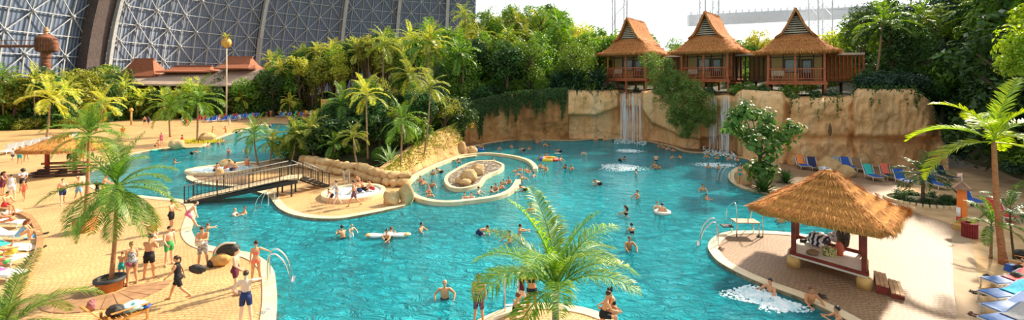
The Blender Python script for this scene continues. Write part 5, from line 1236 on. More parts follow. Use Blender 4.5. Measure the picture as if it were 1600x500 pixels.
# pose: torso pitch (fwd), roll of whole body, arms (flex, abduct, elbow), legs (flex, abduct, knee), head (pitch, yaw)
POSES = {
 'stand': dict(la=(6, 8, 14), ra=(-4, 8, 18), ll=(3, 4, 4), rl=(-3, 4, 2)),
 'relax': dict(la=(12, 10, 40), ra=(0, 9, 12), ll=(8, 5, 14), rl=(-3, 4, 1), h=(10, 15)),
 'walk': dict(tp=4, la=(-24, 8, 18), ra=(26, 6, 30), ll=(26, 2, 8), rl=(-22, 2, 24)),
 'walk2': dict(tp=3, la=(30, 12, 70), ra=(-12, 8, 25), ll=(-18, 2, 20), rl=(22, 2, 6), h=(0, -10)),
 'headhold': dict(la=(45, 75, 135), ra=(-12, 40, 75), ll=(3, 5, 3), rl=(-3, 5, 2), h=(5, 10)),
 'hips': dict(la=(-15, 42, 80), ra=(-15, 42, 80), ll=(2, 8, 2), rl=(-2, 6, 3)),
 'hold': dict(tp=3, la=(35, 6, 75), ra=(35, 6, 80), ll=(4, 5, 6), rl=(-3, 5, 2), h=(25, 0)),
 'carry': dict(la=(30, 14, 100), ra=(20, 10, 60), ll=(5, 5, 6), rl=(-4, 4, 2), h=(10, 20)),
 'reach': dict(tp=10, la=(60, 15, 20), ra=(35, 12, 30), ll=(10, 5, 14), rl=(-6, 5, 4), h=(10, 0)),
 'bend': dict(tp=48, la=(52, 8, 22), ra=(46, 8, 26), ll=(38, 4, 12), rl=(28, 5, 6), h=(-20, 0)),
 'sit': dict(tp=14, la=(50, 8, 45), ra=(44, 8, 50), ll=(84, 8, 82), rl=(78, 8, 74), h=(8, 0)),
 'knees': dict(tp=34, la=(72, 6, 26), ra=(66, 6, 30), ll=(118, 7, 118), rl=(108, 7, 112), h=(6, 0)),
 'lie': dict(tp=-78, la=(8, 16, 12), ra=(4, 30, 90), ll=(-80, 5, 6), rl=(-72, 8, 26), h=(22, 0), pelvis=-80),
 'prone': dict(tp=78, la=(150, 22, 30), ra=(120, 40, 20), ll=(60, 8, 12), rl=(64, 12, 30), h=(-55, 0)),
 'water': dict(tp=5, la=(48, 38, 40), ra=(40, 42, 50), ll=(10, 12, 16), rl=(-4, 10, 12), h=(0, 12)),
 'water2': dict(tp=12, la=(70, 12, 60), ra=(60, 10, 70), ll=(14, 8, 22), rl=(0, 10, 10), h=(-4, -15)),
 'float': dict(tp=-60, la=(20, 75, 25), ra=(15, 80, 20), ll=(-30, 10, 14), rl=(-20, 14, 26), h=(30, 0)),
 'splash': dict(tp=6, la=(95, 50, 30), ra=(70, 70, 40), ll=(14, 8, 22), rl=(0, 10, 10), h=(0, 10)),
 'armout': dict(tp=2, la=(25, 55, 20), ra=(0, 10, 12), ll=(4, 4, 4), rl=(-3, 4, 2), h=(5, 10)),
}
def capsule(mb, p, q, r0, r1, n=10, mid=None):
    """closed tapered limb with rounded ends"""
    p, q = Vector(p), Vector(q); L_ = (q-p).length; t = (q-p)/max(L_, 1e-6); pts = []; rad = []
    for f, k in ((-1, .12), (-.8, .6), (-.45, .9)): pts.append(p+t*r0*f); rad.append(r0*k)
    K = 5
    for i in range(K+1):
        f = i/K; r_ = lerp(r0, r1, f)
        if mid: r_ += mid*sin(pi*min(1, f*1.3))*max(0, 1-f)*2
        pts.append(p.lerp(q, f)); rad.append(r_)
    for f, k in ((.45, .9), (.8, .6), (1, .12)): pts.append(q+t*r1*f); rad.append(r1*k)
    mb.tube(pts, rad, n)
BODY = {}
def skeleton(pose, fem):
    P = POSES[pose]; tp = P.get('tp', 0); sw = .155 if fem else .185; hw = .095 if fem else .088
    J = {}; RT = RX(-tp); pel = Vector((0, 0, 0)); J['pel'] = pel
    RPel = RX(-P.get('pelvis', 0)*-1) if 'pelvis' in P else RX(-tp*.45)
    up = lambda R_, v: R_ @ Vector(v)
    J['waist'] = up(RX(-tp*.6), (0, 0, .15)); ch = J['waist']+up(RT, (0, .01, .20)); J['chest'] = ch; nk = ch+up(RT, (0, -.005, .17)); J['neck'] = nk
    hp, hy = P.get('h', (0, 0)); RH = RX(-tp*.35-hp) @ RZ(hy) if 'pelvis' not in P else RX(-tp-hp) @ RZ(hy)
    if pose == 'prone': RH = RX(-15)
    J['head'] = nk+up(RX(-tp*.8), (0, .0, .06))+RH @ Vector((0, .02, .125)); J['RH'] = RH
    for s, a, l in ((1, 'la', 'll'), (-1, 'ra', 'rl')):
        fl, ab, el = P[a]; S_ = ch+up(RT, (s*sw, 0, .125)); Ra = RT @ RY(-s*ab) @ RX(fl) if 'pelvis' not in P else RT @ RY(-s*ab) @ RX(fl)
        E = S_+Ra @ Vector((0, 0, -.285)); Rf = Ra @ RZ(s*25) @ RX(el); W_ = E+Rf @ Vector((0, 0, -.25)); J['sh%d' % s] = S_; J['el%d' % s] = E; J['wr%d' % s] = W_; J['RF%d' % s] = Rf
        fl, ab, kn = P[l]; Hj = pel+Vector((s*hw, 0, -.04)); base = RX(-P['pelvis']*-1*-1) if 'pelvis' in P else Matrix.Identity(3)
        Rl = RY(-s*ab) @ RX(fl); K = Hj+Rl @ Vector((0, .0, -.43)); Rk = Rl @ RX(-kn); A = K+Rk @ Vector((0, 0, -.41)); J['hip%d' % s] = Hj; J['kn%d' % s] = K; J['an%d' % s] = A
        Rft = Rk if pose in ('lie', 'prone', 'float') else RZ(-s*8); J['RT%d' % s] = Rft
        if pose in ('prone',): Rft = Rk @ RX(-60); J['RT%d' % s] = Rft
    return J
def body(pose, fem, fat=1.0):
    key = (pose, fem, fat)
    if key in BODY: return BODY[key]
    J = skeleton(pose, fem); mb = MB(); tp = POSES[pose].get('tp', 0)
    def lim(a, b, r0, r1, mid=None): capsule(mb, J[a], J[b], r0, r1, 10, mid)
    f = fat
    # torso: stacked ellipses following pelvis-waist-chest-neck
    def ringat(c, Rm, a, b): return [c+Rm @ Vector((a*cos(2*pi*k/16), b*sin(2*pi*k/16), 0)) for k in range(16)]
    R0, R1, R2 = RX(-tp*.2), RX(-tp*.6), RX(-tp); pel, wa, ch, nk = J['pel'], J['waist'], J['chest'], J['neck']
    hipw, waw, chw = (.165, .115, .135) if fem else (.15, .13, .16)
    rg = [ringat(pel+R0 @ Vector((0, 0, -.13)), R0, .05, .05), ringat(pel+R0 @ Vector((0, -.01, -.09)), R0, hipw*.8*f, .09*f), ringat(pel+R0 @ Vector((0, -.015, -.02)), R0, hipw*f, .115*f), ringat(pel+R0 @ Vector((0, -.005, .06)), R0, hipw*.95*f, .105*f),
          ringat(wa, R1, waw*f, .085*f), ringat(wa.lerp(ch, .5), R1, (waw+chw)/2*f, .095*f), ringat(ch, R2, chw, .11), ringat(ch+R2 @ Vector((0, 0, .08)), R2, chw*1.02, .10), ringat(ch+R2 @ Vector((0, -.005, .135)), R2, chw*.8, .07), ringat(nk, R2, .055, .055)]
    loft(mb, rg)
    if fem:
        for s in (-1, 1): mb.ell(ch+R2 @ Vector((s*.068, .085, .0)), (.062, .058, .06), 12, 8)
    for s in (-1, 1):
        mb.ell(pel+R0 @ Vector((s*.075, -.06, -.05)), (.082*f, .085*f, .09*f), 12, 8)
        lim('sh%d' % s, 'el%d' % s, .05 if fem else .058, .036 if fem else .042, .004); lim('el%d' % s, 'wr%d' % s, .037 if fem else .042, .024 if fem else .028, .003)
        capsule(mb, ch+R2 @ Vector((s*.06, 0, .11)), J['sh%d' % s], .06, .056 if not fem else .048)
        lim('hip%d' % s, 'kn%d' % s, (.092 if fem else .085)*f, .055, .004); lim('kn%d' % s, 'an%d' % s, .054, .036, .008)
        mb.ell(J['kn%d' % s], .057, 10, 8)
        # foot
        an = J['an%d' % s]; Rf = J['RT%d' % s]
        capsule(mb, an+Rf @ Vector((0, -.03, -.045)), an+Rf @ Vector((0, .135, -.062)), .036, .03); capsule(mb, an, an+Rf @ Vector((0, .06, -.045)), .036, .034)
        capsule(mb, an+Rf @ Vector((.012*s, .13, -.064)), an+Rf @ Vector((.018*s, .165, -.068)), .022, .018)
        # hand: palm, four fingers, thumb
        w_ = J['wr%d' % s]; Rh = J['RF%d' % s]; c = w_+Rh @ Vector((0, 0, -.055)); mb.ell(c, (.018, .038, .05), 10, 8, Rh)
        for k, (yy, ln) in enumerate(((.030, .068), (.010, .078), (-.011, .072), (-.031, .056))):
            b = w_+Rh @ Vector((0, yy, -.088)); m_ = b+Rh @ Vector((-s*.006, yy*.15, -ln*.5)); t_ = m_+Rh @ Vector((-s*.020, 0, -ln*.42)); capsule(mb, b, m_, .0098, .009, 6); capsule(mb, m_, t_, .009, .0078, 6)
        b = w_+Rh @ Vector((0, .030, -.035)); m_ = b+Rh @ Vector((-s*.012, .028, -.028)); t_ = m_+Rh @ Vector((-s*.008, .008, -.03)); capsule(mb, b, m_, .0125, .0105, 6); capsule(mb, m_, t_, .0105, .0085, 6)
    # head with neck, brow, nose, ears, chin
    hd = J['head']; RH = J['RH']; capsule(mb, nk-RT_(tp) @ Vector((0, 0, .03)), hd+RH @ Vector((0, -.025, -.05)), .05 if not fem else .043, .048 if not fem else .042)
    mb.ell(hd+RH @ Vector((0, -.008, .025)), (.076, .093, .095), 18, 14, RH); mb.ell(hd+RH @ Vector((0, .022, -.045)), (.058, .068, .072), 14, 10, RH)
    capsule(mb, hd+RH @ Vector((0, .088, .018)), hd+RH @ Vector((0, .108, -.022)), .010, .015, 8); mb.ell(hd+RH @ Vector((0, .072, -.092)), (.024, .02, .018), 10, 8, RH)
    mb.ell(hd+RH @ Vector((0, .082, .04)), (.05, .014, .011), 10, 6, RH); mb.ell(hd+RH @ Vector((0, .086, -.058)), (.025, .013, .012), 10, 6, RH)
    for s in (-1, 1): mb.ell(hd+RH @ Vector((s*.078, -.005, -.008)), (.012, .02, .032), 8, 6, RH)
    me = mb.mesh('raw'); o = bpy.data.objects.new('raw', me); COL.objects.link(o)
    md = o.modifiers.new('r', 'REMESH'); md.mode = 'VOXEL'; md.voxel_size = .0125; md.use_smooth_shade = True
    sm = o.modifiers.new('s', 'SMOOTH'); sm.iterations = 3; sm.factor = .5
    dg = bpy.context.evaluated_depsgraph_get(); me2 = bpy.data.meshes.new_from_object(o.evaluated_get(dg)); bpy.data.objects.remove(o); bpy.data.meshes.remove(me); me2.name = 'body'
    me2.materials.clear(); me2.materials.append(SK[0])
    zmin = min(v.co.z for v in me2.vertices); me2.transform(Matrix.Translation((0, 0, -zmin))); off = Vector((0, 0, -zmin))
    J2 = {k: (v+off if isinstance(v, Vector) else v) for k, v in J.items()}
    me2.polygons.foreach_set('use_smooth', [True]*len(me2.polygons)); me2.update()
    import numpy as np
    n = len(me2.vertices); co = np.empty(n*3); me2.vertices.foreach_get('co', co); co = co.reshape(-1, 3)
    bones = [('pelvis', J2['pel']+Vector((0, 0, -.08)), J2['pel']+Vector((0, 0, .06)), .15), ('belly', J2['waist']-Vector((0, 0, .04)), J2['waist'].lerp(J2['chest'], .4), .11), ('chest', J2['chest']-Vector((0, 0, .02)), J2['chest'].lerp(J2['neck'], .75), .14), ('head', J2['neck'].lerp(J2['head'], .4), J2['head'], .08)]
    for s in (-1, 1): bones += [('uarm', J2['sh%d' % s].lerp(J2['el%d' % s], .12), J2['el%d' % s], .05), ('farm', J2['el%d' % s], J2['wr%d' % s]+J2['RF%d' % s] @ Vector((0, 0, -.15)), .04), ('thigh', J2['hip%d' % s].lerp(J2['kn%d' % s], .05), J2['kn%d' % s], .08), ('calf', J2['kn%d' % s], J2['an%d' % s], .05), ('foot', J2['an%d' % s], J2['an%d' % s]+J2['RT%d' % s] @ Vector((0, .16, -.06)), .04)]
    best = np.full(n, 9e9); lab = np.zeros(n, int); par = np.zeros(n)
    for i, (nm, a, b, r_) in enumerate(bones):
        a = np.array(a); b = np.array(b); ab = b-a; t = np.clip(((co-a) @ ab)/max(ab @ ab, 1e-9), 0, 1); d = np.linalg.norm(co-(a+t[:, None]*ab), axis=1)-r_; m = d < best; best[m] = d[m]; lab[m] = i; par[m] = t[m]
    res = dict(mesh=me2, J=J2, bones=[b[0] for b in bones], lab=lab, par=par, co=co, shells={}, h=None); BODY[key] = res; return res
def RT_(tp): return RX(-tp)
GAR = {
 'trunks': lambda b, t: b == 'pelvis' or (b == 'thigh' and t < .62),
 'longtrunks': lambda b, t: b == 'pelvis' or (b == 'thigh' and t < .85),
 'briefs': lambda b, t: (b == 'pelvis' and t < .9) or (b == 'thigh' and t < .12),
 'bikinitop': lambda b, t: (b == 'chest' and t < .22) or (b == 'belly' and t > .93),
 'swimsuit': lambda b, t: b in ('pelvis', 'belly') or (b == 'chest' and t < .65) or (b == 'thigh' and t < .08),
 'shirt': lambda b, t: b in ('belly', 'chest') or (b == 'uarm' and t < .55) or (b == 'pelvis' and t > .6),
 'dress': lambda b, t: b in ('belly', 'chest', 'pelvis') or (b == 'thigh' and t < .75),
}
def shell(B, g):
    if g in B['shells']: return B['shells'][g]
    fn = GAR[g]; me = B['mesh']; bn = B['bones']; ok = [fn(bn[l], p) for l, p in zip(B['lab'], B['par'])]
    off = {'trunks': .016, 'longtrunks': .02, 'shirt': .016, 'dress': .02}.get(g, .006); mp = {}; vs = []; fs = []; nr = [v.normal for v in me.vertices]
    for p in me.polygons:
        if all(ok[i] for i in p.vertices):
            f = []
            for i in p.vertices:
                if i not in mp: mp[i] = len(vs); vs.append(me.vertices[i].co+nr[i]*off)
                f.append(mp[i])
            fs.append(f)
    m = bpy.data.meshes.new(g); m.from_pydata(vs, [], fs); m.polygons.foreach_set('use_smooth', [True]*len(fs)); m.update(); B['shells'][g] = m; return m
HM = {}
def hair_mesh(st):
    if st in HM: return HM[st]
    vs = []; fs = []; nu, nv = 24, 14; mb = MB()
    r = (.088, .106, .105)
    for j in range(nv+1):
        th = pi*.5*1.28*j/nv
        for i in range(nu):
            ph = 2*pi*i/nu; front = sin(ph); lim_ = pi*(.36 if front > .55 else .5 if front > 0 else .66); tt = min(th, lim_) if st != 'long' else min(th, lim_ if front > .3 else pi*.72)
            vs.append(Vector((r[0]*sin(tt)*cos(ph), -.012+r[1]*sin(tt)*sin(ph), .026+r[2]*cos(tt)))*(1+.02*noise.noise(Vector((i*.9, j*.9, 0)))))
    fs = [(j*nu+i, (j+1)*nu+i, (j+1)*nu+(i+1) % nu, j*nu+(i+1) % nu) for j in range(nv) for i in range(nu)]; mb.add(vs, fs)
    if st == 'long': mb.tube([(0, -.06, .05), (0, -.11, -.05), (0, -.12, -.16), (0, -.10, -.30)], [.07, .085, .075, .02], 12)
    if st == 'bun': mb.ell((0, -.10, .10), .04, 12, 8)
    if st == 'tail': mb.tube([(0, -.10, .06), (0, -.15, .02), (0, -.15, -.08), (0, -.13, -.2)], [.02, .03, .026, .008], 10)
    if st == 'afro': mb.ell((0, -.02, .05), (.15, .15, .14), 16, 12, None, .15, 3)
    if st == 'cap': mb.ell((0, .07, .06), (.07, .09, .012), 14, 6)
    HM[st] = mb.mesh('hair', True); return HM[st]
em = M('eyes', (.03, .02, .015), (.05, .03, .02), 3, .3)
eyeb = MB()
for s in (-1, 1): eyeb.ell((s*.03, .081, .016), (.011, .007, .007), 8, 6)
EYE = eyeb.mesh('eyes', True)
def person(x, y, h, pose, face, label, skin=0, clothes=(), hair=('short', 'brown'), fem=False, z=0.0, loc=None, fat=1.0, group=None, name='person', inwater=0, radial=True):
    """x,y: pixel of the feet (or of the water line when inwater>0: depth of the body below the surface)"""
    B = body(pose, fem, fat); k = h/1.75
    if loc is None:
        if inwater: p = G(x, y, WZ); p.z = WZ-inwater
        else: p = G(x, y, z)
    else: p = Vector(loc)
    e = link(name, B['mesh'], SK[skin], None, p, (0, 0, R(180+face-(math.degrees(atan2(p.x, p.y)) if radial else 0))), k); tag(e, label, 'person', group)
    for g, c in clothes:
        link({'trunks': 'swim_shorts', 'longtrunks': 'swim_shorts', 'briefs': 'bikini_bottom' if fem else 'swim_briefs', 'bikinitop': 'bikini_top'}.get(g, g), shell(B, g), cloth(c), e)
    J = B['J']
    if hair: link('hair' if hair[0] != 'cap' else 'cap', hair_mesh(hair[0]), HAIR[hair[1]] if hair[1] in HAIR else cloth(hair[1]), e, J['head'], J['RH'].to_euler())
    link('eyes', EYE, em, e, J['head'], J['RH'].to_euler())
    return e
T = 'trunks'; BF = 'briefs'; BT = 'bikinitop'
def bik(c): return ((BF, c), (BT, c))
# --- left foreground group on the deck
person(384, 507, 1.80, 'headhold', 165, 'pale man in navy shorts with a hand on his head at the lower pool edge', 3, [(T, 'navy')], ('short', 'brown'))
person(368, 458, 1.74, 'relax', 70, 'young man in maroon shorts with a ball at his feet', 0, [(T, 'maroon')])
person(400, 440, 1.66, 'armout', 175, 'woman in a coral bikini holding the ladder rail, seen from behind', 1, bik('coral'), ('bun', 'brown'), True)
person(317, 416, 1.80, 'hold', -15, 'muscular man in patterned shorts holding a white towel', 1, [('longtrunks', 'pattern')], ('short', 'brown'), fat=1.08)
person(264, 414, 1.74, 'relax', 25, 'pale young man in bright green shorts beside the cream bag table', 0, [(T, 'green')])
person(233, 435, 1.80, 'hold', 150, 'broad tanned man in black shorts seen from behind', 1, [(T, 'black')], ('short', 'black'), fat=1.12)
person(206, 445, 1.72, 'relax', 190, 'full-figured woman in a patterned top and pink bottoms', 1, [(BF, 'pink'), ('swimsuit', 'pattern')], ('bun', 'blond'), True, fat=1.2)
person(190, 437, 1.15, 'hold', 150, 'small child with a turquoise towel beside the full-figured woman', 1, [('trunks', 'teal')], ('short', 'red'))
person(278, 468, 1.70, 'walk', -110, 'woman striding in a short black swim dress with a black shoulder bag', 1, [('dress', 'black')], ('tail', 'brown'), True)
person(294, 357, 1.70, 'bend', 85, 'bending man in pinkish red shorts at the foot of the footbridge', 0, [(T, 'pink')])
person(268, 361, 1.74, 'carry', 60, 'sunlit man with folded arms half behind the drooping palm', 1, [(T, 'black')], ('short', 'brown'))
person(236, 384, 1.60, 'sit', 20, 'person in a red outfit sitting behind the drooping palm fronds', 0, [('shirt', 'red'), (T, 'white')], ('short', 'brown'))
person(98, 319, 1.76, 'walk', 10, 'man in navy shorts walking on the left deck', 0, [(T, 'navy')])
person(123, 314, 1.70, 'walk2', 15, 'man in light blue shorts walking beside the slim palm trunk', 1, [(T, 'lightblue')], ('short', 'red'))
person(162, 311, 1.72, 'reach', 70, 'man in yellow shorts leaning over near the pool corner', 1, [(T, 'yellow')], ('short', 'red'))
person(171, 308, 1.2, 'stand', -60, 'child in white beside the man in yellow shorts', 0, [('dress', 'white')], ('short', 'blond'), True)
person(152, 305, 1.0, 'stand', 0, 'small child in dark clothes between two bathers', 1, [('dress', 'black')], ('short', 'black'))
person(18, 311, 1.72, 'stand', 170, 'woman in a white beach dress beside the girl in coral', 0, [('dress', 'white')], ('bun', 'brown'), True)
person(38, 313, 1.45, 'walk2', -20, 'girl in a coral swimsuit walking on the left deck', 1, [('swimsuit', 'coral')], ('short', 'brown'), True)
person(4, 305, 1.72, 'hold', 60, 'person in dark clothes at the edge of the deck beside the white dress', 1, [('dress', 'maroon')], ('long', 'black'), True)
person(36, 300, 1.70, 'carry', 0, 'person with a round mass of dark curly hair behind the girl in coral', 4, [('shirt', 'white'), (T, 'black')], ('afro', 'black'))
person(20, 252, 1.35, 'walk', 30, 'child in dark shorts standing by the white loungers', 1, [('shirt', 'white'), (T, 'navy')])
person(31, 256, 1.72, 'stand', 160, 'person in a teal shirt beside the white loungers', 1, [('dress', 'teal')], ('short', 'brown'))
person(41, 252, 1.68, 'carry', -30, 'woman in a maroon top next to the teal shirt', 1, [('swimsuit', 'maroon')], ('long', 'brown'), True)
# under the parasol
person(108, 258, 1.7, 'hold', 0, 'bather in black leaning on the bar rail under the thatched parasol', 1, [('shirt', 'black'), (T, 'black')], ('short', 'black'))
person(128, 257, 1.7, 'relax', -20, 'bather in orange standing behind the bar rail under the parasol', 1, [('dress', 'orange')], ('long', 'red'), True)
# mid-left beach
person(192, 216, 1.75, 'stand', 180, 'man in orange standing on the far beach beside the lying bather', 1, [(T, 'orange'), ('shirt', 'orange')])
person(226, 196, 1.75, 'stand', 0, 'shirtless bather of a standing pair on the far beach', 1, [(T, 'black')])
person(232, 196, 1.75, 'walk', 20, 'dark-clothed bather of a standing pair on the far beach', 4, [('dress', 'navy')], ('long', 'black'), True)
person(243, 232, 1.6, 'knees', 120, 'bather crouching at the water with a turquoise bucket', 1, [(BF, 'black')], ('short', 'brown'))
person(252, 226, 1.55, 'stand', 200, 'woman in pink standing over the crouching bather', 0, [('dress', 'pink')], ('bun', 'red'), True)
person(284, 231, 1.65, 'walk', 75, 'person in a red shirt striding past the tan boulder', 1, [('shirt', 'red'), (T, 'grey')], ('short', 'brown'))
person(285, 196, 1.7, 'stand', 180, 'woman in a long white dress among the far loungers', 0, [('dress', 'white')], ('short', 'red'), True)
person(291, 197, 1.75, 'stand', 0, 'person in red beside the woman in the long white dress', 1, [('dress', 'red')], ('short', 'brown'))
person(321, 193, 1.7, 'stand', 0, 'bather in red and blue behind the straight palm trunk', 1, [('shirt', 'red'), (T, 'blue')])
person(359, 198, 1.6, 'walk', -40, 'pale child walking in front of the blue loungers', 0, [('dress', 'white')], ('short', 'blond'))
person(376, 190, 1.7, 'bend', -60, 'bather in white bending over a blue lounger', 0, [('shirt', 'white'), (T, 'white')])
person(416, 185, 1.7, 'stand', 150, 'dark-haired bather between the blue loungers and the pale palm', 1, [('swimsuit', 'black')], ('long', 'black'), True)
person(423, 183, 1.7, 'carry', 0, 'bather in coral next to the dark-haired one', 1, [(T, 'coral')])
person(489, 183, 1.7, 'stand', 0, 'bather in green at the foot of the yellow board', 1, [('shirt', 'green'), (T, 'black')])
person(494, 186, 1.75, 'stand', 180, 'tanned bather in red shorts near the yellow board', 2, [(T, 'red')])
person(504, 197, 1.7, 'stand', 90, 'bather at the far water edge right of the low cycad', 1, [(T, 'black')])
# hot tub walkers
person(526, 322, 1.72, 'walk2', -70, 'pale woman in a light blue bikini stepping beside the round hot tub', 3, bik('lightblue'), ('short', 'black'), True)
person(553, 323, 1.78, 'walk', -85, 'man in dark patterned shorts striding in front of the round hot tub', 1, [(T, 'tartan')], ('short', 'black'))
person(519, 318, 1.2, 'bend', -60, 'child crouching at the left rim of the round hot tub', 1, [(T, 'black')])
for i, (x, y, hc, c, lab) in enumerate([(562, 305, 'black', 'navy', 'bather sitting in the hot tub nearest the striding man'), (571, 303, 'brown', 'black', 'bather sitting in the middle of the hot tub'), (583, 302, 'black', 'red', 'bather sitting at the right rim of the hot tub'), (563, 292, 'red', 'coral', 'bather at the back rim of the hot tub')]):
    person(x, y, 1.6, 'knees', 200+i*35, lab, 1, [(T, c)], ('short', hc), z=.05)
# bubbling pool islet
for i, (x, y, s_, lab) in enumerate([(336, 272, 1, 'bather lying at the near rim of the bubbling pool'), (352, 268, 0, 'pale bather sitting up in the bubbling pool'), (362, 271, 1, 'bather sitting at the right side of the bubbling pool'), (386, 262, 1, 'bather sitting on the bank right of the bubbling pool')]):
    person(x, y, 1.6, 'knees', 30+i*50, lab, s_, [(T, 'coral' if i % 2 else 'navy')], ('short', 'brown'), z=.05)
# right side
person(1157, 289, 1.70, 'relax', -30, 'woman in a teal bikini standing beside the olive boulder', 1, bik('teal'), ('long', 'black'), True)
person(1172, 283, 1.65, 'sit', -60, 'person in a red top sitting behind the olive boulder', 1, [('shirt', 'red'), (T, 'navy')], ('short', 'black'))
person(1181, 281, 1.5, 'sit', 60, 'smaller person sitting in the shade of the big-leaved tree', 1, [(T, 'blue')], ('short', 'brown'))
# bottom deck
person(748, 507, 1.70, 'stand', 160, 'teenage boy in dark patterned shorts on the corner of the palm deck', 1, [('longtrunks', 'tartan')], ('short', 'brown'))
person(831, 492, 1.72, 'hold', 185, 'tanned woman in a dark bikini seen from behind on the palm deck', 2, [(BF, 'black'), (BT, 'black')], ('bun', 'brown'), True, fat=1.08)
person(815, 484, 1.6, 'walk2', 110, 'pale legged girl in dark swimwear behind the tanned woman', 3, [('swimsuit', 'maroon')], ('short', 'blond'), True)
person(803, 523, 1.66, 'sit', 120, 'auburn-haired bather sitting at the bottom edge of the palm deck', 1, [(BT, 'black')], ('short', 'red'), True, z=.0)
person(943, 517, 1.66, 'sit', 90, 'bather seated close to the dark-haired one on the right of the palm deck', 1, [(T, 'black')], ('short', 'brown'))
person(960, 511, 1.66, 'sit', -70, 'dark-haired bather of the couple on the right of the palm deck', 1, [(BT, 'black')], ('bun', 'black'), True)
# left terrace
person(30, 378, 1.70, 'knees', 75, 'auburn-haired woman sitting with drawn-up knees on the left terrace', 1, [('swimsuit', 'lightblue')], ('long', 'red'), True, z=.3)
person(22, 402, 1.72, 'lie', 75, 'sunbather in yellow lying on the left terrace', 1, [(T, 'yellow')], ('short', 'brown'), z=.32)
person(20, 350, 1.72, 'lie', 70, 'sunbather lying at the back of the left terrace', 1, bik('coral'), ('long', 'blond'), True, z=.32)
person(10, 418, 1.70, 'lie', 80, 'sunbather in green at the left end of the terrace', 1, bik('green'), ('long', 'brown'), True, z=.32)
person(8, 335, 1.70, 'sit', 40, 'bather sitting beside the pale towels on the left terrace', 1, [(T, 'red')], ('short', 'brown'), z=.3)
person(1590, 432, 1.8, 'lie', -60, 'reclining person at the right edge of whom mostly the bare legs show', 2, [(T, 'black')], ('short', 'black'), z=.02)
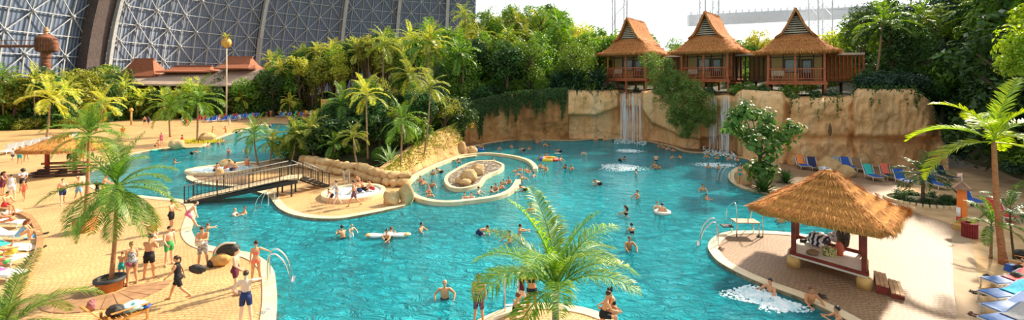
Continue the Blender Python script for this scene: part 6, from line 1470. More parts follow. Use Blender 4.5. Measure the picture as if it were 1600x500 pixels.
# --- swimmers: x, y of the water line, height, pose, facing, depth below the surface, skin, hair, clothing, label
SW = [
 (536, 372, 1.75, 'water2', -150, 1.02, 1, ('short', 'black'), 'black', 'man standing waist deep beside the fair child'),
 (549, 370, 1.15, 'water', 30, .66, 0, ('short', 'blond'), 'white', 'fair child standing waist deep beside the man'),
 (605, 378, 1.72, 'splash', -20, 1.0, 1, ('bun', 'black'), 'black', 'dark-haired woman in front of the white inflatable'),
 (610, 371, 1.75, 'water2', 160, 1.15, 1, ('short', 'red'), 'navy', 'man behind the white inflatable'),
 (657, 361, 1.6, 'water', 60, 1.15, 1, ('short', 'black'), 'black', 'lone swimmer right of the white inflatable'),
 (695, 466, 1.80, 'hips', -5, 1.02, 1, None, 'black', 'bald broad-chested man standing waist deep in the pool'),
 (748, 366, 1.6, 'prone', 70, 1.0, 1, ('short', 'brown'), 'navy', 'swimmer stretched out in the open water left of the front palm'),
 (797, 377, 1.6, 'water', -60, 1.05, 1, ('short', 'black'), 'black', 'swimmer at the left tip of the front palm fronds'),
 (829, 331, 1.6, 'water', 0, 1.1, 1, ('short', 'brown'), 'black', 'swimmer just above the front palm fronds'),
 (811, 366, 1.65, 'splash', 90, 1.1, 1, ('short', 'brown'), 'blue', 'swimmer with raised arms among the front palm fronds'),
 (323, 366, 1.3, 'splash', 100, .9, 1, ('short', 'red'), 'coral', 'child in the water at the edge by the bending man'),
 (364, 337, 1.7, 'water2', 60, 1.2, 3, ('short', 'blond'), 'navy', 'fair-haired swimmer in the channel under the footbridge'),
 (384, 334, 1.5, 'water', -80, 1.15, 1, ('short', 'red'), 'navy', 'child facing the fair-haired swimmer in the channel'),
 (979, 338, 1.7, 'water', -110, 1.0, 1, ('long', 'brown'), 'black', 'long-haired swimmer above the right fronds of the front palm'),
 (988, 365, 1.65, 'water2', 200, 1.1, 1, ('bun', 'brown'), 'black', 'swimmer with a bun between two others right of the front palm'),
 (983, 389, 1.65, 'water', 20, 1.0, 2, ('short', 'red'), 'black', 'tanned swimmer nearest the right fronds of the front palm'),
 (997, 309, 1.7, 'water', -60, 1.1, 1, ('short', 'black'), 'black', 'broad swimmer alone in the middle of the pool'),
 (938, 289, 1.6, 'prone', -60, 1.0, 1, ('short', 'red'), 'black', 'swimmer doing breaststroke below the bubbling patch'),
 (1027, 325, 1.6, 'water', 10, 1.2, 0, ('short', 'red'), 'black', 'swimmer behind the one on the pale float'),
 (1034, 333, 1.7, 'water2', 170, 1.05, 1, ('short', 'black'), 'black', 'swimmer resting on the pale float'),
 (1098, 298, 1.7, 'water', 0, 1.15, 1, ('short', 'brown'), 'black', 'swimmer with spread arms near the teal bikini woman'),
 (1102, 311, 1.5, 'water2', 60, 1.2, 1, ('short', 'black'), 'black', 'child swimmer just in front of the one with spread arms'),
 (993, 271, 1.6, 'water', 90, 1.25, 1, ('short', 'black'), 'black', 'swimmer at the right rim of the bubbling patch'),
 (968, 252, 1.6, 'prone', 100, 1.1, 4, ('short', 'black'), 'black', 'dark-haired swimmer at the far rim of the bubbling patch'),
 (1025, 251, 1.75, 'water', 170, .95, 0, ('short', 'brown'), 'black', 'pale man standing chest deep right of the broad waterfall'),
 (1024, 263, 1.7, 'water', -40, 1.0, 2, ('short', 'brown'), 'black', 'tanned man in front of the pale standing man'),
 (1032, 264, 1.6, 'water2', -100, 1.15, 2, ('short', 'brown'), 'black', 'companion close at the right of the tanned man'),
 (1050, 247, 1.65, 'water', 30, 1.2, 1, ('short', 'brown'), 'red', 'left one of two bathers before the sloping cliff foot'),
 (1064, 247, 1.65, 'water2', -30, 1.15, 1, ('long', 'brown'), 'red', 'right one of two bathers before the sloping cliff foot'),
 (1107, 262, 1.6, 'water', 0, 1.2, 1, ('short', 'black'), 'black', 'left swimmer in the foam under the split waterfall'),
 (1122, 263, 1.6, 'water2', 10, 1.2, 1, ('short', 'black'), 'black', 'right swimmer in the foam under the split waterfall'),
 (1104, 246, 1.6, 'water', 0, 1.15, 1, ('short', 'red'), 'red', 'bather behind the left strand of the split waterfall'),
 (1120, 248, 1.6, 'water2', 0, 1.15, 1, ('short', 'red'), 'red', 'bather between the strands of the split waterfall'),
 (1138, 250, 1.6, 'water', 30, 1.15, 1, ('short', 'brown'), 'red', 'bather right of the split waterfall'),
 (1153, 252, 1.6, 'water2', -30, 1.1, 1, ('short', 'red'), 'red', 'bather behind the head of the teal bikini woman'),
 (1220, 348, 1.6, 'water', 180, 1.15, 1, ('short', 'black'), 'black', 'swimmer in the inlet beneath the left eave of the shelter'),
 (1205, 457, 1.7, 'water', -40, 1.1, 1, ('short', 'black'), 'black', 'dark-haired boy in the churned water by the kerb'),
 (1266, 477, 1.7, 'water', 30, .95, 2, ('short', 'red'), 'black', 'red-haired tanned swimmer at the kerb below the shelter'),
 (1314, 504, 1.65, 'water2', -70, 1.1, 1, ('short', 'black'), 'black', 'dark-haired swimmer at the lower end of the kerb'),
 # far pool
 (752, 231, 1.7, 'water', 0, 1.1, 1, ('short', 'red'), 'blue', 'bather with a blue float at the back left corner of the pool'),
 (780, 233, 1.6, 'water', 20, 1.2, 1, ('short', 'black'), 'black', 'second bather from the back left corner of the pool'),
 (800, 230, 1.6, 'water2', -20, 1.2, 1, ('short', 'black'), 'black', 'bather before the vine cliff, third from the back left corner'),
 (819, 236, 1.6, 'prone', -60, 1.1, 1, ('short', 'brown'), 'black', 'left one of a close pair before the vine cliff'),
 (826, 233, 1.6, 'water2', 30, 1.2, 1, ('short', 'brown'), 'black', 'right one of a close pair before the vine cliff'),
 (838, 224, 1.6, 'prone', 90, 1.1, 1, ('short', 'brown'), 'coral', 'bather lying at the far kerb under the vine cliff'),
 (852, 228, 1.65, 'water', 0, 1.1, 1, ('short', 'red'), 'red', 'left one of two bathers near the far kerb'),
 (858, 229, 1.6, 'water2', 10, 1.2, 4, ('long', 'black'), 'black', 'dark-skinned bather near the far kerb'),
 (876, 238, 1.6, 'prone', -70, 1.1, 1, ('short', 'brown'), 'black', 'swimmer with a pale board right of the vine cliff'),
 (845, 249, 1.65, 'water', -80, 1.1, 2, ('short', 'black'), 'red', 'bather at the left end of the coloured float ring'),
 (855, 245, 1.55, 'water2', -60, 1.1, 2, ('short', 'brown'), 'coral', 'bather leaning over the coloured float ring'),
 (875, 251, 1.65, 'water', 60, 1.1, 1, ('short', 'brown'), 'black', 'bather right of the coloured float ring'),
 (884, 263, 1.6, 'water', -30, 1.15, 4, ('long', 'black'), 'black', 'dark-haired one of a pair right of the ring wall'),
 (892, 264, 1.6, 'water2', 30, 1.2, 2, ('short', 'red'), 'black', 'red-haired one of a pair right of the ring wall'),
 (912, 241, 1.6, 'water', 0, 1.15, 0, ('short', 'black'), 'white', 'bather in white left of the broad waterfall'),
 (931, 221, 1.65, 'water', 0, 1.0, 1, ('short', 'red'), 'coral', 'left one of a pair at the far kerb by the waterfall'),
 (945, 221, 1.65, 'water2', 20, 1.0, 1, ('short', 'red'), 'coral', 'right one of a pair at the far kerb by the waterfall'),
 (989, 222, 1.65, 'water', -10, 1.0, 1, ('short', 'red'), 'red', 'left bather leaning at the foot of the broad waterfall'),
 (997, 223, 1.65, 'water2', 10, 1.0, 1, ('short', 'brown'), 'red', 'right bather leaning at the foot of the broad waterfall'),
 (1030, 230, 1.6, 'water', 20, 1.1, 1, ('short', 'brown'), 'white', 'first of the bathers along the sloping kerb'),
 (1037, 232, 1.6, 'water2', -20, 1.1, 1, ('short', 'black'), 'red', 'second of the bathers along the sloping kerb'),
 (1043, 234, 1.6, 'water', 10, 1.1, 0, ('short', 'brown'), 'white', 'third of the bathers along the sloping kerb'),
 (1052, 237, 1.6, 'water2', 0, 1.1, 1, ('short', 'red'), 'pink', 'last of the bathers along the sloping kerb'),
 # ring channel
 (716, 254, 1.6, 'water', 20, 1.15, 1, ('long', 'brown'), 'black', 'bather in the back bend of the ring channel'),
 (675, 257, 1.6, 'water2', -30, 1.15, 2, ('short', 'red'), 'black', 'bather at the inner left wall of the ring channel'),
 (714, 267, 1.55, 'water', 0, 1.2, 1, ('short', 'brown'), 'black', 'bather between the channel wall and the pebble island'),
 (770, 252, 1.6, 'water', 30, 1.2, 1, ('short', 'black'), 'red', 'bather behind the right end of the pebble island'),
 (676, 273, 1.6, 'water', 0, 1.15, 2, ('short', 'brown'), 'black', 'bather facing the pebble island across the channel'),
 (690, 270, 1.6, 'prone', -60, 1.0, 1, ('short', 'brown'), 'black', 'swimmer gliding left of the pebble island'),
 (657, 286, 1.7, 'water', -20, 1.05, 1, ('short', 'brown'), 'black', 'left one of the pair in the left bend of the ring channel'),
 (661, 288, 1.6, 'water2', 40, 1.15, 1, ('short', 'black'), 'black', 'right one of the pair in the left bend of the ring channel'),
 (675, 292, 1.7, 'water', 10, 1.1, 2, ('short', 'black'), 'navy', 'rear bather of the trio in the lower left channel'),
 (668, 302, 1.65, 'water2', 30, 1.1, 2, ('short', 'red'), 'navy', 'left bather of the trio in the lower left channel'),
 (672, 307, 1.65, 'water', 0, 1.2, 1, ('short', 'brown'), 'navy', 'front bather of the trio in the lower left channel'),
 (726, 312, 1.7, 'water2', 10, 1.1, 0, ('short', 'black'), 'white', 'left one of two dark-haired bathers at the front wall'),
 (737, 312, 1.7, 'water2', -10, 1.1, 0, ('short', 'black'), 'white', 'right one of two dark-haired bathers at the front wall'),
 (747, 303, 1.65, 'water', 60, 1.1, 0, ('short', 'black'), 'black', 'bather between the pebble island and the front pair'),
 (775, 297, 1.65, 'water', -30, 1.1, 2, ('short', 'red'), 'coral', 'tanned bather leading the queue in the channel'),
 (782, 294, 1.65, 'water2', 30, 1.15, 1, ('short', 'black'), 'black', 'bather right behind the tanned one in the channel queue'),
 (766, 300, 1.6, 'water2', 90, 1.2, 1, ('short', 'black'), 'black', 'bather at the lower left end of the channel queue'),
 (787, 288, 1.6, 'water', 0, 1.2, 1, ('short', 'black'), 'black', 'bather in the middle of the channel queue'),
 (794, 286, 1.65, 'water2', 20, 1.1, 2, ('short', 'red'), 'black', 'rearmost bather of the channel queue'),
 (814, 284, 1.75, 'splash', 60, 1.0, 1, ('short', 'blond'), 'navy', 'fair man at the mouth of the ring channel'),
 (822, 298, 1.6, 'prone', -60, 1.0, 1, ('short', 'brown'), 'black', 'swimmer leaving the ring channel to the open pool'),
 (805, 269, 1.6, 'water', -30, 1.2, 0, ('short', 'brown'), 'white', 'pale bather at the left of the crowd in the channel bend'),
 (813, 266, 1.6, 'water2', 0, 1.2, 1, ('short', 'red'), 'blue', 'rear bather of the crowd in the channel bend'),
 (808, 274, 1.5, 'water', 30, 1.2, 0, ('short', 'brown'), 'white', 'front pale bather of the crowd in the channel bend'),
 (821, 267, 1.6, 'water', 40, 1.2, 1, ('short', 'black'), 'yellow', 'bather in yellow in the crowd of the channel bend'),
 (827, 269, 1.6, 'water2', -20, 1.2, 1, ('short', 'red'), 'navy', 'bather right of the yellow one in the channel bend'),
 (833, 276, 1.6, 'water', 60, 1.2, 1, ('short', 'black'), 'navy', 'last bather at the gap in the channel wall'),
 (845, 262, 1.65, 'water2', 0, 1.1, 1, ('short', 'brown'), 'black', 'left one of two bathers just outside the channel wall'),
 (853, 267, 1.7, 'water', -30, 1.05, 1, ('short', 'red'), 'black', 'right one of two bathers just outside the channel wall'),
 # far lagoon
 (299, 241, 1.6, 'prone', 80, 1.1, 1, ('short', 'red'), 'black', 'swimmer in the far lagoon near the red shirt walker'),
 (357, 240, 1.7, 'splash', 0, 1.0, 1, ('short', 'red'), 'coral', 'bather with raised arms in the far lagoon'),
 (324, 230, 1.6, 'water', 60, 1.0, 1, ('short', 'brown'), 'coral', 'bather at the edge of the far lagoon by the palm islet'),
 (341, 224, 1.6, 'water2', 0, 1.1, 1, ('short', 'brown'), 'black', 'left one of two swimmers off the palm islet'),
 (348, 222, 1.6, 'water', 20, 1.15, 1, ('short', 'black'), 'black', 'right one of two swimmers off the palm islet'),
 (332, 209, 1.7, 'water', 90, .5, 2, ('short', 'brown'), 'orange', 'left bather wading at the shallow end of the far beach'),
 (353, 208, 1.7, 'water2', -60, .5, 2, ('short', 'red'), 'orange', 'right bather wading at the shallow end of the far beach'),
 (369, 208, 1.6, 'prone', 90, 1.0, 1, ('short', 'brown'), 'black', 'bather lying in the shallows right of the waders'),
 (271, 256, 1.6, 'water2', 90, 1.15, 2, ('short', 'red'), 'black', 'swimmer beside the drooping palm in the far lagoon'),
 (384, 236, 1.6, 'water', 0, 1.1, 1, ('short', 'brown'), 'black', 'bather half hidden behind the arching palm'),
 (425, 236, 1.6, 'water2', 0, 1.1, 2, ('short', 'red'), 'black', 'bather between the palms at the peninsula shore'),
 (421, 200, 1.5, 'water', 0, .6, 1, ('short', 'brown'), 'black', 'bather in the shallows below the pale thin palm'),
 (495, 218, 1.7, 'splash', 20, 1.0, 2, ('short', 'brown'), 'coral', 'front bather in the splash of the far lagoon'),
 (506, 213, 1.7, 'stand', 0, .6, 1, ('short', 'brown'), 'coral', 'standing bather in the splash of the far lagoon'),
 (462, 198, 1.6, 'prone', 90, .8, 2, ('short', 'brown'), 'black', 'bather lying at the far bank below the blue loungers'),
]
for i, (x, y, h, pose, fc, dep, sk, hr, col, lab) in enumerate(SW):
    fem = hr is not None and hr[0] in ('long', 'bun', 'tail')
    if pose == 'prone': dep = .30
    e = person(x, y, h, pose, fc, lab, sk, bik(col) if fem else [(T, col)], hr, fem, inwater=dep*h/1.65, fat=1.12 if 'broad' in lab else 1.0)
    if pose == 'prone': e.location.z = WZ-.52*h/1.7
# crowd among the far loungers
rs = random.Random(77)
for i in range(22):
    x = rs.uniform(330, 560); y = interp([(330, 190), (400, 184), (480, 184), (560, 182)], x)+rs.uniform(-3, 1)
    person(x, y, 1.7, rs.choice(['sit', 'stand', 'hold', 'relax']), rs.uniform(-90, 180), 'small distant bather in the crowd among the loungers on the far bank', rs.choice([0, 1, 2]), [(rs.choice([T, 'dress', 'swimsuit']), rs.choice(['red', 'coral', 'white', 'blue', 'black', 'yellow', 'pink']))], ('short', rs.choice(['brown', 'black', 'red', 'blond'])), group='distant bathers on the far bank')
# ---------------------------------------------------------------- loungers, bags, floats and other small things
m_frame = M('lounger_frame_white', (.78, .76, .70), (.6, .58, .52), 3, .4)
def lounger_meshes(Lg=1.95, wd=.66, back=58):
    a = R(back); fr = MB(); yb = Lg*.62; z0 = .32
    for s in (-1, 1):
        fr.beam((s*wd/2, 0, z0), (s*wd/2, yb, z0), .05, .06); fr.beam((s*wd/2, yb, z0), (s*wd/2, yb+cos(a)*Lg*.38, z0+sin(a)*Lg*.38), .05, .06)
    fr.beam((-wd/2, .02, z0), (wd/2, .02, z0), .05, .05); fr.beam((-wd/2, yb, z0), (wd/2, yb, z0), .05, .05)
    fr.beam((-wd/2, yb+cos(a)*Lg*.3, z0+sin(a)*Lg*.3), (wd/2, yb+cos(a)*Lg*.3, z0+sin(a)*Lg*.3), .04, .04); fr.beam((0, yb+cos(a)*.55, z0+sin(a)*.5), (0, yb+.6, z0-.05), .04, .04)
    lg = MB().tube([(0, 0, z0), (0, -.02, 0)], .028, 8)
    st = MB(); st.box((0, yb/2, z0+.045), (wd*.93, yb, .04)); st.box((0, yb+cos(a)*Lg*.19, z0+.045+sin(a)*Lg*.19), (wd*.93, Lg*.385, .04), Matrix.Rotation(a, 3, 'X'))
    return fr.mesh('frame'), lg.mesh('leg', True), st.mesh('sling')
LM = {b: lounger_meshes(back=b) for b in (58, 22)}
def slingmat(n, c): return M('sling_'+n, c, tuple(x*.8 for x in c), 10, .6)
S_white, S_blue, S_navy, S_teal, S_orange, S_coral, S_grey, S_red, S_brown = [slingmat(n, c) for n, c in (('white', (.84, .78, .66)), ('blue', (.03, .12, .50)), ('navy', (.015, .025, .10)), ('teal', (.05, .55, .45)), ('orange', (.95, .28, .03)), ('coral', (.85, .18, .10)), ('grey', (.38, .38, .38)), ('red', (.65, .03, .04)), ('brown', (.30, .18, .09)))]
def lounger(p, rz, label, sling=S_white, back=58, group=None, towel=None, tspan=(.0, 1.0), toplab=None, s=1.0):
    f, l_, st = LM[back]; e = empty('sun_lounger', p, rz, label, 'sun lounger', group); e.scale = (s,)*3
    link('frame', f, m_frame, e); link('sling', st, sling, e)
    for x in (-.33, .33):
        for y in (.08, 1.2): link('leg', l_, m_frame, e, (x, y, 0))
    if towel: drape(Vector(p), rz, back, towel, toplab, s, group)
    return e
def drape(p, rz, back, mat, label, s=1, group=None, y0=.85, y1=2.0, wd=.5):
    """towel lying over seat end and back rest"""
    a = R(back); yb = 1.21; vs = []; N = 14; K = 8
    for i in range(N+1):
        t = y0+(y1-y0)*i/N
        for k in range(K+1):
            x = wd*(k/K-.5)*1.15; hang = -.05*max(0, abs(k/K-.5)*2-.85)/.15
            if t < yb: q = Vector((x, t, .40))
            else: q = Vector((x, yb+cos(a)*(t-yb), .40+sin(a)*(t-yb)))
            q += Vector((0, -sin(a), cos(a)) if t > yb else (0, 0, 1))*(.02+.014*noise.noise(Vector((x*9, t*7, p.x)))); q.z += hang; vs.append(q*s)
    fs = [(i*(K+1)+k, i*(K+1)+k+1, (i+1)*(K+1)+k+1, (i+1)*(K+1)+k) for i in range(N) for k in range(K)]
    me = MB().add(vs, fs).mesh('towel', True, [mat]); o = link('towel', me, None, None, p, (0, 0, rz)); md = o.modifiers.new('s', 'SOLIDIFY'); md.thickness = .015; tag(o, label, 'towel', group)
# white row at the left
for i, (x, y) in enumerate([(2, 243), (14, 240), (27, 237), (41, 234), (56, 231), (70, 229), (84, 226), (97, 224), (108, 221)]):
    lounger(G(x, y), R(22+rnd(-3, 3)), 'white sun lounger in the raised-back row below the pale gold palm', S_white, 58, 'white sun loungers in the left row', s=1.15)
# blue far rows
for i in range(30):
    x = 318+i*3.4+rnd(-1, 1) if i < 24 else 432+(i-24)*9; y = interp([(318, 192), (360, 190), (400, 185), (480, 184)], x)-rnd(0, 3)
    lounger(G(x, y), R(rnd(-15, 15)), 'blue sun lounger in the crowded row on the far bank', S_blue if i % 5 else S_teal, 58, 'blue sun loungers on the far bank', s=1.1)
tw = [('red', S_red), ('orange', S_orange), ('white', S_white), ('coral', S_coral), ('teal', S_teal), ('yellow', slingmat('yellow', (.85, .6, .04)))]
for i in range(26):
    x = rnd(300, 548); y = interp([(300, 192), (360, 188), (400, 183), (548, 182)], x)-rnd(0, 3); nm, mt = tw[i % 6]
    drape(G(x, y, .1), R(rnd(-30, 30)), 58, mt, nm+' towel among the crowded loungers on the far bank', 1.2, nm+' towels on the far bank')
# left oval terrace
tp = [((6, 352), 88, S_white, 'white lounger at the back of the left terrace', None, ''), ((2, 372), 85, S_white, 'white lounger behind the woman with drawn-up knees', None, ''), ((4, 392), 85, S_white, 'white lounger in the middle of the left terrace', S_teal, 'teal towel on the middle lounger of the left terrace'),
      ((0, 410), 85, S_white, 'white lounger below the sunbather in yellow', slingmat('yellow', (.85, .6, .04)), 'yellow towel on the lounger below the sunbather in yellow'), ((-4, 436), 82, S_white, 'white lounger with a pink towel at the lower end of the terrace', slingmat('pink', (.8, .15, .4)), 'pink towel on the lowest terrace lounger')]
for (x, y), rz, sl, lab, tm, tl in tp:
    g = G(x+32, y+4, .02); lounger(g, R(rz), lab, sl, 22, None, tm, (0, 1), tl)
def flatcloth(x, y, w_, l_, rz, mat, label, z=.03, nm='towel', amp=.04, seed=1):
    g = G(x, y, z); vs = []; N = 14
    for i in range(N+1):
        for j in range(N+1):
            u, v = (i/N-.5), (j/N-.5); vs.append((u*w_, v*l_, .02+amp*(.5+noise.noise(Vector((u*4, v*4, seed))))))
    fs = [(i*(N+1)+j, (i+1)*(N+1)+j, (i+1)*(N+1)+j+1, i*(N+1)+j+1) for i in range(N) for j in range(N)]
    o = link(nm, MB().add(vs, fs).mesh(nm, True, [mat]), None, None, g, (0, 0, rz)); md = o.modifiers.new('s', 'SOLIDIFY'); md.thickness = .015; tag(o, label, 'towel'); return o
flatcloth(40, 388, .7, 1.3, R(80), S_white, 'white towel spread on the sand beside the kerb of the left terrace', .03)
flatcloth(50, 372, .5, .5, 0, slingmat('skyblue', (.15, .45, .75)), 'small light blue cloth at the feet of the woman with drawn-up knees', .03, amp=.1)
flatcloth(18, 335, .8, .6, .3, S_white, 'crumpled white towel at the top bend of the left terrace', .03, amp=.25, seed=4)
# sandals
m_san = M('sandal_black', (.02, .018, .016), (.05, .04, .03), 10, .6); m_sanb = M('sandal_brown', (.16, .05, .03), (.1, .03, .02), 10, .6)
sd = MB(); sd.ell((0, 0, .015), (.05, .13, .016), 12, 6); sd.tube(catmull([(-.045, .02, .02), (-.02, .06, .055), (0, .085, .03), (.02, .06, .055), (.045, .02, .02)], 4), .009, 6); SAN = sd.mesh('sandal', True)
def sandals(x, y, rz, label, mat=m_san, z=.035, sep=.17):
    for s, w_ in ((-1, 'left'), (1, 'right')):
        g = G(x, y, z); o = link('sandal', SAN, mat, None, g+Vector((cos(rz)*s*sep/2, sin(rz)*s*sep/2, 0)), (0, 0, rz+s*.15), 1.25); tag(o, label+(' lying further left' if s < 0 else ' lying further right'), 'sandal')
for x, y, rz, lab, mt, z in [(1523, 457, 1.4, 'black flip-flop on the concrete path', m_san, .035), (1521, 492, .6, 'dark brown sandal at the lower end of the concrete path', m_sanb, .035), (1544, 432, .3, 'black sandal on the sand above the blue loungers', m_san, .02), (1549, 437, 1.2, 'second pair black sandal on the sand nearer the blue loungers', m_san, .02), (71, 365, -1.1, 'dark sandal beside the kerb of the left terrace', m_san, .01), (67, 386, -1.2, 'dark sandal outside the terrace kerb below the other pair', m_san, .01), (40, 426, -1.0, 'black sandal on the terrace kerb', m_san, .19), (1127, 389, 1.0, 'brown sandal at the left tip of the round deck', m_sanb, .04), (1187, 370, .8, 'black flip-flop right of the small metal platform', m_san, .01), (1285, 463, 1.2, 'black flip-flop on the kerb above the red-haired swimmer', m_san, .04), (1534, 459, 2, 'red and black sandal at the corner of the second blue lounger', m_sanb, .02)]: sandals(x, y, rz, lab, mt, z)
# wooden deck chair with bag and towels
def woodchair():
    g = G(196, 505); e = empty('wooden_lounge_chair', g, R(150), 'slatted wooden lounge chair piled with bags and a pale towel at the lower edge', 'chair'); wd = M('honey_wood', (.62, .30, .08), (.45, .19, .04), 4, .5, .2)
    for x in (-.32, .32):
        for y in (-.5, .55): MB().box((x, y, .27), (.06, .07, .54)).build('leg', wd, e, bevel=.01)
        MB().beam((x, -.6, .55), (x, .5, .6), .09, .035).build('armrest', wd, e, bevel=.01)
        MB().beam((x, -.55, .33), (x, .6, .28), .04, .08).build('side_rail', wd, e)
    mb = MB()
    for k in range(9): mb.box((0, -.55+.13*k, .36), (.6, .09, .025))
    mb.build('seat', wd, e); mb = MB(); a = R(52)
    for k in range(8): mb.box((-.26+.075*k, .6+cos(a)*.36, .36+sin(a)*.36), (.05, .78, .025), Matrix.Rotation(a, 3, 'X'))
    mb.beam((-.32, .6+cos(a)*.75, .36+sin(a)*.75), (.32, .6+cos(a)*.75, .36+sin(a)*.75), .07, .05); mb.build('backrest', wd, e)
    def blob(off, r_, mat, nm, lab, cat, j=.35, s=2):
        p = Vector(g)+Matrix.Rotation(R(150), 3, 'Z') @ Vector(off); o = MB().ell((0, 0, 0), r_, 22, 14, None, j, 2.2, s).build(nm, mat, None, True, p, (0, 0, R(150))); tag(o, lab, cat); return o
    blob((.02, .28, .55), (.25, .22, .18), m_san, 'shoulder_bag', 'black soft bag lying on the wooden lounge chair', 'bag')
    blob((0, -.25, .50), (.36, .36, .13), M('aqua_towel', (.62, .85, .82), (.30, .62, .62), 9, .9), 'towel', 'pale aqua patterned towel heaped on the seat of the wooden lounge chair', 'towel', .5, 5)
    blob((.28, .82, .88), (.12, .12, .2), M('mauve_towel', (.45, .22, .22), (.25, .08, .08), 8, .9), 'towel', 'brownish mauve towel hung over the back of the wooden lounge chair', 'towel', .4, 7)
    blob((-.2, -.5, .44), (.2, .14, .07), S_blue, 'towel', 'folded dark blue cloth under the pale aqua towel', 'towel', .3, 9)
woodchair()
# things of the group by the pool
g = G(293, 437, .95); o = MB().ell((0, 0, 0), (.30, .13, .17), 20, 12, None, .2, 2, 3).build('shoulder_bag', m_san, None, True, Vector((g.x, G(290, 466).y, 1.12)), (0, .3, .3)); tag(o, 'black shoulder bag hanging at the hip of the striding woman', 'bag')
g = G(371, 460); o = MB().ell((0, 0, .11), (.11, .11, .11), 20, 14).build('ball', M('ball_pattern', (.85, .85, .85), (.03, .03, .03), 9, .4), None, True, g+Vector((.15, 0, 0))); tag(o, 'black and white ball at the feet of the young man in maroon shorts', 'ball')
def beachbags():
    g = G(345, 415); o = MB().ell((0, 0, .26), (.42, .26, .27), 22, 14, None, .15, 2, 4).build('beach_bag', M('tan_bag', (.62, .36, .12), (.45, .24, .07), 5, .8), None, True, g, (0, 0, .2)); tag(o, 'bulging tan beach bag on the deck left of the young man in maroon shorts', 'bag')
    e = empty('domed_bag', g+Vector((.1, .35, .3)), R(10), 'big black domed bag with red and white edge leaning over the tan bag', 'bag'); MB().ell((0, 0, .28), (.5, .26, .33), 22, 14, None, .1, 2, 6).build('black_body', m_san, e, True)
    MB().tube(catmull([(-.52, -.1, .0), (-.42, -.12, .38), (-.1, -.12, .62), (.35, -.1, .6)], 6), .05, 8).build('white_piping', S_white, e, True); MB().tube(catmull([(-.56, -.05, .0), (-.5, -.05, .3), (-.28, -.05, .52)], 6), .07, 8).build('red_stripe', S_red, e, True); MB().ell((-.5, -.1, .02), (.12, .12, .16), 12, 8).build('teal_pocket', S_teal, e, True)
    o = MB().ell((0, 0, .16), (.18, .16, .17), 16, 10, None, .2, 2, 8).build('small_bag', m_san, None, True, G(330, 417)); tag(o, 'small black bag at the left foot of the tan beach bag', 'bag')
beachbags()
g = G(317, 412); o = MB().ell((0, 0, 0), (.2, .13, .14), 18, 12, None, .5, 3, 2).build('towel', S_white, None, True, (g.x+.12, g.y-.38, 1.08)); tag(o, 'white towel bundled in the hands of the muscular man', 'towel')
def smalltable():
    g = G(252, 407); e = empty('folding_table', g, R(15), 'small folding table with a cream box beside the man in green shorts', 'table')
    MB().box((0, 0, .72), (.8, .5, .03)).build('tabletop', S_white, e)
    for x in (-.35, .35):
        for y in (-.2, .2): MB().tube([(x, y, 0), (x, y, .71)], .02, 8).build('leg', m_steelr, e)
    o = MB().box((0, 0, .13), (.55, .35, .26), None, .94).build('storage_box', M('cream_box', (.72, .60, .42), (.6, .48, .3), 3, .7), None, loc=(g.x, g.y, .735), rot=(0, 0, R(15)), bevel=.02); tag(o, 'cream box standing on the small folding table', 'box')
smalltable()
# blue loungers at the lower right
for i, (x, y, tm, tl) in enumerate([(1545, 452, S_red, 'red towel over the topmost of the blue loungers at the lower right'), (1543, 474, M('cyan_towel', (.05, .50, .68), (.02, .35, .5), 6, .8), 'turquoise towel over the second of the lower right loungers'), (1548, 497, None, ''), (1546, 518, S_grey, 'pale grey cloth over the lowest lounger at the lower right')]):
    g = G(x, y, .012); lounger(g, R(-84+i*2), ['blue lounger under the red towel at the lower right', 'blue lounger under the turquoise towel', 'bare blue lounger with a frayed pale edge below the turquoise towel', 'lowest blue lounger at the lower right corner'][i], slingmat('paleblue', (.10, .22, .52)), 22, None, tm, (0, 1), tl, 1.0)
g = G(1592, 448, .012); o = MB().ell((0, 0, .3), (.3, .3, .28), 18, 12, None, .2, 2, 2).build('backpack', m_san, None, True, g); tag(o, 'black backpack with a white stripe at the head of the red towel lounger', 'bag')
g = G(1596, 404, .012); o = MB().ell((0, 0, .2), (.3, .25, .22), 18, 12, None, .2, 2, 3).build('backpack', m_san, None, True, g); tag(o, 'black bag on the sand behind the trunk of the glowing palm', 'bag')
g = G(1580, 424, .012); o = MB().box((0, 0, .16), (.4, .3, .3), None, .7).build('cooler_bag', S_blue, None, loc=g); tag(o, 'small blue bag under the bare legs beside the glowing palm', 'bag')
person(1602, 424, 1.8, 'lie', -75, 'second reclining person at the right edge behind the first pair of legs', 2, [(T, 'navy')], ('short', 'black'), z=.02)
# loungers below the cliff
cl = [(1259, 266, S_blue, S_orange, 'blue lounger with an orange towel at the left end of the cliff row', 'orange towel on the leftmost lounger below the cliff'), (1277, 268, S_navy, None, 'navy lounger right of the orange towel below the cliff', ''), (1317, 269, S_navy, S_grey, 'lounger covered by a grey striped towel below the cliff', 'grey striped towel on the lounger below the cliff'),
      (1332, 268, S_blue, None, 'navy blue lounger right of the grey towel below the cliff', ''), (1348, 270, S_brown, None, 'brown-backed lounger at the right end of the first cliff group', ''), (1373, 284, S_blue, S_teal, 'blue lounger with a bright teal towel below the cliff', 'bright teal towel hanging on the lounger below the cliff'), (1396, 283, S_navy, S_coral, 'low lounger with a coral towel left of the stone-ringed bed', 'coral towel on the low lounger left of the stone-ringed bed'),
      (1423, 292, S_blue, None, 'blue lounger half behind the bushy dark palm', ''), (1476, 298, S_blue, None, 'blue lounger right of the bushy dark palm', ''), (1490, 285, S_navy, None, 'dark blue lounger leaning in the shrubs behind the orange column', ''), (1535, 326, S_blue, None, 'blue lounger in the shade right of the orange column', ''), (1583, 350, S_red, None, 'red lounger in the shade behind the glowing palm trunk', '')]
for x, y, sl, tm, lab, tl in cl: lounger(G(x, y), R(-15+rnd(-6, 6)), lab, sl, 58, None, tm, (0, 1), tl, 1.1)
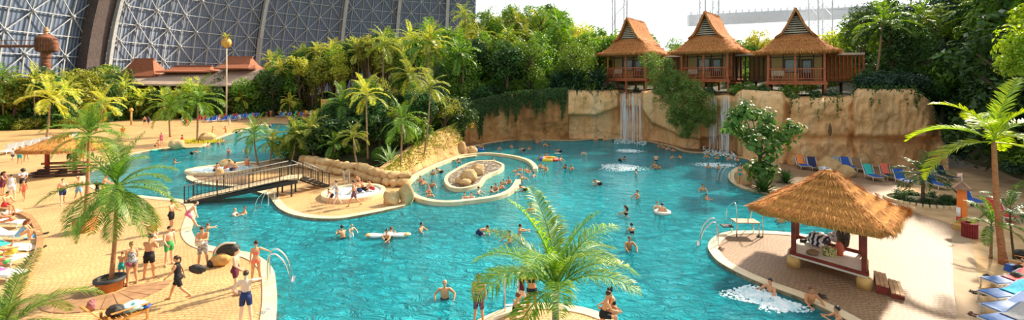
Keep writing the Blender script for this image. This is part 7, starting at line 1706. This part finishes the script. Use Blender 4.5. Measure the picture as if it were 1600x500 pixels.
o = flatcloth(1290, 268, 1.1, .9, 0, M('spotted_cloth', (.85, .85, .82), (.03, .03, .05), 5, .8), 'white towel with black spots lying over the tan boulder', .95, amp=.25, seed=3); o.rotation_euler = (R(35), 0, .2)
g = G(1298, 262); e = MB().lathe([(.02, .9), (.1, .6), (.16, 0), (.08, -.35), (.02, -.4)], 12); o = e.build('hanging_lantern', M('bronze', (.2, .12, .06), (.1, .06, .03), 3, .5), None, True, cliff_pt(1297, 3.4, .35)); tag(o, 'small dark bell-shaped lantern hanging on the orange rock wall', 'lantern')
# things on the shelter platform
def onpl(px, py, z=.54): g = G(px, py, z); return g
def blobo(px, py, r_, mat, nm, lab, cat, j=.3, s=1, rz=0, up=.0):
    r_ = tuple(k*1.3 for k in r_)
    g = onpl(px, py); o = MB().ell((0, 0, r_[2]*.8+up), r_, 22, 14, None, j, 2.2, s).build(nm, mat, None, True, g, (0, 0, rz)); tag(o, lab, cat); return o
def stripemat():
    m = bpy.data.materials.new('black_white_stripes'); m.use_nodes = True; nt = m.node_tree; L = nt.links; b = nt.nodes['Principled BSDF']; tc = nd(nt, 'ShaderNodeTexCoord'); wv = nd(nt, 'ShaderNodeTexWave', Scale=1.6, Distortion=1.0); wv.bands_direction = 'Y'; L.new(tc.outputs['Object'], wv.inputs[0]); rp = nd(nt, 'ShaderNodeValToRGB'); rp.color_ramp.interpolation = 'CONSTANT'; rp.color_ramp.elements[0].color = (.01, .012, .04, 1); rp.color_ramp.elements[1].color = (.85, .85, .85, 1); rp.color_ramp.elements[1].position = .5; L.new(wv.outputs[0], rp.inputs[0]); L.new(rp.outputs[0], b.inputs['Base Color']); return m
blobo(1279, 382, (.42, .34, .24), stripemat(), 'towel_heap', 'heap of black and white striped towels on the shelter platform', 'towel', .4, 2, .5)
blobo(1318, 384, (.2, .2, .42), m_san, 'black_bag', 'tall black bag at the back of the shelter platform', 'bag', .25, 4)
blobo(1308, 376, (.3, .2, .2), M('tropical_cloth', (.75, .78, .85), (.05, .06, .2), 7, .8), 'towel', 'white and dark patterned towel draped beside the tall black bag', 'towel', .5, 5)
blobo(1255, 378, (.13, .08, .06), m_san, 'hair_brush_case', 'small dark pouch lying beside the left post on the platform', 'pouch', .2, 6)
g = onpl(1296, 400); e = empty('tote_bag', g, R(-25), 'yellow tote bag with black leaf pattern on the shelter platform', 'bag'); MB().box((0, 0, .19), (.5, .2, .38), None, 1.08).build('body', M('tote_pattern', (.80, .72, .25), (.03, .03, .02), 14, .8), e, bevel=.03); MB().tube(catmull([(-.12, 0, .36), (-.1, 0, .58), (.1, 0, .58), (.12, 0, .36)], 5), .012, 6).build('strap', m_san, e)
blobo(1312, 399, (.11, .14, .26), S_coral, 'cloth', 'coral cloth standing out beside the yellow tote bag', 'cloth', .3, 8)
blobo(1270, 398, (.2, .16, .1), S_brown, 'rolled_mat', 'brown and cream bundle in front of the striped towel heap', 'bundle', .3, 9)
# floats
def floatie():
    p = Vector((G(606, 372, WZ).x, G(606, 372, WZ).y, WZ)); e = empty('inflatable_wings', p, R(4), 'white inflatable with two spread wings carried by the couple in the pool', 'float'); w_ = M('white_vinyl', (.88, .88, .84), (.8, .8, .76), 3, .25)
    for s in (-1, 1):
        a = Matrix.Rotation(s*.12, 3, 'Z'); MB().ell((s*.72, .05, .14), (.52, .24, .11), 18, 10, a, .15, 2, 3).build('wing', w_, e, True)
        MB().ell((s*1.02, -.02, .19), (.16, .2, .09), 14, 8).build('orange_tip', M('orange_vinyl', (.9, .5, .2), (.85, .4, .12), 3, .3), e, True)
    MB().ell((0, .12, .16), (.3, .3, .14), 18, 10).build('centre_cushion', w_, e, True)
floatie()
def ringfloat(x, y, r_, mats, label, ry=None):
    g = G(x, y, WZ); e = empty('swim_ring', g+Vector((0, 0, .06)), 0, label, 'float'); n = 10
    for k, (nm, mt) in enumerate(mats):
        a0, a1 = 2*pi*k/len(mats), 2*pi*(k+1)/len(mats); MB().tube([(r_*cos(a0+(a1-a0)*i/n), (ry or r_)*sin(a0+(a1-a0)*i/n), 0) for i in range(n+1)], r_*.28, 12).build(nm+'_section', mt, e, True)
Y_ = slingmat('yellow', (.85, .6, .04))
ringfloat(858, 250, .8, [('yellow', Y_), ('orange', S_orange), ('blue', S_blue), ('yellow', Y_), ('red', S_red)], 'round yellow, orange and blue float ring between two bathers')
ringfloat(1035, 333, .42, [('white', S_white), ('white', S_white)], 'pale float ring under the resting swimmer')
ringfloat(749, 235, .5, [('blue', S_blue), ('blue', S_blue)], 'blue float ring at the back left corner of the pool')
ringfloat(243, 236, .45, [('turquoise', S_teal), ('turquoise', S_teal)], 'turquoise float ring beside the crouching bather on the far beach')
o = MB().ell((0, 0, .04), (.45, .22, .04), 18, 8).build('swim_board', S_white, None, True, G(871, 240, WZ)); tag(o, 'pale swim board held by the swimmer right of the vine cliff', 'float')
# depth marks on the kerb
def mark(x, y, txt, rz, size, label):
    c = bpy.data.curves.new('depth_mark', 'FONT'); c.body = txt; c.size = size; c.align_x = 'CENTER'; c.space_line = .85; c.extrude = .002; c.materials.append(M('blue_paint', (.03, .12, .30), (.05, .18, .38), 8, .6))
    t_ = bpy.data.objects.new('tmp', c); COL.objects.link(t_); dg = bpy.context.evaluated_depsgraph_get(); me = bpy.data.meshes.new_from_object(t_.evaluated_get(dg)); bpy.data.objects.remove(t_); o = link('depth_mark', me); o.location = G(x, y, .042); o.rotation_euler = (0, 0, rz); tag(o, label, 'marking')
mark(415, 484, '135\ncm\n135', R(-4), .17, 'blue depth figures painted on the cream kerb at the lower edge')
mark(296, 360, '135\ncm\n135', R(-10), .17, 'blue depth figures painted on the kerb near the footbridge')
# sign and small palms' lamp posts on the far bank
e = empty('pool_lamp', G(205, 195), 0, 'ochre post with a lamp head at the back edge of the far beach', 'lamp'); MB().tube([(0, 0, 0), (0, 0, 2.6)], .16, 10).build('pole', MATS['ochre_post'], e, True); MB().lathe([(.2, 2.6), (.38, 2.8), (.3, 3.1), (.05, 3.3)], 12).build('lamp_shade', MATS['gold_paint'], e, True)
o = MB().lathe([(0.01, 0), (.32, .04), (.36, .12), (.3, .16), (.02, .18)], 20).build('round_lamp', M('amber_disc', (.85, .50, .06), (.7, .35, .03), 4, .4), None, True, D(737, 196, 57.5), (R(90), 0, 0)); tag(o, 'round amber disc lamp glowing among the leaves left of the vine cliff', 'lamp')
